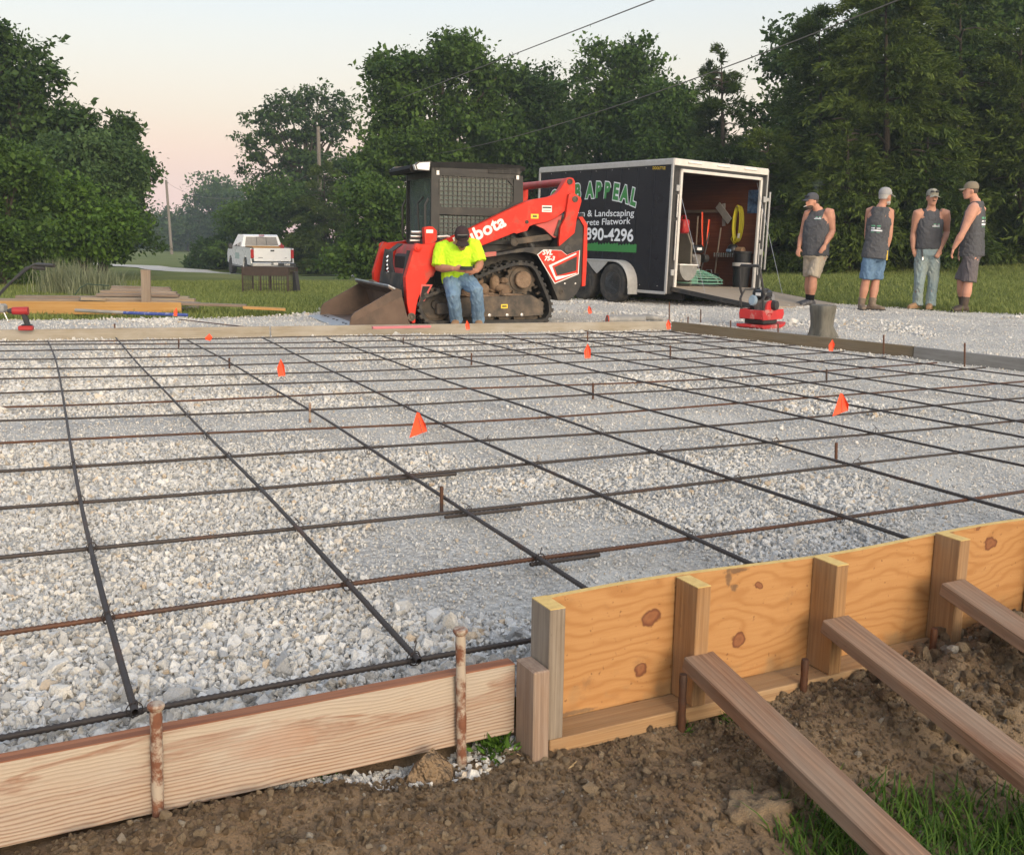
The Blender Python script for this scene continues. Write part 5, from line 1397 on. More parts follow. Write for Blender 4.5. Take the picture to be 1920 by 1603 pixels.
ax.build('axle_frame', BLACKSTEEL, trl)
# lettering on the side (reads from rear-left: local +X runs to the image left)
def side_text(txt, pa, pb, hpx, mat, name, off=.0, dy=.0042, spacing=1.0):
    """fit text between two side-wall points given in pixels (left end baseline, right end baseline)"""
    A = tp(*pa, 1, 0); B = tp(*pb, 1, 0)
    d = np.array([B[0] - A[0], B[2] - A[2]]); ln = np.linalg.norm(d); d /= ln
    hgt = abs(tp(pb[0], pb[1] - hpx, 1, 0)[2] - B[2])
    t_ = text_mesh(txt, 1, off, 0.0, spacing=spacing)
    xs = [v.co.x for v in t_.vertices]; w0, w1 = min(xs), max(xs)
    cap = .69
    sx = ln / (w1 - w0); sy = hgt / cap
    u = np.array([d[0], 0, d[1]]); v_ = np.array([0, 0, 1.0])
    t_.transform(mat4(u * sx, v_ * sy, (0, 1, 0), (A[0] - u[0] * w0 * sx, dy, A[2] - u[2] * w0 * sx)))
    return link(name, t_, mat, trl)
side_text('Lawn & Landscaping', (1068, 406.5), (1189, 405.5), 12.5, LETTER, 'lettering', .008)
side_text('Concrete Flatwork', (1070, 424), (1182.5, 420), 12, LETTER, 'lettering', .008)
side_text('890-4296', (1098, 449), (1187.5, 453), 22.5, LETTER, 'phone_number', .024)
# arched name, green letters with a white outline
def arch(txt, mat, off, dy, name):
    items = []
    P0 = [tp(px, py, 1, 0) for px, py in ((1032, 388), (1060, 377), (1086, 372.5), (1112, 370.5), (1136, 370.5), (1160, 374.5), (1180, 381), (1194, 388))]
    xs = np.array([p[0] for p in P0]); zs = np.array([p[2] for p in P0])
    order = np.argsort(-xs); xs = xs[order]; zs = zs[order]
    cum = np.concatenate([[0], np.cumsum(np.hypot(np.diff(xs), np.diff(zs)))])
    fxp = np.poly1d(np.polyfit(cum, xs, 3)); fzp = np.poly1d(np.polyfit(cum, zs, 3))
    letters = list(txt); adv = {' ': .45}
    wd = [adv.get(c, 1.0) for c in letters]; tot = sum(wd); s = 0
    H = abs(tp(1140, 370.5 - 27, 1, 0)[2] - tp(1140, 370.5, 1, 0)[2])
    for c, wv in zip(letters, wd):
        sc = (s + wv / 2) / tot * cum[-1]; s += wv
        if c == ' ': continue
        t_ = text_mesh(c, 1, off, 0, 'CENTER')
        x = fxp(sc); z = fzp(sc); dx_ = fxp.deriv()(sc); dz_ = fzp.deriv()(sc); l_ = math.hypot(dx_, dz_)
        u = np.array([dx_ / l_, 0, dz_ / l_]); v_ = np.array([-u[2] * .6 * (1 if u[0] > 0 else -1), 0, 1.0]); 
        bx = [q.co.x for q in t_.vertices]; cw = cum[-1] / tot * .80
        sx = cw / .66
        items.append((t_, mat4(u * sx, v_ * H / .69, (0, 1, 0), (x, dy, z))))
    me = join_meshes(items, name)
    return link(name, me, mat, trl)
arch('CURB APPEAL', LETTER, .105, .0036, 'name_outline'); arch('CURB APPEAL', GREENP, .055, .0050, 'name_lettering')
A = tp(1080, 470, 1, 0); B = tp(1193, 474, 1, 0); C_ = tp(1193, 459, 1, 0)
zt = C_[2]; xr = B[0]; xl = tp(1040, 470, 1, 0)[0]
poly = [(xl, A[2] + .01), (xr, B[2])]
xs_ = np.linspace(xr, xl, 60); 
for i, x in enumerate(xs_): poly.append((x, zt + (.035 * ((i * 37) % 11) / 11 if i % 2 else -.035 * ((i * 53) % 7) / 7) + .01 * (i / 60)))
MB().prism(poly, .0015, .0034).build('grass_graphic', GREENP, trl)
side_text('DOOLITTLE', (1224, 318), (1248, 318), 5, YELLOW, 'maker_badge', .01)

# ------------------------------------------------------------------ things in and on the trailer
TR = Matrix(TM)
def tthing(name, local, label, cat, group=None):
    M_ = TR @ Matrix.Translation(Vector(local))
    return empty(name, mat=M_, label=label, cat=cat, group=group)
YW = -TWID + .036                                  # inner face of the right wall
FLZ = .12
GREENBAR = pmat('trowel_green', (0.16, 0.36, 0.27), (0.12, 0.28, 0.21), 9, rough=0.5, dirt=(0.35, 0.33, 0.28), dirt_amt=0.3)
GREYPL = pmat('grey_plastic', (0.23, 0.23, 0.225), (0.17, 0.17, 0.165), 7, rough=0.6, dirt=(0.38, 0.36, 0.33), dirt_amt=0.3)
TAN = pmat('canvas', (0.17, 0.155, 0.13), (0.12, 0.11, 0.09), 6, rough=0.9, bump=0.3)
YCORD = pmat('yellow_cord', (0.66, 0.60, 0.03), (0.6, 0.52, 0.03), 20, rough=0.55)
BLUEP = pmat('blue_print', (0.05, 0.13, 0.30), (0.20, 0.30, 0.45), 16, rough=0.7, dirt=(0.02, 0.03, 0.06), dirt_amt=0.5, dirt_scale=9)
REDPL = pmat('red_plastic', (0.36, 0.02, 0.02), (0.28, 0.016, 0.016), 9, rough=0.45)
ENGINE = pmat('engine_metal', (0.35, 0.34, 0.33), (0.18, 0.17, 0.16), 12, rough=0.5, metal=0.5, dirt=(0.06, 0.05, 0.05), dirt_amt=0.4)
def engine(rt, c, sc=1.0, red=False):
    """small petrol engine: crankcase, fins, tank, air filter, recoil starter, muffler"""
    x, y, z = c
    e_ = MB(); e_.box((x, y, z + .12 * sc), (.22 * sc, .20 * sc, .20 * sc), None, .02 * sc); e_.build('crankcase', ENGINE, rt)
    f_ = MB()
    for k in range(6): f_.box((x + .11 * sc, y, z + (.12 + k * .022) * sc), (.12 * sc, .16 * sc, .008 * sc))
    f_.build('cooling_fins', ENGINE, rt)
    MB().lathe([(.02, -.06 * sc), (.11 * sc, -.06 * sc), (.125 * sc, -.03 * sc), (.125 * sc, .02 * sc), (.08 * sc, .035 * sc), (0, .036 * sc)], (x, y + .14 * sc, z + .14 * sc), (0, 1, 0), 20).build('recoil_starter', BLACK if not red else REDPL, rt, smooth=30)
    tk = MB(); tk.box((x - .02 * sc, y, z + .30 * sc), (.24 * sc, .28 * sc, .12 * sc), None, .035 * sc); tko = tk.build('fuel_tank', BLACK, rt, smooth=40)
    MB().lathe([(.03 * sc, 0), (.03 * sc, .03 * sc), (0, .032 * sc)], (x - .02 * sc, y + .03 * sc, z + .36 * sc), (0, 0, 1), 12).build('fuel_cap', CHROME, tko, smooth=30)
    MB().box((x - .145 * sc, y, z + .30 * sc), (.006, .10 * sc, .04 * sc)).build('tank_decal', DECAL, tko)
    MB().lathe([(.0, 0), (.065 * sc, 0), (.07 * sc, .03 * sc), (.06 * sc, .10 * sc), (0, .105 * sc)], (x - .02 * sc, y - .20 * sc, z + .16 * sc), (0, -1, 0), 14).build('air_filter', BLACKSTEEL, rt, smooth=30)
    MB().cyl((x + .17 * sc, y - .09 * sc, z + .25 * sc), (x + .17 * sc, y + .09 * sc, z + .25 * sc), .05 * sc, None, 12).build('muffler', STEEL, rt, smooth=30)
# power trowel on the floor by the door
pc = tp(1331, 520, 1, -1.25)
pt_ = tthing('power_trowel', (max(.66, pc[0]), -1.25, FLZ), 'walk behind power trowel with green guard rings inside the trailer', 'trowel')
g = MB()
for r, z in ((.56, .055), (.56, .11), (.50, .155), (.42, .19), (.33, .225), (.24, .255)): MB().torus((0, 0, z), r, .011, (0, 0, 1), 36, 6).build('guard_ring', GREENBAR, pt_, smooth=True)
for k in range(8):
    a = k * math.pi / 4 + .2; c_, s_ = math.cos(a), math.sin(a)
    MB().tube([(.2 * c_, .2 * s_, .27), (.45 * c_, .45 * s_, .175), (.555 * c_, .555 * s_, .12), (.56 * c_, .56 * s_, .05)], .012, 6).build('guard_rib', GREENBAR, pt_, smooth=True)
bl_ = MB()
for k in range(4):
    a = k * math.pi / 2 + .5
    bl_.box((.28 * math.cos(a), .28 * math.sin(a), .02), (.44, .16, .008), Matrix.Rotation(a, 3, 'Z'))
bl_.build('blade', WORNSTEEL, pt_)
MB().lathe([(.12, .03), (.12, .2), (.16, .26), (.16, .30), (0, .30)], (0, 0, 0), (0, 0, 1), 14).build('gearbox', GREENBAR, pt_, smooth=30)
engine(pt_, (0, 0, .30), 1.15)
MB().tube([(0, .1, .3), (.15, .45, .62), (.3, .8, 1.0)], .02, 8).build('handle', BLACKSTEEL, pt_, smooth=True)
# grey tub
c0 = tp(1286, 505, 1, -.52)
tub = tthing('mixing_tub', (max(.25, c0[0]), -.52, FLZ + .10), 'grey half round tub resting beside the power trowel', 'tub')
pr = [( .21 * math.cos(a), .26 * math.sin(a)) for a in np.linspace(math.pi, 2 * math.pi, 14)]
Vt = []; Ft = []
for y in (-.24, .24):
    for u, v_ in pr: Vt.append((y * .0 + u * 0 + (.0), u + 0, v_)) if False else Vt.append((y, u, v_ + .26))
n_ = len(pr)
for i in range(n_ - 1): Ft.append((i, i + 1, n_ + i + 1, n_ + i))
Ft.append(tuple(range(n_))); Ft.append(tuple(range(2 * n_ - 1, n_ - 1, -1)))
MB().add(Vt, Ft).build('shell', GREYPL, tub, smooth=40)
MB().tube([(-.25, -.215, .265), (-.25, .215, .265), (.25, .215, .265), (.25, -.215, .265), (-.25, -.215, .265)], .012, 6).build('rim', DECAL, tub)
# yellow cord coil on the wall
cc = tp(1383, 415, 1, YW + .05)
cord = tthing('extension_cord', cc, 'coiled yellow extension cord hanging on the trailer wall', 'cord')
for k in range(7):
    ox = .03 * math.sin(k * 2.1); lz = .30 + .03 * math.sin(k * 1.3); wx = .08 + .012 * (k % 3)
    MB().tube([(ox + wx * math.sin(a) * (1 if True else 0), .012 * k - .04, -.05 + lz * math.cos(a)) for a in np.linspace(0, 2 * math.pi, 22)], .0085, 6).build('loop', YCORD, cord, smooth=True)
MB().tube([(.06, 0, -.2), (.12, .01, -.32), (.02, .02, -.42), (.07, .01, -.48), (.02, 0, -.38)], .0085, 6).build('loop', YCORD, cord, smooth=True)
MB().box((-.07, .02, -.26), (.05, .04, .09), None, .01).build('plug', DECAL, cord)
MB().cyl((0, -.06, .24), (0, .05, .26), .012, None, 8).build('hook', STEEL, cord)
# wall rail, aluminium channel, blue print, straps
ra = tp(1240, 398, 1, YW + .03); rbp = tp(1350, 396, 1, YW + .03)
o = MB().bar((0, 0, 0), (rbp[0] - ra[0], 0, 0), .05, .09, (0, 1, 0)).build('wall_rail', W_PILE[1], None, M=TR @ Matrix.Translation(Vector((ra[0], YW + .03, (ra[2] + rbp[2]) / 2)))); tag(o, 'dark wooden rail fixed along the trailer wall', 'rail')
ca = tp(1346, 385, 1, YW + .08); cb = tp(1368, 415, 1, YW + .08)
o = MB().bar((0, 0, 0), tuple(cb - ca), .13, .02, (0, 1, 0)).build('metal_channel', TRIM, None, M=TR @ Matrix.Translation(Vector(ca))); tag(o, 'pale metal channel leaning diagonally on the trailer wall', 'channel')
ca = tp(1357, 382, 1, YW + .05); cb = tp(1357, 424, 1, YW + .05)
o = MB().bar((0, 0, 0), tuple(cb - ca), .07, .012, (0, 1, 0)).build('wall_strip', TRIM, None, M=TR @ Matrix.Translation(Vector(ca))); tag(o, 'upright pale strip behind the metal channel on the wall', 'strip')
a_ = tp(1404, 357, 1, YW + .01); b_ = tp(1422, 400, 1, YW + .01)
o = MB().box((0, 0, 0), (abs(a_[0] - b_[0]), .008, abs(a_[2] - b_[2]))).build('wall_print', BLUEP, None, M=TR @ Matrix.Translation(Vector((a_ + b_) / 2))); tag(o, 'small blue print pinned inside the trailer by the door post', 'print')
for (x1, y1, x2, y2, lab) in ((1317, 398, 1318, 465, 'long orange strap hanging above the trowel engine'), (1330, 412, 1326, 457, 'shorter orange strap hanging beside the long one')):
    a_ = tp(x1, y1, 1, YW + .10); b_ = tp(x2, y2, 1, YW + .14)
    o = MB().tube([(0, 0, 0), tuple((b_ - a_) * .5 + np.array([.01, 0, 0])), tuple(b_ - a_)], .022, 6, True, .35).build('strap', ORANGE, None, M=TR @ Matrix.Translation(Vector(a_))); tag(o, lab, 'strap', 'orange straps in the trailer')
# shelf with ribbed front, helmet and roll on it
sa = tp(1345, 478, 1, YW + .12); sb = tp(1406, 478, 1, YW + .12)
sh = tthing('wall_shelf', (min(sa[0], sb[0]), YW + .12, sa[2]), 'black ribbed shelf along the trailer wall above the bucket', 'shelf')
Ls = abs(sa[0] - sb[0])
MB().box((Ls / 2, 0, .02), (Ls, .22, .02)).build('deck', BLACKSTEEL, sh)
for k in range(int(Ls / .055)): MB().box((.03 + k * .055, .115, .0), (.018, .012, .075)).build('rib', GREYPL, sh)
hc = tp(1373, 462, 1, YW + .15); hl = tthing('helmet', (hc[0], YW + .13, sa[2] + .032), 'dark round helmet sitting on the trailer shelf', 'helmet')
MB().lathe([(.0, 0), (.10, 0), (.115, .05), (.10, .12), (.06, .16), (0, .17)], (0, 0, 0), (0, 0, 1), 16).build('shell', BLACK, hl, smooth=40); MB().box((0, .11, .05), (.12, .02, .05), None, .01).build('visor', pmat('visor_blue', (.2, .33, .5), (.15, .25, .4)), hl)
rc_ = tp(1387, 468, 1, YW + .15)
o = MB().cyl((-.07, 0, .06), (.07, 0, .06), .06, None, 14).build('tape_roll', pmat('tan_roll', (.36, .22, .13)), None, M=TR @ Matrix.Translation(Vector((rc_[0], YW + .13, sa[2] + .032))), smooth=30); tag(o, 'tan roll lying beside the helmet on the shelf', 'roll')
# stacked buckets
bc = tp(1397, 500, 1, -2.02)
bkt = tthing('bucket_stack', (max(.18, bc[0]), -2.02, FLZ), 'tall black buckets nested by the right door post of the trailer', 'bucket')
MB().lathe([(.0, 0), (.135, 0), (.15, .34), (.165, .345), (.165, .37)], (0, 0, 0), (0, 0, 1), 24).build('bucket_body', BLACK, bkt, smooth=30)
MB().lathe([(.165, .372), (.165, .43), (.14, .432)], (0, 0, 0), (0, 0, 1), 24).build('white_band', WHITE, bkt, smooth=30)
MB().lathe([(.14, .433), (.15, .60), (.165, .605), (.165, .63), (.15, .635), (0, .63)], (0, 0, 0), (0, 0, 1), 24).build('upper_bucket', BLACK, bkt, smooth=30)
# red can and canvas sheet at the front left
rc_ = tp(1276, 425, 1, -.75)
can = tthing('red_can', (rc_[0] - .1, -.72, rc_[2] - .12), 'red plastic can hanging at the left inside the trailer', 'can')
MB().box((0, 0, .12), (.18, .16, .24), None, .03).build('body', REDPL, can, smooth=40); MB().tube([(-.05, 0, .24), (-.03, 0, .30), (.04, 0, .30), (.06, 0, .24)], .014, 6).build('handle', REDPL, can); MB().torus((.02, .1, .02), .05, .006, (1, .2, 0), 16, 5).build('ring', DECAL, can)
cs = tp(1293, 495, 1, -1.0)
cv = tthing('canvas_chute', (cs[0] + .2, -1.0, FLZ), 'brown canvas covered sheet standing behind the grey tub', 'sheet')
MB().prism([(-.26, 0), (.26, 0), (.24, .62), (.12, .95), (-.06, 1.0), (-.22, .72)], -.02, .02, 'xz').build('sheet', TAN, cv)
# long handled tools and boxes
for k, (px, y_, hgt, lab, m_) in enumerate(((1304, -1.9, 1.25, 'long wooden tool handle leaning on the trailer wall left of the straps', W_PILE[1]), (1341, -2.1, 1.05, 'tool handle leaning on the trailer wall right of the straps', W_PILE[0]), (1312, -1.7, .95, 'short dark tool handle behind the trowel engine', BLACKSTEEL))):
    q = tp(px, 480, 1, y_)
    rt_ = tthing('long_tool', (q[0], y_, FLZ), lab, 'tool', 'long tools in the trailer')
    MB().cyl((0, 0, .02), (.12 - .1 * k, -.12, hgt), .016, .014, 8).build('handle', m_, rt_, smooth=True); MB().box((0, 0, .03), (.22, .03, .06), None, .008).build('head', STEEL, rt_)
for k, (px, y_, sz, lab, m_) in enumerate(((1268, -1.5, (.35, .4, .3), 'brown wooden box deep inside the trailer at left', W_PILE[1]), (1352, -1.95, (.3, .26, .22), 'dark tool box on the trailer floor under the shelf', DARK))):
    q = tp(px, 500, 1, y_); rt_ = tthing('tool_box', (max(q[0], .9), y_, FLZ), lab, 'box')
    MB().box((0, 0, sz[2] / 2), sz, None, .012).build('box_body', m_, rt_); MB().tube([(-.08, 0, sz[2]), (-.06, 0, sz[2] + .06), (.06, 0, sz[2] + .06), (.08, 0, sz[2])], .01, 6).build('handle', STEEL, rt_)
# dark legs of the machine behind
o = MB().bar((0, 0, 0), (-.35, -.25, -.65), .06, .05).bar((0, 0, 0), (.1, .1, -.75), .06, .05).bar((-.05, 0, 0), (.25, 0, .1), .1, .1).build('metal_prop', BLACKSTEEL, None, M=TR @ Matrix.Translation(Vector((.75, -.55, .95)))); tag(o, 'dark metal prop standing inside the trailer near the left door post', 'tool')

# ------------------------------------------------------------------ plate compactor
cb_ = gz(1432, 617, 0)
CPM = mat4((math.cos(.75), math.sin(.75), 0), (-math.sin(.75), math.cos(.75), 0), (0, 0, 1), (cb_[0], cb_[1] + .18, 0.0)) @ Matrix.Diagonal((.80, .80, 1.0, 1.0))
cpt = empty('plate_compactor', mat=CPM, label='small red plate compactor with black handle on the gravel', cat='compactor')
REDC = pmat('compactor_red', (0.50, 0.028, 0.028), (0.42, 0.022, 0.022), 6, rough=0.5, dirt=(0.45, 0.36, 0.33), dirt_amt=0.2, dirt_scale=4)
MB().prism([(-.30, .02), (-.24, .0), (.24, .0), (.32, .045), (.33, .075), (.26, .05), (-.24, .045), (-.30, .055)], -.235, .235, 'xz').build('base_plate', REDC, cpt)
o = MB().box((0, 0, .085), (.36, .36, .06), None, .01).build('exciter', BLACKSTEEL, cpt)
MB().prism([(-.26, .11), (.26, .11), (.30, .17), (.28, .235), (-.26, .235), (-.28, .17)], -.215, -.195, 'xz').build('side_guard', REDC, cpt)
MB().prism([(-.26, .11), (.26, .11), (.30, .17), (.28, .235), (-.26, .235), (-.28, .17)], .195, .215, 'xz').build('side_guard', REDC, cpt)
MB().box((0, 0, .125), (.50, .40, .02), None, .004).build('deck', REDC, cpt)
MB().box((-.265, 0, .175), (.015, .40, .11), None, .004).build('rear_guard', REDC, cpt); MB().box((.275, 0, .175), (.015, .40, .11), None, .004).build('front_guard', pmat('compactor_bright', (.75, .10, .08), (.7, .09, .07), rough=.45), cpt)
engine(cpt, (.02, 0, .14), .92, False)
MB().lathe([(.0, 0), (.105, 0), (.105, .03), (.05, .035), (0, .035)], (-.06, -.17, .24), (0, -1, 0), 20).build('belt_cover', REDC, cpt, smooth=30)
MB().lathe([(.05, 0), (.065, .02), (.065, .07), (.05, .08), (0, .08)], (-.12, .05, .33), (-1, 0, .2), 18).build('clutch_cap', pmat('cap_blue', (.30, .40, .50), (.25, .34, .42)), cpt, smooth=30)
h_ = MB().tube([(-.2, -.19, .13), (-.25, -.20, .25), (-.28, -.205, .36), (-.24, -.205, .41), (-.29, -.205, .47), (-.37, -.18, .74), (-.38, -.15, .765), (-.38, .15, .765), (-.37, .18, .74), (-.29, .205, .47), (-.24, .205, .41), (-.28, .205, .36), (-.25, .20, .25), (-.2, .19, .13)], .019, 8).build('handle', BLACKSTEEL, cpt, smooth=True)
MB().tube([(-.25, -.205, .40), (-.20, -.18, .47), (-.12, -.12, .475), (.0, -.10, .475), (0, .10, .475), (-.12, .12, .475), (-.2, .18, .47), (-.25, .205, .40)], .014, 8).build('lift_bar', BLACKSTEEL, cpt, smooth=True)
MB().tube([(-.15, -.215, .17), (-.15, -.225, .19), (-.05, -.225, .19), (-.05, -.215, .17)], .006, 6).build('grip', REDC, cpt)

# ------------------------------------------------------------------ leg remnant, pipes, things on the gravel
REMNANTM = woodmat('remnant_grey', (0.17, 0.16, 0.125), (0.09, 0.085, 0.07), 14, 0.1, weather=(0.24, 0.23, 0.20), wamt=0.5, bump=0.5)
sb_ = gz(1547, 634, 0)
V = []; F = []
ns = 22
for j, (z, r) in enumerate([(-.02, .165), (.04, .14), (.12, .125), (.22, .13), (.30, .142), (.345, .145), (.36, .133), (.362, .0)]):
    for k in range(ns):
        a = 2 * math.pi * k / ns
        rr = r * (1 + .07 * math.sin(3 * a + 1) + .04 * math.sin(7 * a) + (.25 * max(0, math.cos(a - .2)) ** 4 if z < .06 else 0)) * (.78 if abs(a - 3.9) < .2 else 1)
        V.append((z, rr * math.cos(a), rr * math.sin(a)))
for j in range(7):
    for k in range(ns): F.append((j * ns + k, j * ns + (k + 1) % ns, (j + 1) * ns + (k + 1) % ns, (j + 1) * ns + k))
o = MB().add(V, F).build('leg_remnant', REMNANTM, None, smooth=50, M=mat4((0, 0, 1), (1, 0, 0), (0, 1, 0), (sb_[0], sb_[1] + .15, 0))); tag(o, 'squat grey leg remnant of an erased man, shaped as a stump, behind the brown form board', 'leg remnant')  # stump shape made up in place of an erased man's leftover legs
pp = gz(1140, 608, 0)
pr_ = empty('drain_pipe', (pp[0], pp[1] + .1, .05), -1.1, label='short orange mouthed drain pipe lying behind the far board', cat='pipe')
MB().lathe([(.045, .0), (.055, .0), (.055, .5), (.045, .5)], (0, 0, 0), (0.2, 1, 0), 18).build('pipe_wall', GREYPL, pr_, smooth=30); MB().torus((0, 0, 0), .05, .009, (.2, 1, 0), 20, 6).build('orange_mouth', pmat('pipe_orange', (.5, .06, .02), (.4, .05, .02)), pr_, smooth=True)
MB().lathe([(.043, .01), (0, .011)], (0, 0, 0), (.2, 1, 0), 16).build('pipe_inside', pmat('pipe_dark', (.10, .015, .01)), pr_)
for px, py, ln, lab in ((1180, 606, .28, 'crumpled dark plastic sleeve behind the far board beside the pipe'), (1222, 605, .38, 'dark grey plastic sleeve behind the far board next to the corner')):
    q = gz(px, py, 0)
    o = MB().tube([(-ln / 2, 0, .03), (-ln / 4, .02, .06), (0, .0, .055), (ln / 4, -.02, .05), (ln / 2, .01, .015)], [.02, .045, .04, .035, .01], 9).build('plastic_sleeve', GREYPL, None, smooth=True, loc=(q[0], q[1] + .1, 0)); tag(o, lab, 'sleeve')
a_ = gz(697, 616, .125); b_ = gz(806, 613.5, .125); 
board('straightedge', (a_[0], a_[1] + .05, .128), (b_[0], b_[1] + .05, .128), .06, .025, pmat('pink_paint', (.52, .17, .19), (.45, .14, .16), 5, rough=.6), 'faded pink straightedge resting on the far board below the bucket', 'straightedge')
o = rebar([(335, 599), (400, 606), (470, 614)], .02, 1, .0, .0, REBAR_RUST, 'loose rebar lying on the gravel behind the far left board', None, 3.3)

# cordless drill
db = gz(40, 620, .112)
drl = empty('cordless_drill', (db[0], db[1] + .02, .113), label='red and black cordless drill standing on the far left board', cat='drill')
drl.rotation_euler = (0, 0, .2)
MB().cyl((-.075, 0, .185), (.065, 0, .185), .036, .040, 14).build('motor_body', REDPL, drl, smooth=30); MB().cyl((-.12, 0, .185), (-.075, 0, .185), .016, .030, 12).build('chuck', BLACKSTEEL, drl, smooth=30)
MB().bar((.02, 0, .17), (.055, 0, .04), .05, .04, (0, 1, 0), .012).build('grip', BLACK, drl); MB().box((.035, 0, .022), (.13, .075, .044), None, .008).build('battery', REDPL, drl); MB().box((.045, 0, .05), (.09, .06, .014), None, .004).build('battery_mount', BLACK, drl)

# lumber pile, plywood on edge, post
lumber = [((210, 538), (319, 541), 15.2, 1, .04), ((208, 543), (321, 545), 15.0, 0, .04), ((190, 547), (331, 549.5), 14.8, 0, .045), ((182, 553), (336, 554.5), 14.6, 1, .045), ((217, 556), (354, 558.5), 14.7, 2, .045), ((32, 556.5), (270, 558), 14.9, 1, .045),
          ((150, 560), (197, 561.5), 14.2, 2, .05), ((197, 561), (366, 563), 14.45, 2, .05), ((0, 563), (272, 564.5), 14.3, 0, .055), ((272, 565.5), (375, 570), 14.2, 0, .05), ((335, 569.5), (462, 573.5), 14.1, 1, .04), ((455, 576.5), (535, 580.5), 13.9, 2, .04)]
wh = ['topmost, short and grey', 'second from the top, brownish', 'third from the top, long and pale', 'fourth from the top, darker', 'fifth from the top, sticking out to the right', 'long and low at the back left', 'short and pale in the middle', 'pale and broad below the post', 'long, at the front left above the plywood', 'sticking out right past the plywood', 'thin and dark, reaching out over the grass', 'short and fresh, at the far right tip']
for i, (a, b_, D, mi, th) in enumerate(lumber):
    A = gy(*a, D); B = gy(*b_, D + .15)
    if i == 8: A = A - (B - A) * .3
    board('plank', A, B, .14, th * .85, W_PILE[mi] if i != 11 else W_ORANGE, 'plank of the lumber pile at left, ' + wh[i], 'plank', 'planks of the lumber pile')
A = gy(-180, 577.5, 13.6); B = gy(340, 577, 14.0)
d = (B - A); d[2] = 0
x, y, z = basis(d)
o = MB().box((0, 0, 0), (np.linalg.norm(d), .02, .17), None, .002).build('plywood_strip', W_ORANGE, None, M=mat4(x, y, z, (A + B) / 2)); tag(o, 'orange plywood strip standing on edge in front of the lumber pile', 'plywood')
A = gy(273, 506, 14.15); B = gy(274.5, 568, 14.15)
o = board('post', B, A, .125, .04, W_PILE[0], 'upright board standing like a post against the lumber pile', 'post', up=(0, -1, 0))
# bearers under the pile
for k, (px, py) in enumerate(((60, 572), (250, 573), (330, 575))):
    q = gy(px, py, 14.6); zb = float(base_z(q[0], q[1]))
    board('bearer', (q[0] - .1, 14.2, (q[2] + zb) / 2 - .02), (q[0] + .1, 15.2, (q[2] + zb) / 2 - .02), .1, max(.04, q[2] - zb - .02), W_PILE[1], 'rough bearer under the lumber pile, ' + ('at the left', 'in the middle', 'at the right')[k], 'bearer')
# float pole
A = gy(141, 582, 13.3); B = gy(232, 586.5, 13.25); C_ = gy(352, 591, 13.2)
fpz = empty('float_pole', tuple(B), label='grey and blue float pole lying before the orange plywood strip', cat='pole')
MB().cyl(tuple(A - B), (0, 0, 0), .022, None, 10).build('grey_section', GREYPL, fpz, smooth=True); MB().cyl((0, 0, 0), tuple(C_ - B), .021, None, 10).build('blue_section', pmat('pole_blue', (.02, .045, .22), (.05, .08, .28), 30, rough=.5, dirt=(.6, .6, .6), dirt_amt=.2, dirt_scale=20), fpz, smooth=True)
# green rod by the pile
A = gy(163, 533, 15.6); B = gy(205, 536, 15.6); C_ = gy(141, 553, 15.5); D_ = gy(150, 540, 15.5)
o = MB().tube([tuple(C_ - C_), tuple(D_ - C_), tuple(A - C_), tuple(B - C_)], .008, 6).build('green_wire', pmat('dark_green_wire', (.03, .06, .04)), None, smooth=True, loc=tuple(C_)); tag(o, 'bent dark green wire rod behind the lumber pile', 'wire')
# walk-behind machine handles at the left edge
DH = 12.4
def hp(px, py, dy=0): return gy(px, py, DH + dy)
hb_ = gz(-70, 612, 0)
hr = empty('machine_handle', (hb_[0], hb_[1], 0), label='black machine handlebars reaching in from the left edge', cat='handlebar')
HB = np.array([hb_[0], hb_[1], 0])
for pts, r, nm, m_ in (([(-60, 612), (-20, 575), (0, 552), (30, 520), (48, 503), (60, 500), (84, 503)], .013, 'handle_tube', BLACKSTEEL), ([(-60, 612), (-10, 560), (20, 530), (50, 505), (65, 496), (101, 498)], .016, 'handle_tube', BLACKSTEEL), ([(62, 502.5), (84, 504)], .021, 'grip', RUBBER), ([(70, 496), (101, 498.5)], .023, 'grip', RUBBER), ([(-12, 548), (2, 575), (18, 608)], .008, 'steel_rod', STEEL)):
    P = [hp(px, py, .35 if nm in ('grip',) and px == 70 else 0) - HB for px, py in pts]
    MB().tube([tuple(q) for q in P], r, 8).build(nm, m_, hr, smooth=True)
MB().box(tuple(hp(-2, 578) - HB), (.16, .14, .10), None, .02).build('control_box', GREYPL, hr)
MB().box((0, 0, .06), (.5, .5, .12), None, .03).build('machine_base', BLACKSTEEL, hr)

# steel cage on the lawn
q = gy(507, 545, 24.0); zb = float(base_z(q[0], q[1]))
CG = pmat('cage_brown', (.055, .035, .027), (.035, .024, .02), 9, rough=.7)
cg = empty('wire_cage', (q[0], q[1], zb - .01), -.18, label='dark brown metal dog crate standing on the lawn near the pickup', cat='cage')
Wc, Dc, Hc = 1.10, .55, .58
fr = MB()
for x in (-Wc / 2, -.12, Wc / 2):
    for y in (-Dc / 2, Dc / 2): fr.box((x, y, Hc / 2), (.028, .028, Hc))
for z in (.02, Hc):
    for y in (-Dc / 2, Dc / 2): fr.box((0, y, z), (Wc, .03, .03))
    for x in (-Wc / 2, Wc / 2): fr.box((x, 0, z), (.03, Dc, .03))
fr.build('frame', CG, cg)
wr = MB()
for y in (-Dc / 2, Dc / 2):
    for k in range(18): wr.cyl((-Wc / 2 + .02 + k * .062, y, .02), (-Wc / 2 + .02 + k * .062, y, Hc), .005, None, 5)
    for z in (.2, .4): wr.cyl((-Wc / 2, y, z), (Wc / 2, y, z), .005, None, 5)
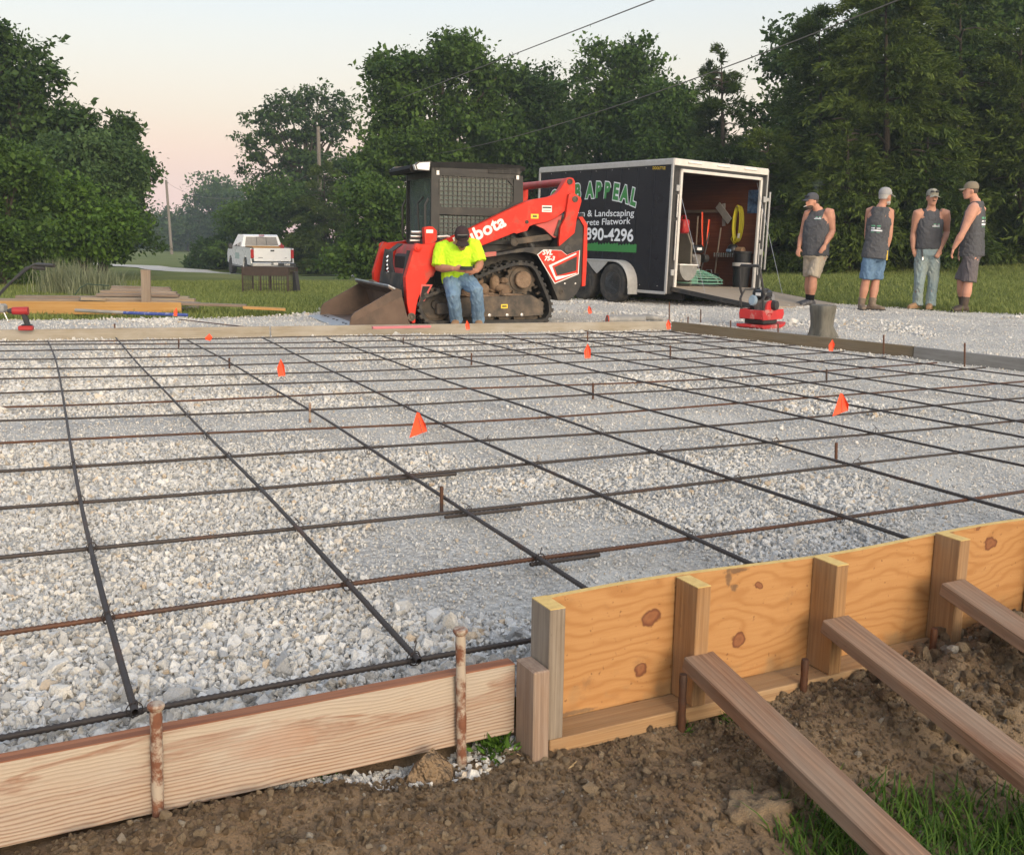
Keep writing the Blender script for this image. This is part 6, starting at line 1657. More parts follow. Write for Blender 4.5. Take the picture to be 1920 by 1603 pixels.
for x in (-Wc / 2, Wc / 2):
    for k in range(12): wr.cyl((x, -Dc / 2 + k * .046, .02), (x, -Dc / 2 + k * .046, Hc), .005, None, 5)
wo = wr.build('wire_bars', CG, cg); tag(wo, kind='stuff')
MB().box((-.30, -Dc / 2 - .004, Hc - .10), (.46, .01, .16)).build('side_panel', CG, cg); MB().box((.22, -Dc / 2 - .004, Hc - .09), (.62, .01, .16)).build('side_panel', CG, cg)
MB().prism([(.58, 0), (.70, 0), (.64, .50), (.60, .50)], -.1, .1, 'xz').build('end_stand', BLACK, cg)

# ------------------------------------------------------------------ people
def skinmat(name, c):
    return pmat(name, c, tuple(x * .82 for x in c), 18, rough=.55, spec=.35, bump=.08, bscale=90)
SKIN = {k: skinmat('skin_' + k, c) for k, c in dict(a=(.50, .245, .165), b=(.44, .22, .15), c=(.46, .235, .16), d=(.55, .28, .20), e=(.40, .19, .125)).items()}
def cloth(name, c, c2=None, scale=5, wr=.5):
    m, t, b = newmat(name)
    v = coords(t, (1, 1, .55)); f = noise_n(t, v, scale, 5, .6)
    cc = rampn(t, f, [(.3, c), (.7, c2 or tuple(x * .78 for x in c))])
    t.links.new(cc, b.inputs['Base Color']); b.inputs['Roughness'].default_value = .9; b.inputs['Specular IOR Level'].default_value = .15
    h = noise_n(t, v, 16, 3, .5, .8); bump_n(t, b, h, wr, .03); return m
TANK = cloth('grey_tank_top', (.088, .090, .100), (.068, .070, .078)); NEON = cloth('neon_shirt', (.55, .86, .035), (.46, .76, .03), 4, .5)
KHAKI = cloth('khaki', (.42, .37, .30), (.35, .30, .24)); DENIM = cloth('denim_short', (.12, .20, .31), (.09, .155, .25), 9); JEANS = cloth('light_jeans', (.21, .29, .33), (.28, .32, .30), 7, .8)
DJEANS = cloth('blue_jeans', (.115, .195, .31), (.18, .27, .37), 9, .8); GREYSH = cloth('grey_shorts', (.14, .125, .135), (.11, .10, .105))
LEATHER = pmat('boot_leather', (.12, .085, .06), (.20, .155, .115), 14, rough=.75, bump=.2); DLEATHER = pmat('dark_boot', (.05, .034, .026), (.09, .065, .05), 10, rough=.7, bump=.2); TLEATHER = pmat('tan_boot', (.33, .20, .11), (.26, .16, .09), 10, rough=.8)
SOCKB = cloth('black_sock', (.012, .012, .014)); SOCKW = cloth('white_sock', (.7, .7, .7)); HAIR = pmat('dark_hair', (.045, .030, .021), (.07, .048, .034), 60, rough=.8); GHAIR = pmat('grey_hair', (.42, .40, .38), (.3, .29, .28), 60, rough=.8)
BELT = pmat('black_belt', (.012, .012, .012), rough=.4); SOLE = pmat('sole', (.03, .03, .03), rough=.8)
def V3(*a): return np.array(a, float)
def unit(v): v = np.array(v, float); return v / np.linalg.norm(v)
def limb(mb, pts, rad, n=12):
    """tapered limb through joints with radii; extra rings for the muscle bulge"""
    mb.tube([tuple(p) for p in pts], rad, n)
def person(name, J, label, fat=1.0, skin='a', bottoms=None, bottom_len=.55, shirt='tank', shirt_mat=TANK, cap_mat=None, cap_dir=None, socks=None, shoe=LEATHER, boot_h=.0, hem=.0, beard=None, hair=HAIR, hand_curl=(.4, .4), pockets=(False, False), head_tilt=0.0, group='crew standing by the trailer', leg_flare=1.0):
    """J: joint name -> world point; f torso facing, hf head facing"""
    foot_z = min(J['anL'][2], J['anR'][2])
    base = (J['anL'] + J['anR']) / 2; base[2] = J['ground']
    rt = empty(name, tuple(base), label=label, cat='person', group=group)
    L_ = {k: (v - base if isinstance(v, np.ndarray) and k not in ('f', 'hf', 'hup') else v) for k, v in J.items()}
    f = unit(L_['f']); up = unit(L_['neck'] - L_['pel']); sd_ = unit(np.cross(f, up)); f = np.cross(up, sd_)      # sd_: person's right
    pel, neck = L_['pel'], L_['neck']; T = np.linalg.norm(neck - pel)
    body = MB()
    def ring(t, w, d, off=0.0): return (pel + up * T * t + f * off, sd_ * w, f * d)
    tors = [(-.16, .10, .085, 0), (-.08, .150, .112, -.005), (.05, .160 * fat ** .5, .118 * fat ** .6, 0), (.25, .150 * fat, .112 * fat, .008 * fat), (.45, .156 * fat, .116 * fat, .012 * fat), (.65, .168 * fat ** .7, .118 * fat ** .7, .005), (.80, .172 * fat ** .5, .108 * fat ** .5, 0), (.92, .135, .082, -.01), (.99, .075, .066, -.01), (1.06, .058, .060, .0)]
    body.loft([ring(*q) for q in tors], 18, 2.3)
    hd = L_['head']; hf = unit(L_['hf']); hup = unit(L_.get('hup', V3(0, 0, 1))); hs = unit(np.cross(hf, hup)); hf = np.cross(hup, hs)
    body.tube([tuple(neck - up * .05), tuple(neck + (hd - neck) * .35), tuple(hd - hup * .03 - hf * .015)], [.068, .056 * fat ** .3, .058], 12)
    hr = [(-.120, .026, .026, .060), (-.105, .042, .042, .046), (-.08, .056, .064, .026), (-.05, .064, .080, .010), (-.01, .070, .090, .002), (.03, .074, .096, -.004), (.065, .072, .092, -.006), (.095, .058, .074, -.008), (.115, .03, .04, -.008)]
    body.loft([(hd + hup * t + hf * o_, hs * w_, hf * d_) for t, w_, d_, o_ in hr], 16, 2.1)
    nose = hd + hf * .094 - hup * .022
    body.loft([(nose + hup * .035 - hf * .012, hs * .008, hf * .012), (nose + hup * .0, hs * .014, hf * .020), (nose - hup * .012, hs * .018, hf * .024), (nose - hup * .024, hs * .010, hf * .012)], 8, 2)
    for s in (1, -1): body.ell(tuple(hd + hs * s * .074 - hup * .015 - hf * .012), (.014, .022, .032), Matrix((hs, hf, hup)).transposed(), 8, 6)
    body.ell(tuple(hd + hf * .092 - hup * .068), (.022, .012, .009), Matrix((hs, hf, hup)).transposed(), 8, 5)
    for S in 'LR':
        sh, el, wr = L_['sh' + S], L_['el' + S], L_['wr' + S]
        limb(body, [sh + (neck - sh) * .35, sh, sh + (el - sh) * .3, sh + (el - sh) * .6, el, el + (wr - el) * .3, el + (wr - el) * .65, wr], [.062, .078 * fat ** .4, .071 * fat ** .5, .057 * fat ** .4, .047, .051 * fat ** .3, .042, .030])
        tip = L_['tip' + S]; hdv = unit(tip - wr)
        pn = unit(np.cross(hdv, f if abs(np.dot(hdv, f)) < .9 else sd_))        # across the palm
        pl = np.cross(pn, hdv)
        body.loft([(wr, pn * .022, pl * .018), (wr + hdv * .03, pn * .034, pl * .018), (wr + hdv * .085, pn * .040, pl * .014), (wr + hdv * .098, pn * .036, pl * .011)], 10, 2.6)
        cu = hand_curl[0 if S == 'L' else 1]
        inw = unit(-f * .2 + (pel - wr)); inw = unit(inw - hdv * np.dot(inw, hdv))
        for k, ln in enumerate((.070, .080, .076, .060)):
            r0 = wr + hdv * .088 + pn * (-.030 + .020 * k)
            p1 = r0 + (hdv * math.cos(cu * .6) + inw * math.sin(cu * .6)) * ln * .5
            p2 = p1 + (hdv * math.cos(cu * 1.8) + inw * math.sin(cu * 1.8)) * ln * .5
            body.tube([tuple(r0), tuple(p1), tuple(p2)], [.0095, .009, .0075], 7)
        t0 = wr + hdv * .03 - pn * .03; t1 = t0 + (hdv * .7 - pn * .5 + inw * .4) * .035; t2 = t1 + (hdv * .9 + inw * .3) * .032
        body.tube([tuple(t0), tuple(t1), tuple(t2)], [.013, .011, .009], 7)
        hp_, kn, an = L_['hip' + S], L_['kn' + S], L_['an' + S]
        limb(body, [hp_ + up * .05, hp_ - up * .02, hp_ + (kn - hp_) * .35, hp_ + (kn - hp_) * .7, kn, kn + (an - kn) * .25, kn + (an - kn) * .45, kn + (an - kn) * .75, an], [.085, .094 * fat ** .5, .088 * fat ** .5, .070 * fat ** .4, .060, .063 * fat ** .3, .066 * fat ** .3, .049, .039])
        td = unit(L_['toe' + S] - an); td[2] = 0; td = unit(td)
        body.tube([tuple(an), tuple(an - V3(0, 0, .04) + td * .02), tuple(an - V3(0, 0, .055) + td * .12)], [.036, .035, .028], 8)
    bo = link('body', fused(body, .0105, 3), SKIN[skin], rt)
    # eyes and brows
    for s in (1, -1):
        MB().ell(tuple(hd + hf * .086 + hs * s * .031 + hup * .010), (.009, .005, .0045), Matrix((hs, hf, hup)).transposed(), 8, 6).build('eye', HAIR, rt, smooth=True)
    # hair shell under the cap
    MB().loft([(hd + hup * t + hf * o_, hs * w_ * 1.05, hf * d_ * 1.04) for t, w_, d_, o_ in [(-.035, .062, .055, -.042), (-.01, .071, .066, -.032), (.03, .075, .082, -.018), (.06, .074, .09, -.010), (.085, .06, .07, -.01)]], 14, 2.2).build('hair', hair, rt, smooth=True)
    if beard is not None:
        MB().loft([(hd + hup * t + hf * o_, hs * w_ * 1.03, hf * d_ * 1.035) for t, w_, d_, o_ in [(-.124, .022, .024, .062), (-.108, .042, .043, .048), (-.085, .057, .066, .027), (-.060, .058, .06, .024)]], 14, 2.1).build('beard', beard, rt, smooth=True)
    else:
        MB().ell(tuple(hd + hf * .100 - hup * .052), (.027, .008, .007), Matrix((hs, hf, hup)).transposed(), 8, 5).build('moustache', hair, rt, smooth=True)
    # cap
    cdv = unit(cap_dir) if cap_dir is not None else hf
    cdv = unit(cdv - hup * np.dot(cdv, hup)); cs = np.cross(cdv, hup)
    cp_ = MB(); cp_.loft([(hd + hup * t + hf * o_, hs * w_, hf * d_) for t, w_, d_, o_ in [(.030, .086, .106, -.004), (.06, .086, .106, -.006), (.095, .078, .094, -.008), (.125, .055, .068, -.008), (.138, .02, .026, -.008)]], 18, 2.1)
    co = cp_.build('cap', cap_mat, rt, smooth=60)
    Vb = []; Fb = []
    for i in range(9):
        a = (i / 8 - .5) * 2.2
        for (r_, dz) in ((.095, .036), (.168 - .018 * abs(a), .022 - .02 * abs(math.sin(a))), (.168 - .018 * abs(a), .014 - .02 * abs(math.sin(a))), (.095, .028)):
            Vb.append(hd + cdv * r_ * math.cos(a * .55) + cs * (r_ * .62) * math.sin(a * .95) + hup * (dz))
    for i in range(8):
        for k in range(4): Fb.append((i * 4 + k, i * 4 + (k + 1) % 4, i * 4 + 4 + (k + 1) % 4, i * 4 + 4 + k))
    Fb += [(0, 1, 2, 3), (35, 34, 33, 32)]
    MB().add(Vb, Fb).build('cap_brim', cap_mat, co, smooth=50)
    # shirt
    g = .013; S_ = MB()
    h0 = -.10 - hem
    if shirt == 'tank':
        rr = [(h0, .166 * fat ** .5 + g + .010, .126 * fat ** .6 + g + .012, 0), (.05, .164 * fat ** .5 + g + .010, .120 * fat ** .6 + g + .012, .002), (.25, .152 * fat + g + .004, .114 * fat + g + .006, .008 * fat), (.45, .158 * fat + g, .118 * fat + g, .012 * fat), (.65, .168 * fat ** .7 + g * .8, .118 * fat ** .7 + g, .005), (.74, .166 * fat ** .5 + g * .4, .112 * fat ** .5 + g, 0),
              (.80, .150 * fat ** .4, .108 * fat ** .5 + g, 0), (.86, .143, .097 + g * 1.2, -.004), (.92, .134, .084 + g * 1.3, -.012), (.965, .122, .072 + g, -.026), (1.0, .104, .050 + g, -.038)]
        S_.loft([ring(*q) for q in rr], 20, 2.3)
    else:
        rr = [(h0, .166 * fat ** .5 + g, .122 * fat ** .6 + g, 0), (.05, .166 * fat ** .5 + g + .006, .124 * fat ** .6 + g + .006, .0), (.25, .158 * fat + g + .006, .120 * fat + g + .008, .01), (.45, .162 * fat + g, .122 * fat + g, .012), (.65, .184 + g, .128 + g, .005), (.82, .190 + g, .118 + g, 0), (.93, .158 + g, .096 + g, -.01), (1.0, .078 + g, .068 + g, -.005)]
        S_.loft([ring(*q) for q in rr], 18, 2.3)
        for S in 'LR':
            sh, el = L_['sh' + S], L_['el' + S]
            S_.tube([tuple(sh + (neck - sh) * .4), tuple(sh), tuple(sh + (el - sh) * .4), tuple(sh + (el - sh) * .90)], [.082, .096, .090, .086], 12)
    so = link('shirt', fused(S_, .010, 5, .022, int(fat * 50)), shirt_mat, rt)
    # trousers or shorts
    B_ = MB()
    B_.loft([ring(-.19, .085, .09, 0), ring(-.10, .160 * fat ** .4 + g, .125 * fat ** .5 + g * .5, 0), ring(.0, .162 * fat ** .5 + g * .6, .122 * fat ** .6 + g * .6, 0), ring(.10, .158 * fat ** .6 + g * .5, .116 * fat ** .7 + g * .5, 0)], 18, 2.3)
    for S in 'LR':
        hp_, kn, an = L_['hip' + S], L_['kn' + S], L_['an' + S]
        if bottom_len <= 1.0:
            e_ = hp_ + (kn - hp_) * bottom_len if bottom_len < 1 else kn
            fl = leg_flare
            B_.tube([tuple(hp_ + up * .04), tuple(hp_), tuple(hp_ + (e_ - hp_) * .5), tuple(e_)], [.092, .100 * fat ** .5, .094 * fat ** .4 * fl, .090 * fat ** .3 * fl], 14)
        else:
            m1 = hp_ + (kn - hp_) * .5; lo = an + V3(0, 0, .0)
            B_.tube([tuple(hp_ + up * .04), tuple(hp_), tuple(m1), tuple(kn), tuple(kn + (lo - kn) * .3), tuple(kn + (lo - kn) * .5), tuple(kn + (lo - kn) * .7), tuple(kn + (lo - kn) * .85), tuple(lo - V3(0, 0, .03))], [.10, .108, .098, .078, .076, .072, .075, .070, .076], 14)
    link('trousers' if bottom_len > 1 else 'shorts', fused(B_, .011, 4, .026, int(fat * 70) + 3), bottoms, rt)
    # socks and footwear
    for S in 'LR':
        kn, an = L_['kn' + S], L_['an' + S]; up_l = unit(kn - an)
        td = L_['toe' + S] - an; td[2] = 0; td = unit(td); ts = np.cross(td, V3(0, 0, 1))
        if socks is not None and bottom_len <= 1:
            MB().tube([tuple(an - V3(0, 0, .02)), tuple(an + up_l * .05), tuple(an + up_l * (.10 + boot_h))], [.045, .047, .050], 12).build('sock', socks, rt, smooth=True)
        gz_ = J['ground'] - base[2]
        gl = an[2] - .085 if True else gz_
        sh_ = MB(); c0 = V3(an[0], an[1], gl)
        sh_.loft([(c0 - td * .075 + V3(0, 0, .045), ts * .030, V3(0, 0, .030)), (c0 - td * .05 + V3(0, 0, .05), ts * .040, V3(0, 0, .045)), (c0 + td * .02 + V3(0, 0, .055), ts * .042, V3(0, 0, .052)), (c0 + td * .09 + V3(0, 0, .045), ts * .047, V3(0, 0, .040)), (c0 + td * .15 + V3(0, 0, .036), ts * .046, V3(0, 0, .032)), (c0 + td * .195 + V3(0, 0, .028), ts * .030, V3(0, 0, .022))], 14, 2.4)
        if boot_h: sh_.tube([tuple(c0 + V3(0, 0, .05)), tuple(an + up_l * .02), tuple(an + up_l * boot_h)], [.052, .054, .060], 14)
        else: sh_.tube([tuple(c0 + V3(0, 0, .05)), tuple(an + up_l * .015)], [.048, .05], 12)
        fo_ = link('boot' if boot_h else 'shoe', fused(sh_, .008, 2), shoe, rt)
        MB().loft([(c0 - td * .085 + V3(0, 0, .010), ts * .028, V3(0, 0, .010)), (c0 - td * .06 + V3(0, 0, .011), ts * .042, V3(0, 0, .011)), (c0 + td * .10 + V3(0, 0, .011), ts * .050, V3(0, 0, .011)), (c0 + td * .17 + V3(0, 0, .011), ts * .044, V3(0, 0, .011)), (c0 + td * .205 + V3(0, 0, .012), ts * .026, V3(0, 0, .009))], 12, 3).build('sole', SOLE if shoe is not TLEATHER else TLEATHER, fo_, smooth=40)
    return rt, dict(f=f, up=up, s=sd_, pel=pel, neck=neck, T=T, hd=hd, hf=hf, hup=hup, hs=hs, base=base, shirt=so, cap=co, L=L_)

def joints(D, ground, f, hf, **px):
    J = {'f': V3(*f, 0), 'hf': V3(*hf), 'ground': ground}
    for k, v in px.items():
        J[k] = gy(v[0], v[1], D + (v[2] if len(v) > 2 else 0))
    for S in 'LR':
        J['an' + S][2] = ground + .087
        J['toe' + S][2] = ground + .03
    return J
def chest_print(I, rt, w, h, x, t, back=False, n=2, green=True):
    f = I['f'] * (-1 if back else 1); s = I['s']
    c = I['pel'] + I['up'] * I['T'] * t + s * x
    # ray onto the shirt mesh
    me = I['shirt'].data
    from mathutils.bvhtree import BVHTree
    bv = BVHTree.FromPolygons([v.co for v in me.vertices], [p.vertices for p in me.polygons])
    rows = [(LETTER, .08, .16), (LETTER, -.25, .22)] + ([(GREENSH, .42, .2), (GREENSH, -.52, .08)] if green else [])
    for m_, dz, hh in rows:
        V = []; F = []
        for i in range(7):
            for j in (0, 1):
                p = c + s * (i / 6 - .5) * w + I['up'] * (dz + (j - .5) * hh) * h + f * .5
                hit = bv.ray_cast(Vector(p), Vector(-f))[0]
                q = np.array(hit) if hit is not None else p - f * .38
                V.append(q + f * .003)
        for i in range(6): 
            if (i % 3) != 2 or dz == -.25: F.append((i * 2, i * 2 + 1, i * 2 + 3, i * 2 + 2))
        MB().add(V, F).build('shirt_print', m_, rt)
GREENSH = pmat('shirt_green', (.10, .33, .20), (.08, .28, .17))
CAPG = cloth('charcoal_cap', (.085, .088, .10), None, 8, .2); CAPL = cloth('light_grey_cap', (.32, .32, .33), None, 8, .2); CAPC = cloth('camo_cap', (.16, .15, .12), (.34, .33, .28), 26, .2); CAPO = cloth('olive_cap', (.17, .145, .105), (.22, .19, .145), 10, .2); CAPB = cloth('brown_cap', (.045, .030, .032), (.035, .024, .026), 8, .2)

# man 1
J = joints(16.55, gz(1518, 572, .05)[2], (-.62, -.78), (-.93, -.36, 0), head=(1522, 378), neck=(1534, 393), pel=(1529, 474), shR=(1517, 401, .12), elR=(1504, 441, .14), wrR=(1498, 464, .05), tipR=(1494.5, 484, .0), shL=(1555, 399, -.10), elL=(1561, 434, -.13), wrL=(1547, 459, -.24), tipL=(1538, 474, -.28),
           hipR=(1521, 480, .06), hipL=(1537, 480, -.06), knR=(1517, 519, .10), knL=(1525, 520, -.08), anR=(1516, 560, .16), anL=(1521, 561, -.05), toeR=(1500, 566, .14), toeL=(1503, 569, -.12))
rt, I = person('person', J, 'man in grey tank top and beige shorts looking left with a cigarette', 1.27, 'a', KHAKI, .98, cap_mat=CAPG, cap_dir=(-1, -.25, .1), socks=SOCKB, shoe=pmat('runner', (.03, .03, .034), (.10, .10, .11), 25, rough=.6), hem=-.03, beard=HAIR, boot_h=0)
chest_print(I, rt, .11, .045, .055 * -1, .80, n=2)
MB().cyl(tuple(I['hd'] + I['hf'] * .10 - I['hup'] * .072 - I['hs'] * .01), tuple(I['hd'] + I['hf'] * .165 - I['hup'] * .085 - I['hs'] * .03), .004, None, 6).build('cigarette', DECAL, rt)
for s in (1, -1): MB().ell(tuple(I['hd'] + I['hf'] * .100 + I['hs'] * s * .035 + I['hup'] * .075), (.028, .008, .016), Matrix((I['hs'], I['hf'], I['hup'])).transposed(), 8, 5).build('sunglasses', BLACK, rt, smooth=True)
# man 2
J = joints(15.75, gz(1632, 586, .05)[2], (.42, .91), (.86, .48, -.05), head=(1660, 369), neck=(1652, 389), pel=(1641, 474), shR=(1667, 398, .0), elR=(1668, 437, -.06), wrR=(1662, 468, -.05), tipR=(1658, 486, .02), shL=(1633, 396, .14), elL=(1626, 440, .20), wrL=(1632, 468, .22), tipL=(1640, 484, .22),
           hipR=(1649, 480, .05), hipL=(1632, 480, .0), knR=(1642, 524, .06), knL=(1624, 524, .02), anR=(1635, 571, .0), anL=(1615, 571, .05), toeR=(1660, 584, -.12), toeL=(1622, 582, -.2))
rt, I = person('person', J, 'man in grey tank top and denim shorts seen from behind with tools on his hip', 1.02, 'b', DENIM, .98, cap_mat=CAPL, socks=SOCKW, shoe=LEATHER, boot_h=.10, hem=.03, beard=GHAIR, hair=GHAIR, leg_flare=1.1)
chest_print(I, rt, .16, .10, -.01, .52, True)
pq = I['L']['hipR'] + V3(.035, -.14, .06)
pch = MB().box(tuple(pq), (.055, .05, .16), None, .01).build('tool_pouch', LEATHER, rt); MB().cyl(tuple(pq + V3(.015, -.03, -.12)), tuple(pq + V3(.015, -.03, .02)), .013, .013, 8).build('hammer_handle', YELLOW, pch); MB().cyl(tuple(pq + V3(-.01, -.02, .05)), tuple(pq + V3(-.005, -.02, .15)), .010, None, 8).build('pliers_grip', REDPL, pch); MB().cyl(tuple(pq + V3(.012, -.02, .05)), tuple(pq + V3(.016, -.02, .12)), .008, None, 8).build('steel_tool', CHROME, pch)
MB().torus(tuple(I['L']['wrR']), .034, .008, tuple(unit(I['L']['tipR'] - I['L']['wrR'])), 16, 6).build('watch_band', BLACK, rt)
# man 3
J = joints(16.15, gz(1735, 580, .06)[2], (-.12, -.99), (-.05, -.99, .04), head=(1748, 371), neck=(1746, 392), pel=(1739, 470), shR=(1721, 401, .02), elR=(1713, 438, .06), wrR=(1712, 467, .0), tipR=(1719, 484, -.02), shL=(1772, 401, -.0), elL=(1775, 436, .04), wrL=(1763, 468, -.12), tipL=(1756, 487, -.2),
           hipR=(1729, 478, .0), hipL=(1749, 478, .0), knR=(1724, 526, -.03), knL=(1750, 526, -.06), anR=(1720, 572, .05), anL=(1744, 575, -.02), toeR=(1703, 580, -.05), toeL=(1738, 586, -.25))
rt, I = person('person', J, 'man in grey tank top and pale jeans facing the camera, one hand in pocket', 1.12, 'c', JEANS, 1.5, cap_mat=CAPC, shoe=TLEATHER, hem=-.14, beard=None)
chest_print(I, rt, .11, .05, -.055, .60)
MB().loft([(I['pel'] + I['up'] * I['T'] * t, I['s'] * .178, I['f'] * .136) for t in (.065, .105)], 20, 2.3).build('belt', BELT, rt, smooth=40)
MB().box(tuple(I['pel'] + I['up'] * I['T'] * .085 + I['f'] * .14), (.05, .012, .04), None, .004).build('belt_buckle', STEEL, rt)
MB().tube([tuple(I['pel'] + I['up'] * .02 + I['f'] * .12 + I['s'] * .11), tuple(I['pel'] - I['up'] * .06 + I['f'] * .15 + I['s'] * .11), tuple(I['pel'] - I['up'] * .10 + I['f'] * .15 + I['s'] * .10)], .012, 6).build('key_clip', BLACK, rt); MB().box(tuple(I['pel'] - I['up'] * .12 + I['f'] * .155 + I['s'] * .10), (.02, .008, .05)).build('keys', CHROME, rt)
for s in (1, -1): MB().ell(tuple(I['hd'] + I['hf'] * .098 + I['hs'] * s * .036 + I['hup'] * .088), (.030, .010, .017), Matrix((I['hs'], I['hf'], I['hup'])).transposed(), 8, 5).build('sunglasses', BLACK, rt, smooth=True)
tipL = I['L']['tipL']; MB().cyl(tuple(tipL + V3(-.01, -.01, .0)), tuple(tipL + V3(.03, -.03, -.05)), .004, None, 6).build('cigarette', DECAL, rt)
# man 4
J = joints(15.75, gz(1800, 589, .05)[2], (-.80, .60), (-.97, .22, 0), head=(1820, 358), neck=(1829, 378), pel=(1823, 470), shL=(1826, 391, -.20), elL=(1805, 437, -.22), wrL=(1788, 466, -.16), tipL=(1782, 486, -.12), shR=(1838, 392, .18), elR=(1815, 440, .30), wrR=(1800, 470, .34), tipR=(1796, 488, .34),
           hipL=(1822, 480, -.09), hipR=(1824, 480, .09), knL=(1816, 529, -.10), knR=(1802, 527, .10), anL=(1808, 572, -.08), anR=(1806, 566, .16), toeL=(1783, 584, -.14), toeR=(1785, 576, .12))
rt, I = person('person', J, 'heavy set man in olive cap, grey shorts and tall boots at far right', 1.28, 'd', GREYSH, 1.0, cap_mat=CAPO, socks=SOCKB, shoe=DLEATHER, boot_h=.16, hem=.02, beard=None, hair=HAIR, leg_flare=1.08)
chest_print(I, rt, .20, .14, .0, .58, True)
# seated man with a phone
J = joints(12.38, 0.0, (.06, -.995), (.10, -.75, -.66), head=(866, 447, -.20), neck=(860, 457, -.06), pel=(857, 521, .04), shR=(829, 466, -.02), elR=(822, 503, -.10), wrR=(851, 504, -.30), tipR=(872, 506, -.34), shL=(888, 461, -.02), elL=(900, 495, -.08), wrL=(893, 509, -.28), tipL=(877, 507, -.36),
           hipR=(847, 526, .0), hipL=(870, 523, .0), knR=(850, 557, -.26), knL=(893, 545, -.30), anR=(856, 602, -.03), anL=(897, 600, -.01), toeR=(850, 612, -.25), toeL=(899, 611, -.23))
J['hup'] = V3(.05, -.62, .78)
rt, I = person('person', J, 'man in neon yellow T-shirt sitting on the loader track looking at a phone', 1.0, 'e', DJEANS, 1.5, 'tee', NEON, CAPB, shoe=TLEATHER, hem=.05, hair=HAIR, group='crew', hand_curl=(.8, .8))
MB().box(tuple(I['hd'] + I['hf'] * .09 + I['hup'] * .105), (.13, .02, .045), Matrix((I['hs'], I['hf'], I['hup'])).transposed(), .008).build('sunglasses', BLACK, rt)
pc = (J['tipR'] + J['tipL']) / 2 + V3(0, -.01, .02)
o = MB().box((0, 0, 0), (.15, .075, .010), Matrix.Rotation(.5, 3, 'X'), .004).build('phone', BLACK, None, loc=tuple(pc)); tag(o, 'dark phone held in the seated man\'s hands', 'phone')
# smoke from the cigarette
sm_ = bpy.data.materials.new('smoke'); sm_.use_nodes = True; t = sm_.node_tree; t.nodes.clear()
mo = t.nodes.new('ShaderNodeOutputMaterial'); pv = t.nodes.new('ShaderNodeVolumePrincipled'); pv.inputs['Color'].default_value = (.62, .74, .85, 1)
tcn = t.nodes.new('ShaderNodeTexCoord'); ln_ = N(t, 'ShaderNodeVectorMath', operation='LENGTH'); t.links.new(tcn.outputs['Object'], ln_.inputs[0])
nz_ = noise_n(t, coords(t, (1, 1, .6), 'Object', False), 2.6, 4, .6, 1.0); mr = N(t, 'ShaderNodeMapRange'); mr.inputs[1].default_value = 1.0; mr.inputs[2].default_value = .2; mr.inputs[3].default_value = 0; mr.inputs[4].default_value = 2.2
t.links.new(ln_.outputs['Value'], mr.inputs[0]); m2 = N(t, 'ShaderNodeMath', operation='MULTIPLY'); t.links.new(mr.outputs[0], m2.inputs[0]); t.links.new(rampn(t, nz_, [(.48, (0, 0, 0)), (.62, (1, 1, 1))]), m2.inputs[1]); t.links.new(m2.outputs[0], pv.inputs['Density']); t.links.new(pv.outputs[0], mo.inputs['Volume'])
q = gy(1533, 347, 16.7)
o = MB().ell((0, 0, 0), (1, 1, 1), None, 12, 8).build('smoke', sm_, None, smooth=True, M=Matrix.Translation(Vector(q)) @ Matrix.Diagonal((.10, .10, .11, 1))); tag(o, 'thin bluish cigarette smoke above the man in beige shorts', 'smoke', kind='stuff')

# ------------------------------------------------------------------ pickup truck
TRD = 48.5
q = gy(511, 500, TRD); az = math.radians(26)
tz = float(base_z(q[0], q[1])) + .02
PH = np.array([-math.sin(az), math.cos(az), 0])
PM = mat4(PH, (-PH[1], PH[0], 0), (0, 0, 1), (q[0], q[1], tz))
trk = empty('pickup_truck', mat=PM, label='white crew cab pickup truck parked on the gravel drive', cat='truck')
TW = pmat('truck_white', (.74, .75, .76), (.70, .71, .72), 3, rough=.3, coat=.3); TL = pmat('taillight', (.42, .012, .012), (.36, .01, .01), 20, rough=.2); GRYT = pmat('truck_grey', (.16, .17, .18), rough=.5)
hw = 1.0
prof = [(0.02, .78), (0.0, 1.36), (1.98, 1.38), (2.0, 1.36), (2.02, .55), (.30, .55), (.25, .62)]
bed = MB(); bed.prism([(0, .66), (0, 1.36), (2.0, 1.38), (2.0, .60), (1.62, .60), (1.55, .88), (1.20, 1.0), (.85, .88), (.78, .60), (.12, .58)], hw - .06, hw); bed.build('bed_side', TW, trk)
MB().prism([(0, .66), (0, 1.36), (2.0, 1.38), (2.0, .60), (1.62, .60), (1.55, .88), (1.20, 1.0), (.85, .88), (.78, .60), (.12, .58)], -hw, -hw + .06).build('bed_side', TW, trk)
MB().box((1.0, 0, .88), (2.0, 1.9, .05)).build('bed_floor', GRYT, trk); MB().box((1.97, 0, 1.1), (.05, 1.9, .52)).build('bed_front', TW, trk)
for s in (1, -1): MB().box((1.0, s * (hw - .04), 1.385), (2.0, .10, .025)).build('bed_rail', BLACK, trk)
tg = MB().box((-.02, 0, 1.06), (.06, 1.72, .60), None, .015).build('tailgate', TW, trk)
MB().box((-.055, 0, 1.25), (.02, .18, .07), None, .01).build('handle', BLACK, tg); MB().box((-.053, .55, .93), (.006, .20, .03)).build('badge', GRYT, tg); MB().box((-.053, -.62, .92), (.006, .10, .03)).build('badge', GRYT, tg)
for s in (1, -1):
    MB().box((-.025, s * .925, 1.10), (.08, .14, .40), None, .02).build('taillight', TL, trk)
bp = MB(); bp.box((-.12, 0, .62), (.22, 1.95, .18), None, .03); bpo = bp.build('rear_bumper', pmat('bumper', (.5, .51, .52), (.42, .43, .44), metal=.5, rough=.35), trk)
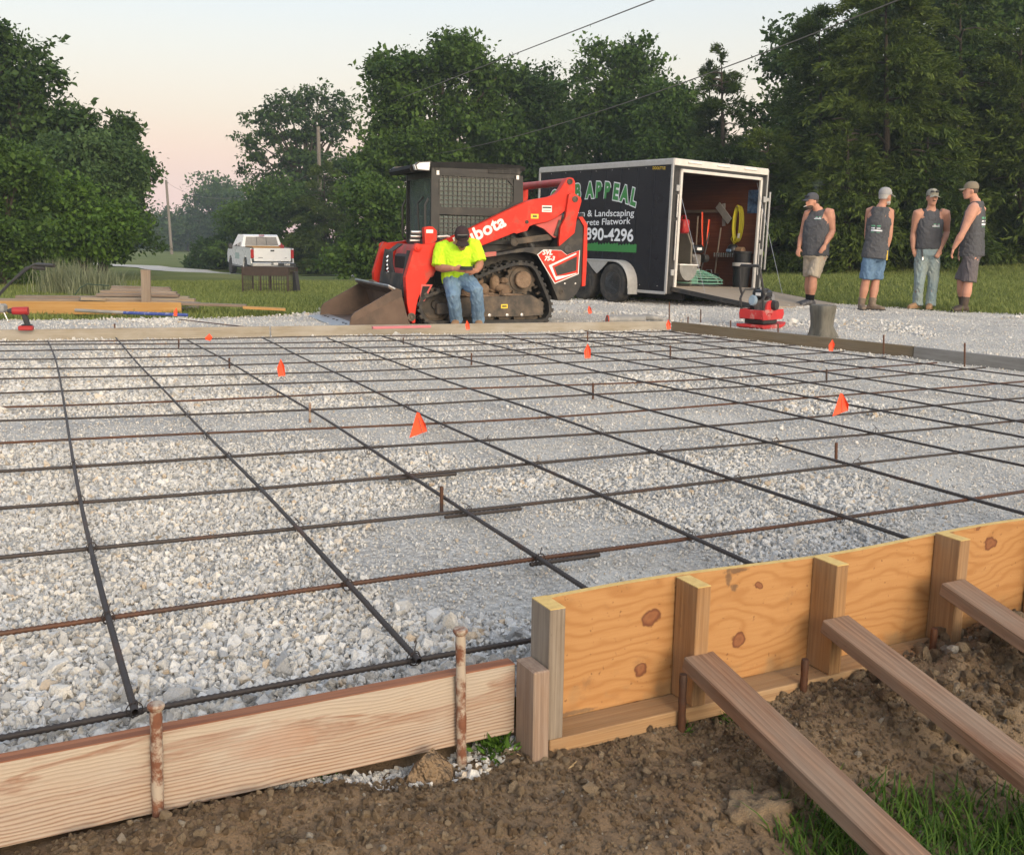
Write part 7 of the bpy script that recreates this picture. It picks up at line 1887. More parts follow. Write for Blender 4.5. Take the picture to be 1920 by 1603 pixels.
MB().box((-.235, -.05, .66), (.01, .32, .16)).build('plate_recess', GRYT, bpo); MB().box((-.243, -.10, .66), (.006, .2, .10)).build('licence_plate', DECAL, bpo); MB().box((-.22, -.62, .62), (.06, .85, .14), None, .02).build('bumper_step', BLACK, bpo)
t_ = text_mesh('1655', .14, .004, 0, 'CENTER'); t_.transform(mat4((0, -1, 0), (0, 0, 1), (-1, 0, 0), (-.252, -.62, .58))); link('bumper_number', t_, DECAL, bpo)
cab = MB(); cab.prism([(2.05, .50), (2.02, 1.34), (2.12, 1.40), (2.26, 1.90), (2.45, 1.97), (3.6, 1.97), (4.25, 1.42), (5.0, 1.34), (5.55, 1.22), (5.7, 1.0), (5.68, .62), (5.35, .55), (5.25, .80), (4.95, .95), (4.6, .82), (4.5, .52)], -.97, .97)
co_ = cab.build('cab_body', TW, trk)
bm = bmesh.new(); bm.from_mesh(co_.data)
for v in bm.verts:
    if v.co.z > 1.45: v.co.y *= .84
bm.to_mesh(co_.data); bm.free()
DG = pmat('truck_glass', (.02, .022, .024), (.03, .03, .032), rough=.08); RG = pmat('rear_glass', (.20, .195, .19), (.16, .155, .15), rough=.12)
Vw = [(2.135, .80, 1.46), (2.135, -.80, 1.46), (2.24, -.72, 1.86), (2.24, .72, 1.86)]
Mw = MB().add([(x - .012, y, z) for x, y, z in Vw], [(0, 1, 2, 3)]); wo_ = Mw.build('rear_window', RG, trk)
for y in (-.24, .24): MB().bar((2.118, y, 1.46), (2.225, y * .92, 1.86), .02, .012, (1, 0, 0)).build('window_divider', DARK, wo_)
for s in (1, -1):
    for (x0, x1, x2, x3) in ((2.40, 3.05, 2.95, 2.52), (3.15, 4.02, 3.55, 3.10)):
        MB().add([(x0, s * .975, 1.40), (x1, s * .975, 1.40), (x2, s * .835, 1.88), (x3, s * .835, 1.88)], [(0, 1, 2, 3)]).build('side_window', DG, trk)
    MB().box((3.95, s * 1.14, 1.40), (.10, .20, .28), None, .03).build('side_mirror', BLACK, trk)
    MB().box((3.3, s * .985, .47), (1.9, .10, .05)).build('running_board', GRYT, trk)
    for x, nm in ((1.20, 'rear_wheel'), (4.95, 'front_wheel')):
        ty = MB().lathe([(.2, -.13), (.36, -.13), (.40, -.10), (.40, .10), (.36, .13), (.2, .13)], (x, s * .86, .40), (0, s, 0), 28).build('tyre', RUBBER, trk, smooth=30); MB().lathe([(.22, .10), (.2, .06), (.08, .10), (0, .10)], (x, s * .86, .40), (0, s, 0), 16).build('rim', STEEL, ty, smooth=30)
    MB().torus((1.20, s * .99, .50), .47, .035, (0, 1, 0), 22, 6, -.2, math.pi + .2).build('wheel_flare', TW, trk, smooth=True)
for s in (1, -1): MB().box((3.2, s * .972, .95), (1.0, .004, .3)).build('door_lettering', pmat('door_green', (.22, .36, .30), (.5, .55, .55), 14), trk)
MB().box((2.13, 0, 1.935), (.12, .25, .04), None, .01).build('third_light', TL, trk)
MB().box((3.4, 0, .45), (4.4, 1.2, .25)).build('underframe', DARK, trk)
o = MB().box((0, 0, 0), (1.6, 1.3, .09), None, .01).build('lumber_bundle', W_ORANGE, None, M=PM @ Matrix.Translation((1.05, .2, 1.40))); tag(o, 'pale boards stacked across the pickup bed', 'lumber')
o = MB().box((0, 0, .1), (.3, .22, .22), None, .04).tube([(-.08, 0, .21), (-.05, 0, .28), (.05, 0, .28), (.08, 0, .21)], .02, 6).build('gas_can', REDPL, None, M=PM @ Matrix.Translation((.5, -.55, 1.30))); tag(o, 'red gas can sitting in the pickup bed', 'can')

# ------------------------------------------------------------------ poles and wires
def pole(px, pyt, pyb, D, r, label, crossarm=False):
    b_ = gy(px[1], pyb, D); t_ = gy(px[0], pyt, D)
    if label.startswith('near'): pass
    zb = float(base_z(b_[0], b_[1])); b_[2] = min(b_[2], zb - .1)
    rt = empty('utility_pole', tuple(b_), label=label, cat='pole')
    MB().tube([(0, 0, 0), tuple((t_ - b_) * .5), tuple(t_ - b_)], [r, r * .85, r * .7], 10).build('shaft', W_POLE, rt, smooth=True)
    MB().cyl(tuple(t_ - b_ + np.array([0, 0, -.3])), tuple(t_ - b_ + np.array([.25, -.1, -.25])), .05, None, 8).build('insulator', GREYPL, rt, smooth=True)
    return t_
p1 = pole((311.5, 322), 338, 477, 112, .17, 'thin leaning utility pole far off over the lawn')
p2 = pole((596.5, 603), 238, 470, 58, .14, 'grey utility pole rising before the airy tree')
def wire(a, b_, sag, label, r=.012):
    a = np.array(a); b_ = np.array(b_)
    P = [a + (b_ - a) * t - np.array([0, 0, sag * 4 * t * (1 - t)]) for t in np.linspace(0, 1, 40)]
    o = MB().tube([tuple(q - a) for q in P], r, 5).build('overhead_wire', WIRE, None, loc=tuple(a), smooth=True); return tag(o, label, 'wire', 'overhead wires')
wire(p2 - np.array([0, 0, .2]), gy(1330, -40, 16), .0, 'upper overhead wire slanting up to the top of the picture', .011)
wire(p2 - np.array([0, 0, 1.4]), gy(1760, -30, 15), 1.1, 'lower overhead wire sagging across the trees towards the right', .011)
wire(p1 - np.array([0, 0, .2]), p2 - np.array([0, 0, 2.3]), 1.6, 'faint overhead wire joining the two utility poles', .012)

# ------------------------------------------------------------------ trees
LEAF = {'mid': leafmat('leaf_mid', (0.0250, 0.0563, 0.0106), (0.0956, 0.1668, 0.0286), .3), 'dark': leafmat('leaf_dark', (0.0183, 0.0437, 0.0106), (0.0649, 0.1164, 0.0240), .3), 'pale': leafmat('leaf_pale', (0.0299, 0.0640, 0.0196), (0.0982, 0.1600, 0.0527), .3),
        'bright': leafmat('leaf_bright', (0.0299, 0.0699, 0.0090), (0.1123, 0.2036, 0.0271), .3), 'cedar': leafmat('cedar_dark', (0.0183, 0.0388, 0.0075), (0.0733, 0.1145, 0.0196), .2), 'cedarl': leafmat('cedar_light', (0.0250, 0.0504, 0.0075), (0.1065, 0.1454, 0.0226), .2), 'far': leafmat('leaf_far', (0.0250, 0.0534, 0.0151), (0.0707, 0.1261, 0.0301))}
BARK = woodmat('bark', (.10, .08, .062), (.045, .035, .028), 18, .12, bump=.8)
def leaf_mesh(name, P, Dv, Nv, Ln, Wd, tint):
    """folded diamond leaves: P base, Dv direction, Nv normal"""
    n = len(P)
    Sv = np.cross(Dv, Nv); Sv /= np.linalg.norm(Sv, axis=1)[:, None] + 1e-9
    Ln = Ln[:, None]; Wd = Wd[:, None]
    a = P; b = P + Dv * Ln * .45 + Sv * Wd + Nv * Wd * .25; c = P + Dv * Ln; d = P + Dv * Ln * .45 - Sv * Wd + Nv * Wd * .25
    V = np.stack([a, b, c, d], 1).reshape(-1, 3)
    F = np.arange(n * 4).reshape(n, 4)
    me = np_mesh(name, V, F, 4, False)
    vattr(me, 'tint', np.repeat(np.clip(tint, 0, 1), 4))
    return me
def unitrows(a): return a / (np.linalg.norm(a, axis=1)[:, None] + 1e-9)
def tree(name, label, D, lobes, base_px, nclus, per, leaf, mat, seed, csize=.45, trunk_r=.18, sprout=.35, cat='tree', group=None, fill=.25, droop=.25, limb_n=14, depth=1.0, flatz=.6, bough=1.5, bdiv=13):
    per = int(per * 1.45); leaf = leaf * .72; csize = csize * .8
    """lobes in photograph pixels at depth D: (px, py, rx, ry[, depth offset])"""
    rng = np.random.default_rng(seed)
    k = D / FPX
    Lb = []
    for l in lobes:
        dd = l[4] if len(l) > 4 else 0
        c = gy(l[0], l[1], D + dd); kk = (D + dd) / FPX
        Lb.append((c, np.array([l[2] * kk, .5 * (l[2] + l[3]) * kk * depth, l[3] * kk])))
    b_ = gy(base_px[0], base_px[1], D); zb = float(base_z(b_[0], b_[1])); b_[2] = zb - .05
    rt = empty(name, tuple(b_), label=label, cat=cat, group=group)
    area = np.array([r[0] * r[2] for _, r in Lb]); pr = area / area.sum()
    nb = max(18, int(nclus / bdiv))
    bi = rng.choice(len(Lb), nb, p=pr)
    bd = unitrows(rng.normal(size=(nb, 3)) + np.array([0, 0, .25])); brad = rng.uniform(0, 1, nb) ** fill
    bst = np.where(rng.uniform(0, 1, nb) < .42, 1 + sprout * rng.uniform(0, 1.15, nb), .90)
    BC = np.array([Lb[i][0] for i in bi]); BR = np.array([Lb[i][1] for i in bi])
    bcen = BC + bd * BR * (brad * bst)[:, None]
    bsz = csize * rng.uniform(.75, 1.7, nb) * bough
    bt = rng.uniform(0, 1, nb)
    li = rng.integers(0, nb, nclus)
    dirs = unitrows(bd[li] + rng.normal(0, .8, (nclus, 3)))
    cen = bcen[li] + unitrows(rng.normal(size=(nclus, 3)) + .35 * bd[li]) * (bsz[li] * rng.uniform(.15, 1.1, nclus))[:, None] * np.array([1.15, 1.15, .62])
    ct = .6 * bt[li] + .4 * rng.uniform(0, 1, nclus)
    # leaves around each cluster: a twig-like elongated tuft
    n = nclus * per
    ci = np.repeat(np.arange(nclus), per)
    axis = unitrows(dirs + rng.normal(0, .45, (nclus, 3)) + np.array([0, 0, .15]))
    t = rng.uniform(-1, 1, n); cs = csize * rng.uniform(.6, 1.35, nclus)
    P = cen[ci] + axis[ci] * (t * cs[ci])[:, None] * 1.0 + rng.normal(0, 1, (n, 3)) * (cs[ci] * .42)[:, None] * np.array([1, 1, flatz])
    Dv = unitrows(axis[ci] * .6 + rng.normal(0, .7, (n, 3)) + np.array([0, 0, -droop]))
    Nv = unitrows(np.array([0, 0, 1.0]) + rng.normal(0, .55, (n, 3)))
    Nv = unitrows(Nv - Dv * np.sum(Nv * Dv, 1)[:, None])
    Ln = leaf * rng.uniform(.65, 1.35, n) * rng.uniform(.6, 1.45, nclus)[ci]; Wd = Ln * rng.uniform(.26, .40, n)
    tint = .62 * ct[ci] + .38 * rng.uniform(0, 1, n)
    me = leaf_mesh('crown', P - b_, Dv, Nv, Ln, Wd, tint)
    link('crown', me, LEAF[mat], rt)
    # trunk and limbs
    tr = MB(); top = np.mean([c for c, _ in Lb], axis=0) - b_
    hi = max(c[2] for c, _ in Lb) - b_[2]
    mid = np.array([top[0] * .5, top[1] * .5, hi * .35]); tp_ = np.array([top[0], top[1], hi * .8])
    tr.tube([(0, 0, -.1), tuple(mid * .5), tuple(mid), tuple(tp_)], [trunk_r * 1.25, trunk_r, trunk_r * .8, trunk_r * .2], 9)
    for j in range(min(limb_n, len(Lb) * 3)):
        c, r = Lb[j % len(Lb)]; e_ = c - b_ + rng.normal(0, .35, 3) * r
        s_ = mid * rng.uniform(.6, 1.0) + (tp_ - mid) * rng.uniform(0, .5)
        m_ = (s_ + e_) / 2 + np.array([0, 0, .1 * np.linalg.norm(e_ - s_)])
        tr.tube([tuple(s_), tuple(m_), tuple(e_)], [trunk_r * .45, trunk_r * .28, trunk_r * .08], 6)
    tr.build('trunk', BARK, rt, smooth=True)
    return rt
def cedar(name, label, D, apex, hw_px, base_y, nspray, mat, seed, spray=.55, top_pow=.8, lean=0.0, cat='tree', group='cedars', trunk_r=.15, ragged=.3, low=.0, drop=.55):
    """eastern red cedar: drooping feathery sprays on a ragged cone"""
    rng = np.random.default_rng(seed)
    A = gy(apex[0], apex[1], D); B = gy(apex[0] + lean, base_y, D); zb = float(base_z(B[0], B[1])); 
    B[2] = min(B[2], zb + low)
    H = A[2] - B[2]; RW = hw_px * D / FPX
    rt = empty(name, (B[0], B[1], zb - .05), label=label, cat=cat, group=group)
    O = np.array([B[0], B[1], zb - .05])
    nb = max(30, nspray // 16)
    bu = 1 - rng.uniform(0, 1, nb) ** .62
    ba = rng.uniform(0, 2 * np.pi, nb)
    bl = RW * ((1 - bu) ** top_pow * (1 - .25 * np.clip(.18 - bu, 0, 1) / .18)) * (1 + ragged * rng.uniform(-1, .8, nb)) + .12
    bt = rng.uniform(0, 1, nb)
    bs = rng.integers(0, nb, nspray)
    u = bu[bs]; tb = rng.uniform(.12, 1, nspray) ** .6
    az_ = ba[bs] + rng.normal(0, .16, nspray) * (.4 + tb)
    rr = bl[bs] * tb
    out = np.stack([np.cos(az_), np.sin(az_), 0 * az_], -1)
    cx = B[None, :] * (1 - u)[:, None] + A[None, :] * u[:, None]
    rise = bl[bs] * (.38 * tb - .62 * drop * tb ** 2.2) * (1 + .9 * u)
    cen = cx + out * rr[:, None] + np.stack([0 * rr, 0 * rr, rise + rng.normal(0, .10, nspray) * spray], -1)
    ct = .6 * bt[bs] + .4 * rng.uniform(0, 1, nspray)
    per = 19; n = nspray * per; ci = np.repeat(np.arange(nspray), per)
    sl = spray * rng.uniform(.55, 1.3, nspray) * (.55 + .45 * (1 - u))
    ax = unitrows(out + rng.normal(0, .26, (nspray, 3)) + np.array([0, 0, 1.0]) * (-drop * .5 + 1.3 * u ** 2 + rng.normal(0, .25, nspray))[:, None])
    t = np.tile(np.linspace(0, 1, per), nspray)
    P = cen[ci] + ax[ci] * (sl[ci] * (t - .5))[:, None] + np.array([0, 0, -1.0]) * (drop * sl[ci] * t ** 2 * .45)[:, None] + rng.normal(0, .035, (n, 3)) * (sl[ci] / .5)[:, None]
    Dv = unitrows(ax[ci] * .9 + rng.normal(0, .40, (n, 3)) + np.array([0, 0, -drop * .7]) * t[:, None])
    Nv = unitrows(rng.normal(0, 1, (n, 3)) + np.array([0, 0, .7])); Nv = unitrows(Nv - Dv * np.sum(Nv * Dv, 1)[:, None])
    Ln = sl[ci] * rng.uniform(.30, .55, n) * (1.1 - .45 * t); Wd = Ln * rng.uniform(.085, .16, n)
    tint = .42 * ct[ci] + .23 * rng.uniform(0, 1, n) + .35 * t
    link('crown', leaf_mesh('crown', P - O, Dv, Nv, Ln, Wd, tint), LEAF[mat], rt)
    tr = MB(); tr.tube([(0, 0, -.1), tuple((A - O) * .45), tuple((A - O) * .9)], [trunk_r, trunk_r * .5, .012], 8)
    for j in range(26):
        uu = rng.uniform(.08, .9); a = rng.uniform(0, 6.28); p0 = (B - O) * (1 - uu) + (A - O) * uu; ln = RW * (1 - uu) ** top_pow * .9
        tr.tube([tuple(p0), tuple(p0 + np.array([math.cos(a) * ln * .5, math.sin(a) * ln * .5, .12 * ln])), tuple(p0 + np.array([math.cos(a) * ln, math.sin(a) * ln, .05 * ln]))], [.035, .022, .008], 5)
    tr.build('trunk', BARK, rt, smooth=True)
    return rt
# left group
tree('broadleaf_tree', 'tall dark broadleaf tree at the far left edge of the picture', 33, [(8, 95, 30, 50), (40, 150, 52, 55), (92, 220, 58, 55), (140, 265, 38, 52), (10, 250, 90, 90), (-80, 200, 110, 150), (50, 330, 95, 75), (125, 330, 60, 70), (-60, 380, 100, 110)], (40, 505), 1500, 26, .22, 'dark', 1, .46, .28, .5, group='trees at the left', fill=.3)
tree('broadleaf_tree', 'dark tree with ragged horizontal branches beside the left field', 36, [(210, 275, 24, 38), (235, 250, 14, 18), (222, 325, 32, 30), (250, 312, 18, 8), (228, 380, 32, 30), (238, 425, 28, 26), (195, 420, 46, 42), (180, 340, 46, 56), (215, 455, 40, 16)], (189, 499), 950, 24, .21, 'dark', 2, .40, .16, .8, group='trees at the left', fill=.35)
tree('broadleaf_tree', 'paler drooping leaved tree in the middle of the left group', 30.5, [(140, 285, 32, 30), (190, 300, 45, 38), (165, 345, 60, 50), (115, 330, 30, 30), (215, 360, 34, 45), (180, 405, 55, 45), (95, 320, 22, 24)], (165, 505), 760, 26, .17, 'pale', 3, .36, .14, .45, group='trees at the left', droop=.7)
tree('broadleaf_tree', 'bright leafy young tree in front of the left group', 27, [(110, 410, 55, 42), (165, 400, 48, 45), (70, 430, 45, 45), (140, 455, 75, 32), (195, 430, 34, 36), (90, 470, 60, 26)], (172, 505), 820, 24, .15, 'bright', 4, .34, .09, .5, group='trees at the left')
tree('broadleaf_tree', 'yellowish shrub tree at the left edge below the tall tree', 24.5, [(15, 310, 38, 35), (5, 370, 50, 50), (45, 345, 30, 30), (20, 440, 60, 60), (0, 490, 60, 35), (60, 480, 40, 35), (-60, 420, 60, 110)], (10, 530), 700, 24, .15, 'mid', 5, .34, .12, .4, group='trees at the left')
# middle
tree('airy_tree', 'airy layered tree with open crown behind the pickup', 66, [(580, 172, 32, 10), (545, 195, 45, 13), (610, 195, 36, 12), (505, 228, 42, 11), (575, 225, 55, 15), (640, 212, 28, 7), (470, 262, 26, 8), (530, 262, 52, 13), (600, 255, 42, 13), (480, 295, 38, 9), (555, 295, 48, 14), (460, 325, 22, 6), (515, 325, 46, 9), (590, 300, 34, 18), (575, 345, 32, 26), (645, 235, 18, 5), (495, 345, 38, 7)], (592, 470), 900, 10, .30, 'dark', 6, .42, .20, .5, group='trees behind the truck', fill=.6, flatz=.3, limb_n=40, bough=1.5, bdiv=4)
cedar('cedar_tree', 'pointed light green cedar right of the white pickup', 55, (607, 305), 82, 512, 1700, 'cedarl', 7, .75, .62, 4, group='trees behind the truck', low=.0)
tree('broadleaf_tree', 'rounded dense tree directly behind the pickup cab', 56, [(490, 400, 42, 42), (535, 375, 40, 45), (455, 435, 34, 40), (505, 445, 55, 45), (560, 420, 45, 60), (450, 470, 40, 25)], (500, 505), 760, 24, .24, 'mid', 8, .5, .15, .4, group='trees behind the truck')
tree('shrub', 'low bushy shrub left of the pickup truck', 58, [(398, 468, 24, 24), (420, 455, 20, 28), (384, 486, 18, 13), (415, 485, 24, 14)], (400, 500), 260, 22, .22, 'dark', 9, .42, .06, .4, cat='shrub', group='trees behind the truck')
tree('broadleaf_tree', 'small dark round tree between the airy tree and the loader', 60, [(652, 320, 30, 32), (672, 300, 22, 20), (640, 360, 36, 36), (680, 350, 30, 40)], (655, 480), 340, 22, .24, 'dark', 10, .5, .14, .5, group='trees behind the loader')
tree('broadleaf_tree', 'tall leafy tree rising behind the loader cab', 39, [(735, 158, 30, 32), (725, 215, 36, 40), (800, 145, 30, 32), (828, 105, 18, 22), (862, 108, 28, 26), (868, 165, 50, 48), (910, 165, 30, 40), (800, 225, 65, 55), (740, 280, 50, 48), (880, 255, 62, 70), (810, 320, 80, 60), (700, 300, 26, 30), (930, 240, 30, 55)], (815, 520), 1500, 26, .22, 'mid', 11, .48, .26, .45, group='trees behind the loader')
tree('broadleaf_tree', 'yellow green understorey tree left of the loader cab', 35, [(715, 385, 45, 38), (750, 420, 45, 50), (690, 440, 34, 45), (725, 470, 60, 35), (680, 485, 34, 22)], (725, 515), 620, 24, .19, 'mid', 12, .42, .10, .4, group='trees behind the loader')
tree('broadleaf_tree', 'dense dark tree behind the loader boom', 41, [(955, 185, 36, 44), (1000, 205, 40, 48), (1045, 178, 36, 36), (960, 275, 60, 60), (1040, 265, 60, 60), (1000, 340, 80, 60), (920, 350, 60, 60), (950, 420, 80, 60)], (990, 520), 1250, 24, .22, 'dark', 13, .48, .24, .4, group='trees behind the loader')
tree('broadleaf_tree', 'lighter leafy tree above the trailer roof', 43, [(1105, 165, 38, 42), (1150, 140, 36, 40), (1190, 122, 26, 30), (1160, 205, 55, 50), (1215, 190, 32, 36), (1095, 240, 45, 50), (1180, 265, 70, 50), (1120, 310, 80, 50)], (1145, 520), 1050, 24, .23, 'mid', 14, .5, .22, .5, group='trees behind the trailer')
tree('broadleaf_tree', 'bushy tree above the right end of the trailer', 40, [(1250, 190, 34, 32), (1275, 225, 34, 45), (1235, 250, 40, 45), (1285, 290, 40, 45), (1240, 330, 60, 60)], (1255, 520), 620, 24, .21, 'mid', 15, .46, .16, .4, group='trees behind the trailer')
cedar('cedar_tree', 'spiky topped cedar between the trailer and the tall cedars', 34, (1352, 72), 92, 500, 2000, 'cedar', 16, .62, .85, 6)
cedar('cedar_tree', 'slim spiky leader of a cedar above the trailer door', 35, (1330, 105), 60, 500, 900, 'cedar', 17, .58, .9, 2)
cedar('cedar_tree', 'low cedar right beside the open trailer door', 27.5, (1440, 240), 85, 492, 1500, 'cedarl', 18, .52, .55, 0)
cedar('cedar_tree', 'tall cedar behind the man in beige shorts', 29, (1535, -10), 128, 492, 3000, 'cedar', 19, .58, .62, 8)
cedar('cedar_tree', 'broad tall cedar behind the two middle men', 27, (1660, -120), 165, 490, 4200, 'cedarl', 20, .56, .52, 5)
cedar('cedar_tree', 'tall dark cedar behind the man in the olive cap', 28, (1800, -60), 140, 490, 3200, 'cedar', 21, .56, .55, 5)
cedar('cedar_tree', 'cedar at the right edge of the picture', 27, (1915, 10), 130, 492, 2600, 'cedarl', 22, .55, .5, 0)
cedar('cedar_tree', 'shorter cedar filling between the tall cedars behind the denim shorts man', 26, (1590, 190), 95, 490, 1700, 'cedarl', 23, .50, .5, 0)
cedar('cedar_tree', 'shorter cedar low at the right behind the jeans man', 26, (1740, 230), 105, 490, 1700, 'cedar', 24, .50, .5, 0)
tree('broadleaf_tree', 'leafy deciduous top in the upper right corner behind the cedars', 34, [(1880, 50, 50, 45), (1905, 120, 50, 60), (1835, 95, 35, 50), (1950, 60, 50, 60), (1880, 190, 60, 60)], (1890, 500), 620, 24, .2, 'mid', 25, .44, .2, .5)
tree('broadleaf_tree', 'dark dense tree filling behind the tall cedars left of centre', 37, [(1500, 120, 55, 90), (1560, 240, 80, 110), (1480, 300, 70, 100), (1640, 140, 80, 130), (1440, 380, 80, 80)], (1540, 490), 1100, 22, .24, 'dark', 31, .5, .2, .3, group='trees behind the cedars')
tree('broadleaf_tree', 'dark dense tree filling behind the tall cedars at right', 36, [(1740, 110, 80, 130), (1820, 200, 80, 120), (1700, 300, 90, 110), (1900, 260, 80, 120), (1620, 330, 80, 100)], (1760, 490), 1200, 22, .24, 'dark', 32, .5, .2, .3, group='trees behind the cedars')
# far hazy trees beyond the field
tree('broadleaf_tree', 'distant round topped tree beyond the field', 150, [(405, 372, 36, 26), (400, 400, 44, 30), (415, 430, 46, 34)], (405, 470), 420, 20, .6, 'far', 26, 1.3, .4, .3, group='distant trees')
tree('broadleaf_tree', 'distant low tree right of the thin utility pole', 155, [(360, 425, 34, 24), (345, 445, 40, 22)], (355, 472), 260, 20, .6, 'far', 27, 1.2, .3, .3, group='distant trees')
tree('broadleaf_tree', 'distant low tree left of the thin utility pole', 155, [(298, 425, 26, 26), (285, 445, 36, 24), (310, 450, 26, 20)], (296, 472), 260, 20, .6, 'far', 28, 1.2, .3, .3, group='distant trees')
tree('broadleaf_tree', 'distant tree mass behind the pickup roof', 140, [(440, 400, 34, 40), (455, 440, 40, 36), (480, 420, 40, 50)], (450, 472), 320, 20, .6, 'far', 29, 1.2, .3, .3, group='distant trees')
tree('broadleaf_tree', 'distant low trees just under the pink sky behind the pole', 170, [(330, 445, 34, 14), (380, 450, 44, 16), (430, 455, 44, 18), (280, 455, 44, 16)], (350, 473), 360, 20, .6, 'far', 30, 1.2, .3, .3, group='distant trees')

# ------------------------------------------------------------------ grasses
GRASSM = leafmat('grass_blade', (.11, .15, .035), (.31, .345, .105), .35); REED = leafmat('reed_grass', (.13, .155, .085), (.30, .32, .20), .3); WEED = leafmat('weed_leaf', (.035, .085, .012), (.10, .20, .03), .3); STRAW = pmat('straw', (.42, .31, .17), (.34, .24, .12), 20, rough=.9)
def blades(name, P, hgt, wid, lean, rng, segs=3):
    n = len(P); az_ = rng.uniform(0, 2 * np.pi, n); d = np.stack([np.cos(az_), np.sin(az_), 0 * az_], -1); s = np.stack([-d[:, 1], d[:, 0], d[:, 2]], -1)
    V = []
    for k in range(segs + 1):
        t = k / segs; c = P + d * (lean * hgt * t ** 2)[:, None] + np.array([0, 0, 1.0]) * (hgt * t * (1 - .25 * lean * t))[:, None]
        w_ = (wid * (1 - t) ** .7 * .5 + .0004)[:, None]
        V += [c - s * w_, c + s * w_]
    V = np.stack(V, 1).reshape(-1, 3); m = 2 * (segs + 1)
    base = np.arange(n)[:, None] * m
    F = np.concatenate([base + np.array([2 * k, 2 * k + 1, 2 * k + 3, 2 * k + 2]) for k in range(segs)], 1).reshape(-1, 4)
    me = np_mesh(name, V, F, 4, False); vattr(me, 'tint', np.repeat(rng.uniform(0, 1, n), m)); return me
for i, (px, py, D, hgt, n, lab) in enumerate([(125, 547, 21.5, .75, 900, 'tall feathery ornamental grass clump left of the lumber pile'), (185, 540, 21.0, .62, 800, 'blue green ornamental grass clump right of the feathery one')]):
    rng = np.random.default_rng(60 + i); q = gy(px, py, D); zb = float(base_z(q[0], q[1]))
    P = np.stack([rng.normal(0, .26, n), rng.normal(0, .22, n), np.zeros(n)], -1)
    o = link('ornamental_grass', blades('ornamental_grass', P, hgt * rng.uniform(.5, 1.1, n), .016 * np.ones(n), rng.uniform(.1, .7, n), rng), REED, None, (q[0], q[1], zb)); tag(o, lab, 'grass clump', 'ornamental grasses')
# near grass and weeds by the dirt
rng = np.random.default_rng(71)
def GLIM(e): return np.interp(e, [.2, .5, .8, 1.1, 2.3], [.52, .53, .60, .68, .98]) + .03 * np.sin(e * 9)
n = 30000
e = np.concatenate([rng.uniform(.3, 2.3, n)]); q_ = rng.uniform(.42, 1.6, n)
m_ = (q_ - GLIM(e)) > (rng.uniform(-.12, .06, n)) 
e = e[m_]; q_ = q_[m_]
P = FQ + e[:, None] * FE + q_[:, None] * FN; P[:, 2] = dirt_z(e, q_) - .005
o = link('near_grass', blades('near_grass', P, rng.uniform(.02, .08, len(e)), rng.uniform(.003, .007, len(e)), rng.uniform(.2, 1.0, len(e)), rng), leafmat('near_grass_blade', (.030, .075, .010), (.11, .19, .030), .3)); tag(o, 'green grass growing at the lower right of the dirt', 'grass', kind='stuff')
def weed(name, px, py, z, size, nl, label, seed):
    rng = np.random.default_rng(seed); c = gz(px, py, z)
    P = rng.normal(0, size * .22, (nl, 3)) * np.array([1, 1, .1]); P[:, 2] = np.abs(P[:, 2])
    Dv = unitrows(rng.normal(0, 1, (nl, 3)) * np.array([1, 1, .3]) + np.array([0, 0, .8])); P = P + Dv * rng.uniform(0, size * .5, nl)[:, None]
    Nv = unitrows(rng.normal(0, .6, (nl, 3)) + np.array([0, 0, 1.])); Nv = unitrows(Nv - Dv * np.sum(Nv * Dv, 1)[:, None])
    Ln = size * rng.uniform(.15, .4, nl)
    o = link(name, leaf_mesh(name, P, Dv, Nv, Ln, Ln * .18, rng.uniform(.2, 1, nl)), WEED, None, tuple(c)); tag(o, label, 'weed', 'weeds at the forms')
weed('weed', 930, 1415, -.10, .085, 190, 'green weed beside the foot of the wood block', 81)
weed('weed', 1262, 1375, -.12, .08, 170, 'green weed under the first stud by the dark pin', 82)
weed('weed', 1365, 1355, -.12, .08, 160, 'green weed between the plywood and the first brace', 83)
weed('weed', 600, 1462, -.09, .05, 90, 'small weed under the near board left of the spilled stones', 84)
weed('weed', 20, 1580, -.09, .05, 80, 'small weed at the lower left corner below the near board', 85)
weed('weed', 1225, 1375, -.12, .05, 70, 'tiny weed in the dirt left of the dark pin', 86)
# clods and rocks that stand out
def rock(name, px, py, z, s, mat, label, seed, tall=1.0):
    c = gz(px, py, z); me = lump(seed, 4 if s > .04 else 3); me.materials.append(mat)
    from mathutils import noise as mn
    for vv in me.vertices:
        d_ = vv.co.normalized(); k_ = .34 * mn.fractal(vv.co * 1.3 + Vector((seed * 3.1, 0, 0)), 1.0, 2.0, 5) + .16 * mn.noise(vv.co * 6.0)
        q_ = abs(mn.noise(vv.co * 2.2 + Vector((0, seed, 0))))
        vv.co = vv.co + d_ * (k_ - .30 * (1 if q_ < .06 else 0) * (1 - q_ / .06))
    o = link(name, me, None, None, M=Matrix.Translation(Vector(c)) @ Matrix.Rotation(seed, 4, 'Z') @ Matrix.Diagonal((s, s * .85, s * tall, 1))); tag(o, label, 'clod')
CLAY = pmat('clay', (.30, .225, .135), (.20, .14, .082), 2.0, rough=.95, bump=.5, bscale=16, bdist=.06, dirt=(.13, .088, .055), dirt_amt=.45, dirt_scale=1.4)
me_c = bpy.data.meshes.new('earth_clod')
cc = gz(805, 1478, -.115)
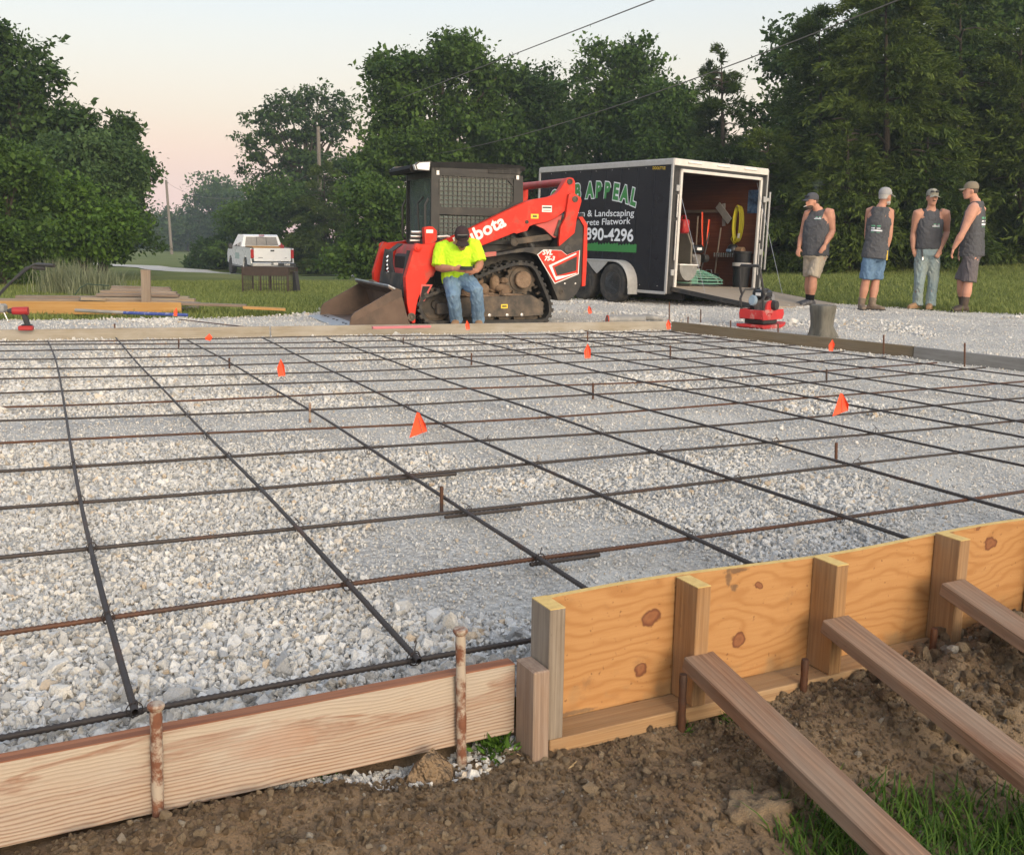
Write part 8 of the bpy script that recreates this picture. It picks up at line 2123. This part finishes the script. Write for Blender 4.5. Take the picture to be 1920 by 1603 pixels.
MB().add([(-.055, -.03, 0), (.05, -.035, 0), (.055, .03, 0), (-.04, .035, 0), (-.01, -.012, .085), (.006, .012, .09), (-.045, -.02, .04), (.045, -.025, .04), (.05, .02, .045), (-.035, .025, .045)], [(0, 1, 7, 6), (1, 2, 8, 7), (2, 3, 9, 8), (3, 0, 6, 9), (6, 7, 4), (7, 8, 5, 4), (8, 9, 5), (9, 6, 4, 5)]).build('earth_clod', CLOD, None, loc=tuple(cc)); tag(bpy.data.objects['earth_clod'], 'pointed brown clod of earth under the near board by the tall pin', 'clod')
rock('clay_clod', 1420, 1530, -.15, .075, CLAY, 'large yellowish clay lump at the lower right beside the brace', 3, .62)
rock('clay_clod', 1500, 1490, -.14, .06, CLOD, 'dark earth lump beside the yellowish clay lump under the brace', 4, .75)
rock('clay_clod', 480, 1540, -.085, .026, CLAY, 'pale clay lump in the dirt below the near board', 5, .9)
rock('clay_clod', 235, 1565, -.08, .016, CLAY, 'small tan clod left of the pale painted pin', 6, .9)
# straw bits
for px, py, lab in ((1030, 1460, 'dry straw wisp on the dirt below the wood block'), (1640, 1310, 'dry straw stem by the second brace')):
    c = gz(px, py, -.12); sm2 = MB(); r_ = random.Random(px)
    for k in range(14 if px < 1200 else 4):
        a = r_.uniform(0, 6.28); l_ = r_.uniform(.03, .09); sm2.tube([(0, 0, .004), (l_ * .5 * math.cos(a), l_ * .5 * math.sin(a), .02), (l_ * math.cos(a + .4), l_ * math.sin(a + .4), r_.uniform(0, .05))], .0009, 4)
    o = sm2.build('straw', STRAW, None, loc=tuple(c)); tag(o, lab, 'straw', kind='stuff')
# lawn blades
def tuft(seed):
    rng = np.random.default_rng(seed); n = 16
    P = np.stack([rng.normal(0, .07, n), rng.normal(0, .07, n), np.zeros(n)], -1)
    me = blades('tuft', P, rng.uniform(.035, .085, n), rng.uniform(.008, .014, n), rng.uniform(.2, 1.0, n), rng, 2); return me
tufts = make_collection('tuft', [tuft(200 + i) for i in range(6)], GRASSM)
rng = np.random.default_rng(5)
n = 30000
az_ = rng.uniform(-.52, .52, n); r_ = np.sqrt(rng.uniform(12.5 ** 2, 31 ** 2, n)); x = r_ * np.sin(az_); y = r_ * np.cos(az_)
ok = ~inpoly(x, y, PAD)
x = x[ok]; y = y[ok]
P = np.stack([x, y, base_z(x, y) - .005], -1)
o = scatter('lawn_grass', P, np.stack([0 * x, 0 * x, rng.uniform(0, 6.28, len(x))], -1), (rng.uniform(.7, 1.5, len(x))[:, None] * np.ones((1, 3))), tufts, 6, rng); tag(o, 'short mown grass of the lawn round the gravel pad', 'grass', kind='stuff')

# small repeated fittings that are too small to pick apart
for o in bpy.data.objects:
    if o.name.split('.')[0] in ('drive_lugs', 'track_lugs', 'bolts', 'edge_bolts', 'couplers', 'rivets', 'rim_holes', 'vent_slots', 'pivot_pins', 'hydraulic_hoses', 'window_guard', 'mud_packing'):
        o['kind'] = 'stuff'

# ------------------------------------------------------------------ morning haze
hm = bpy.data.materials.new('haze_air'); hm.use_nodes = True; t = hm.node_tree; t.nodes.clear()
mo = t.nodes.new('ShaderNodeOutputMaterial'); pv = t.nodes.new('ShaderNodeVolumePrincipled')
pv.inputs['Color'].default_value = (.72, .86, .95, 1); pv.inputs['Density'].default_value = .0010; pv.inputs['Anisotropy'].default_value = .1
t.links.new(pv.outputs[0], mo.inputs['Volume'])
o = MB().box((0, 135, 6.5), (610, 380, 20)).build('haze', hm); tag(o, 'pale morning haze softening the distant trees', 'haze', kind='stuff')
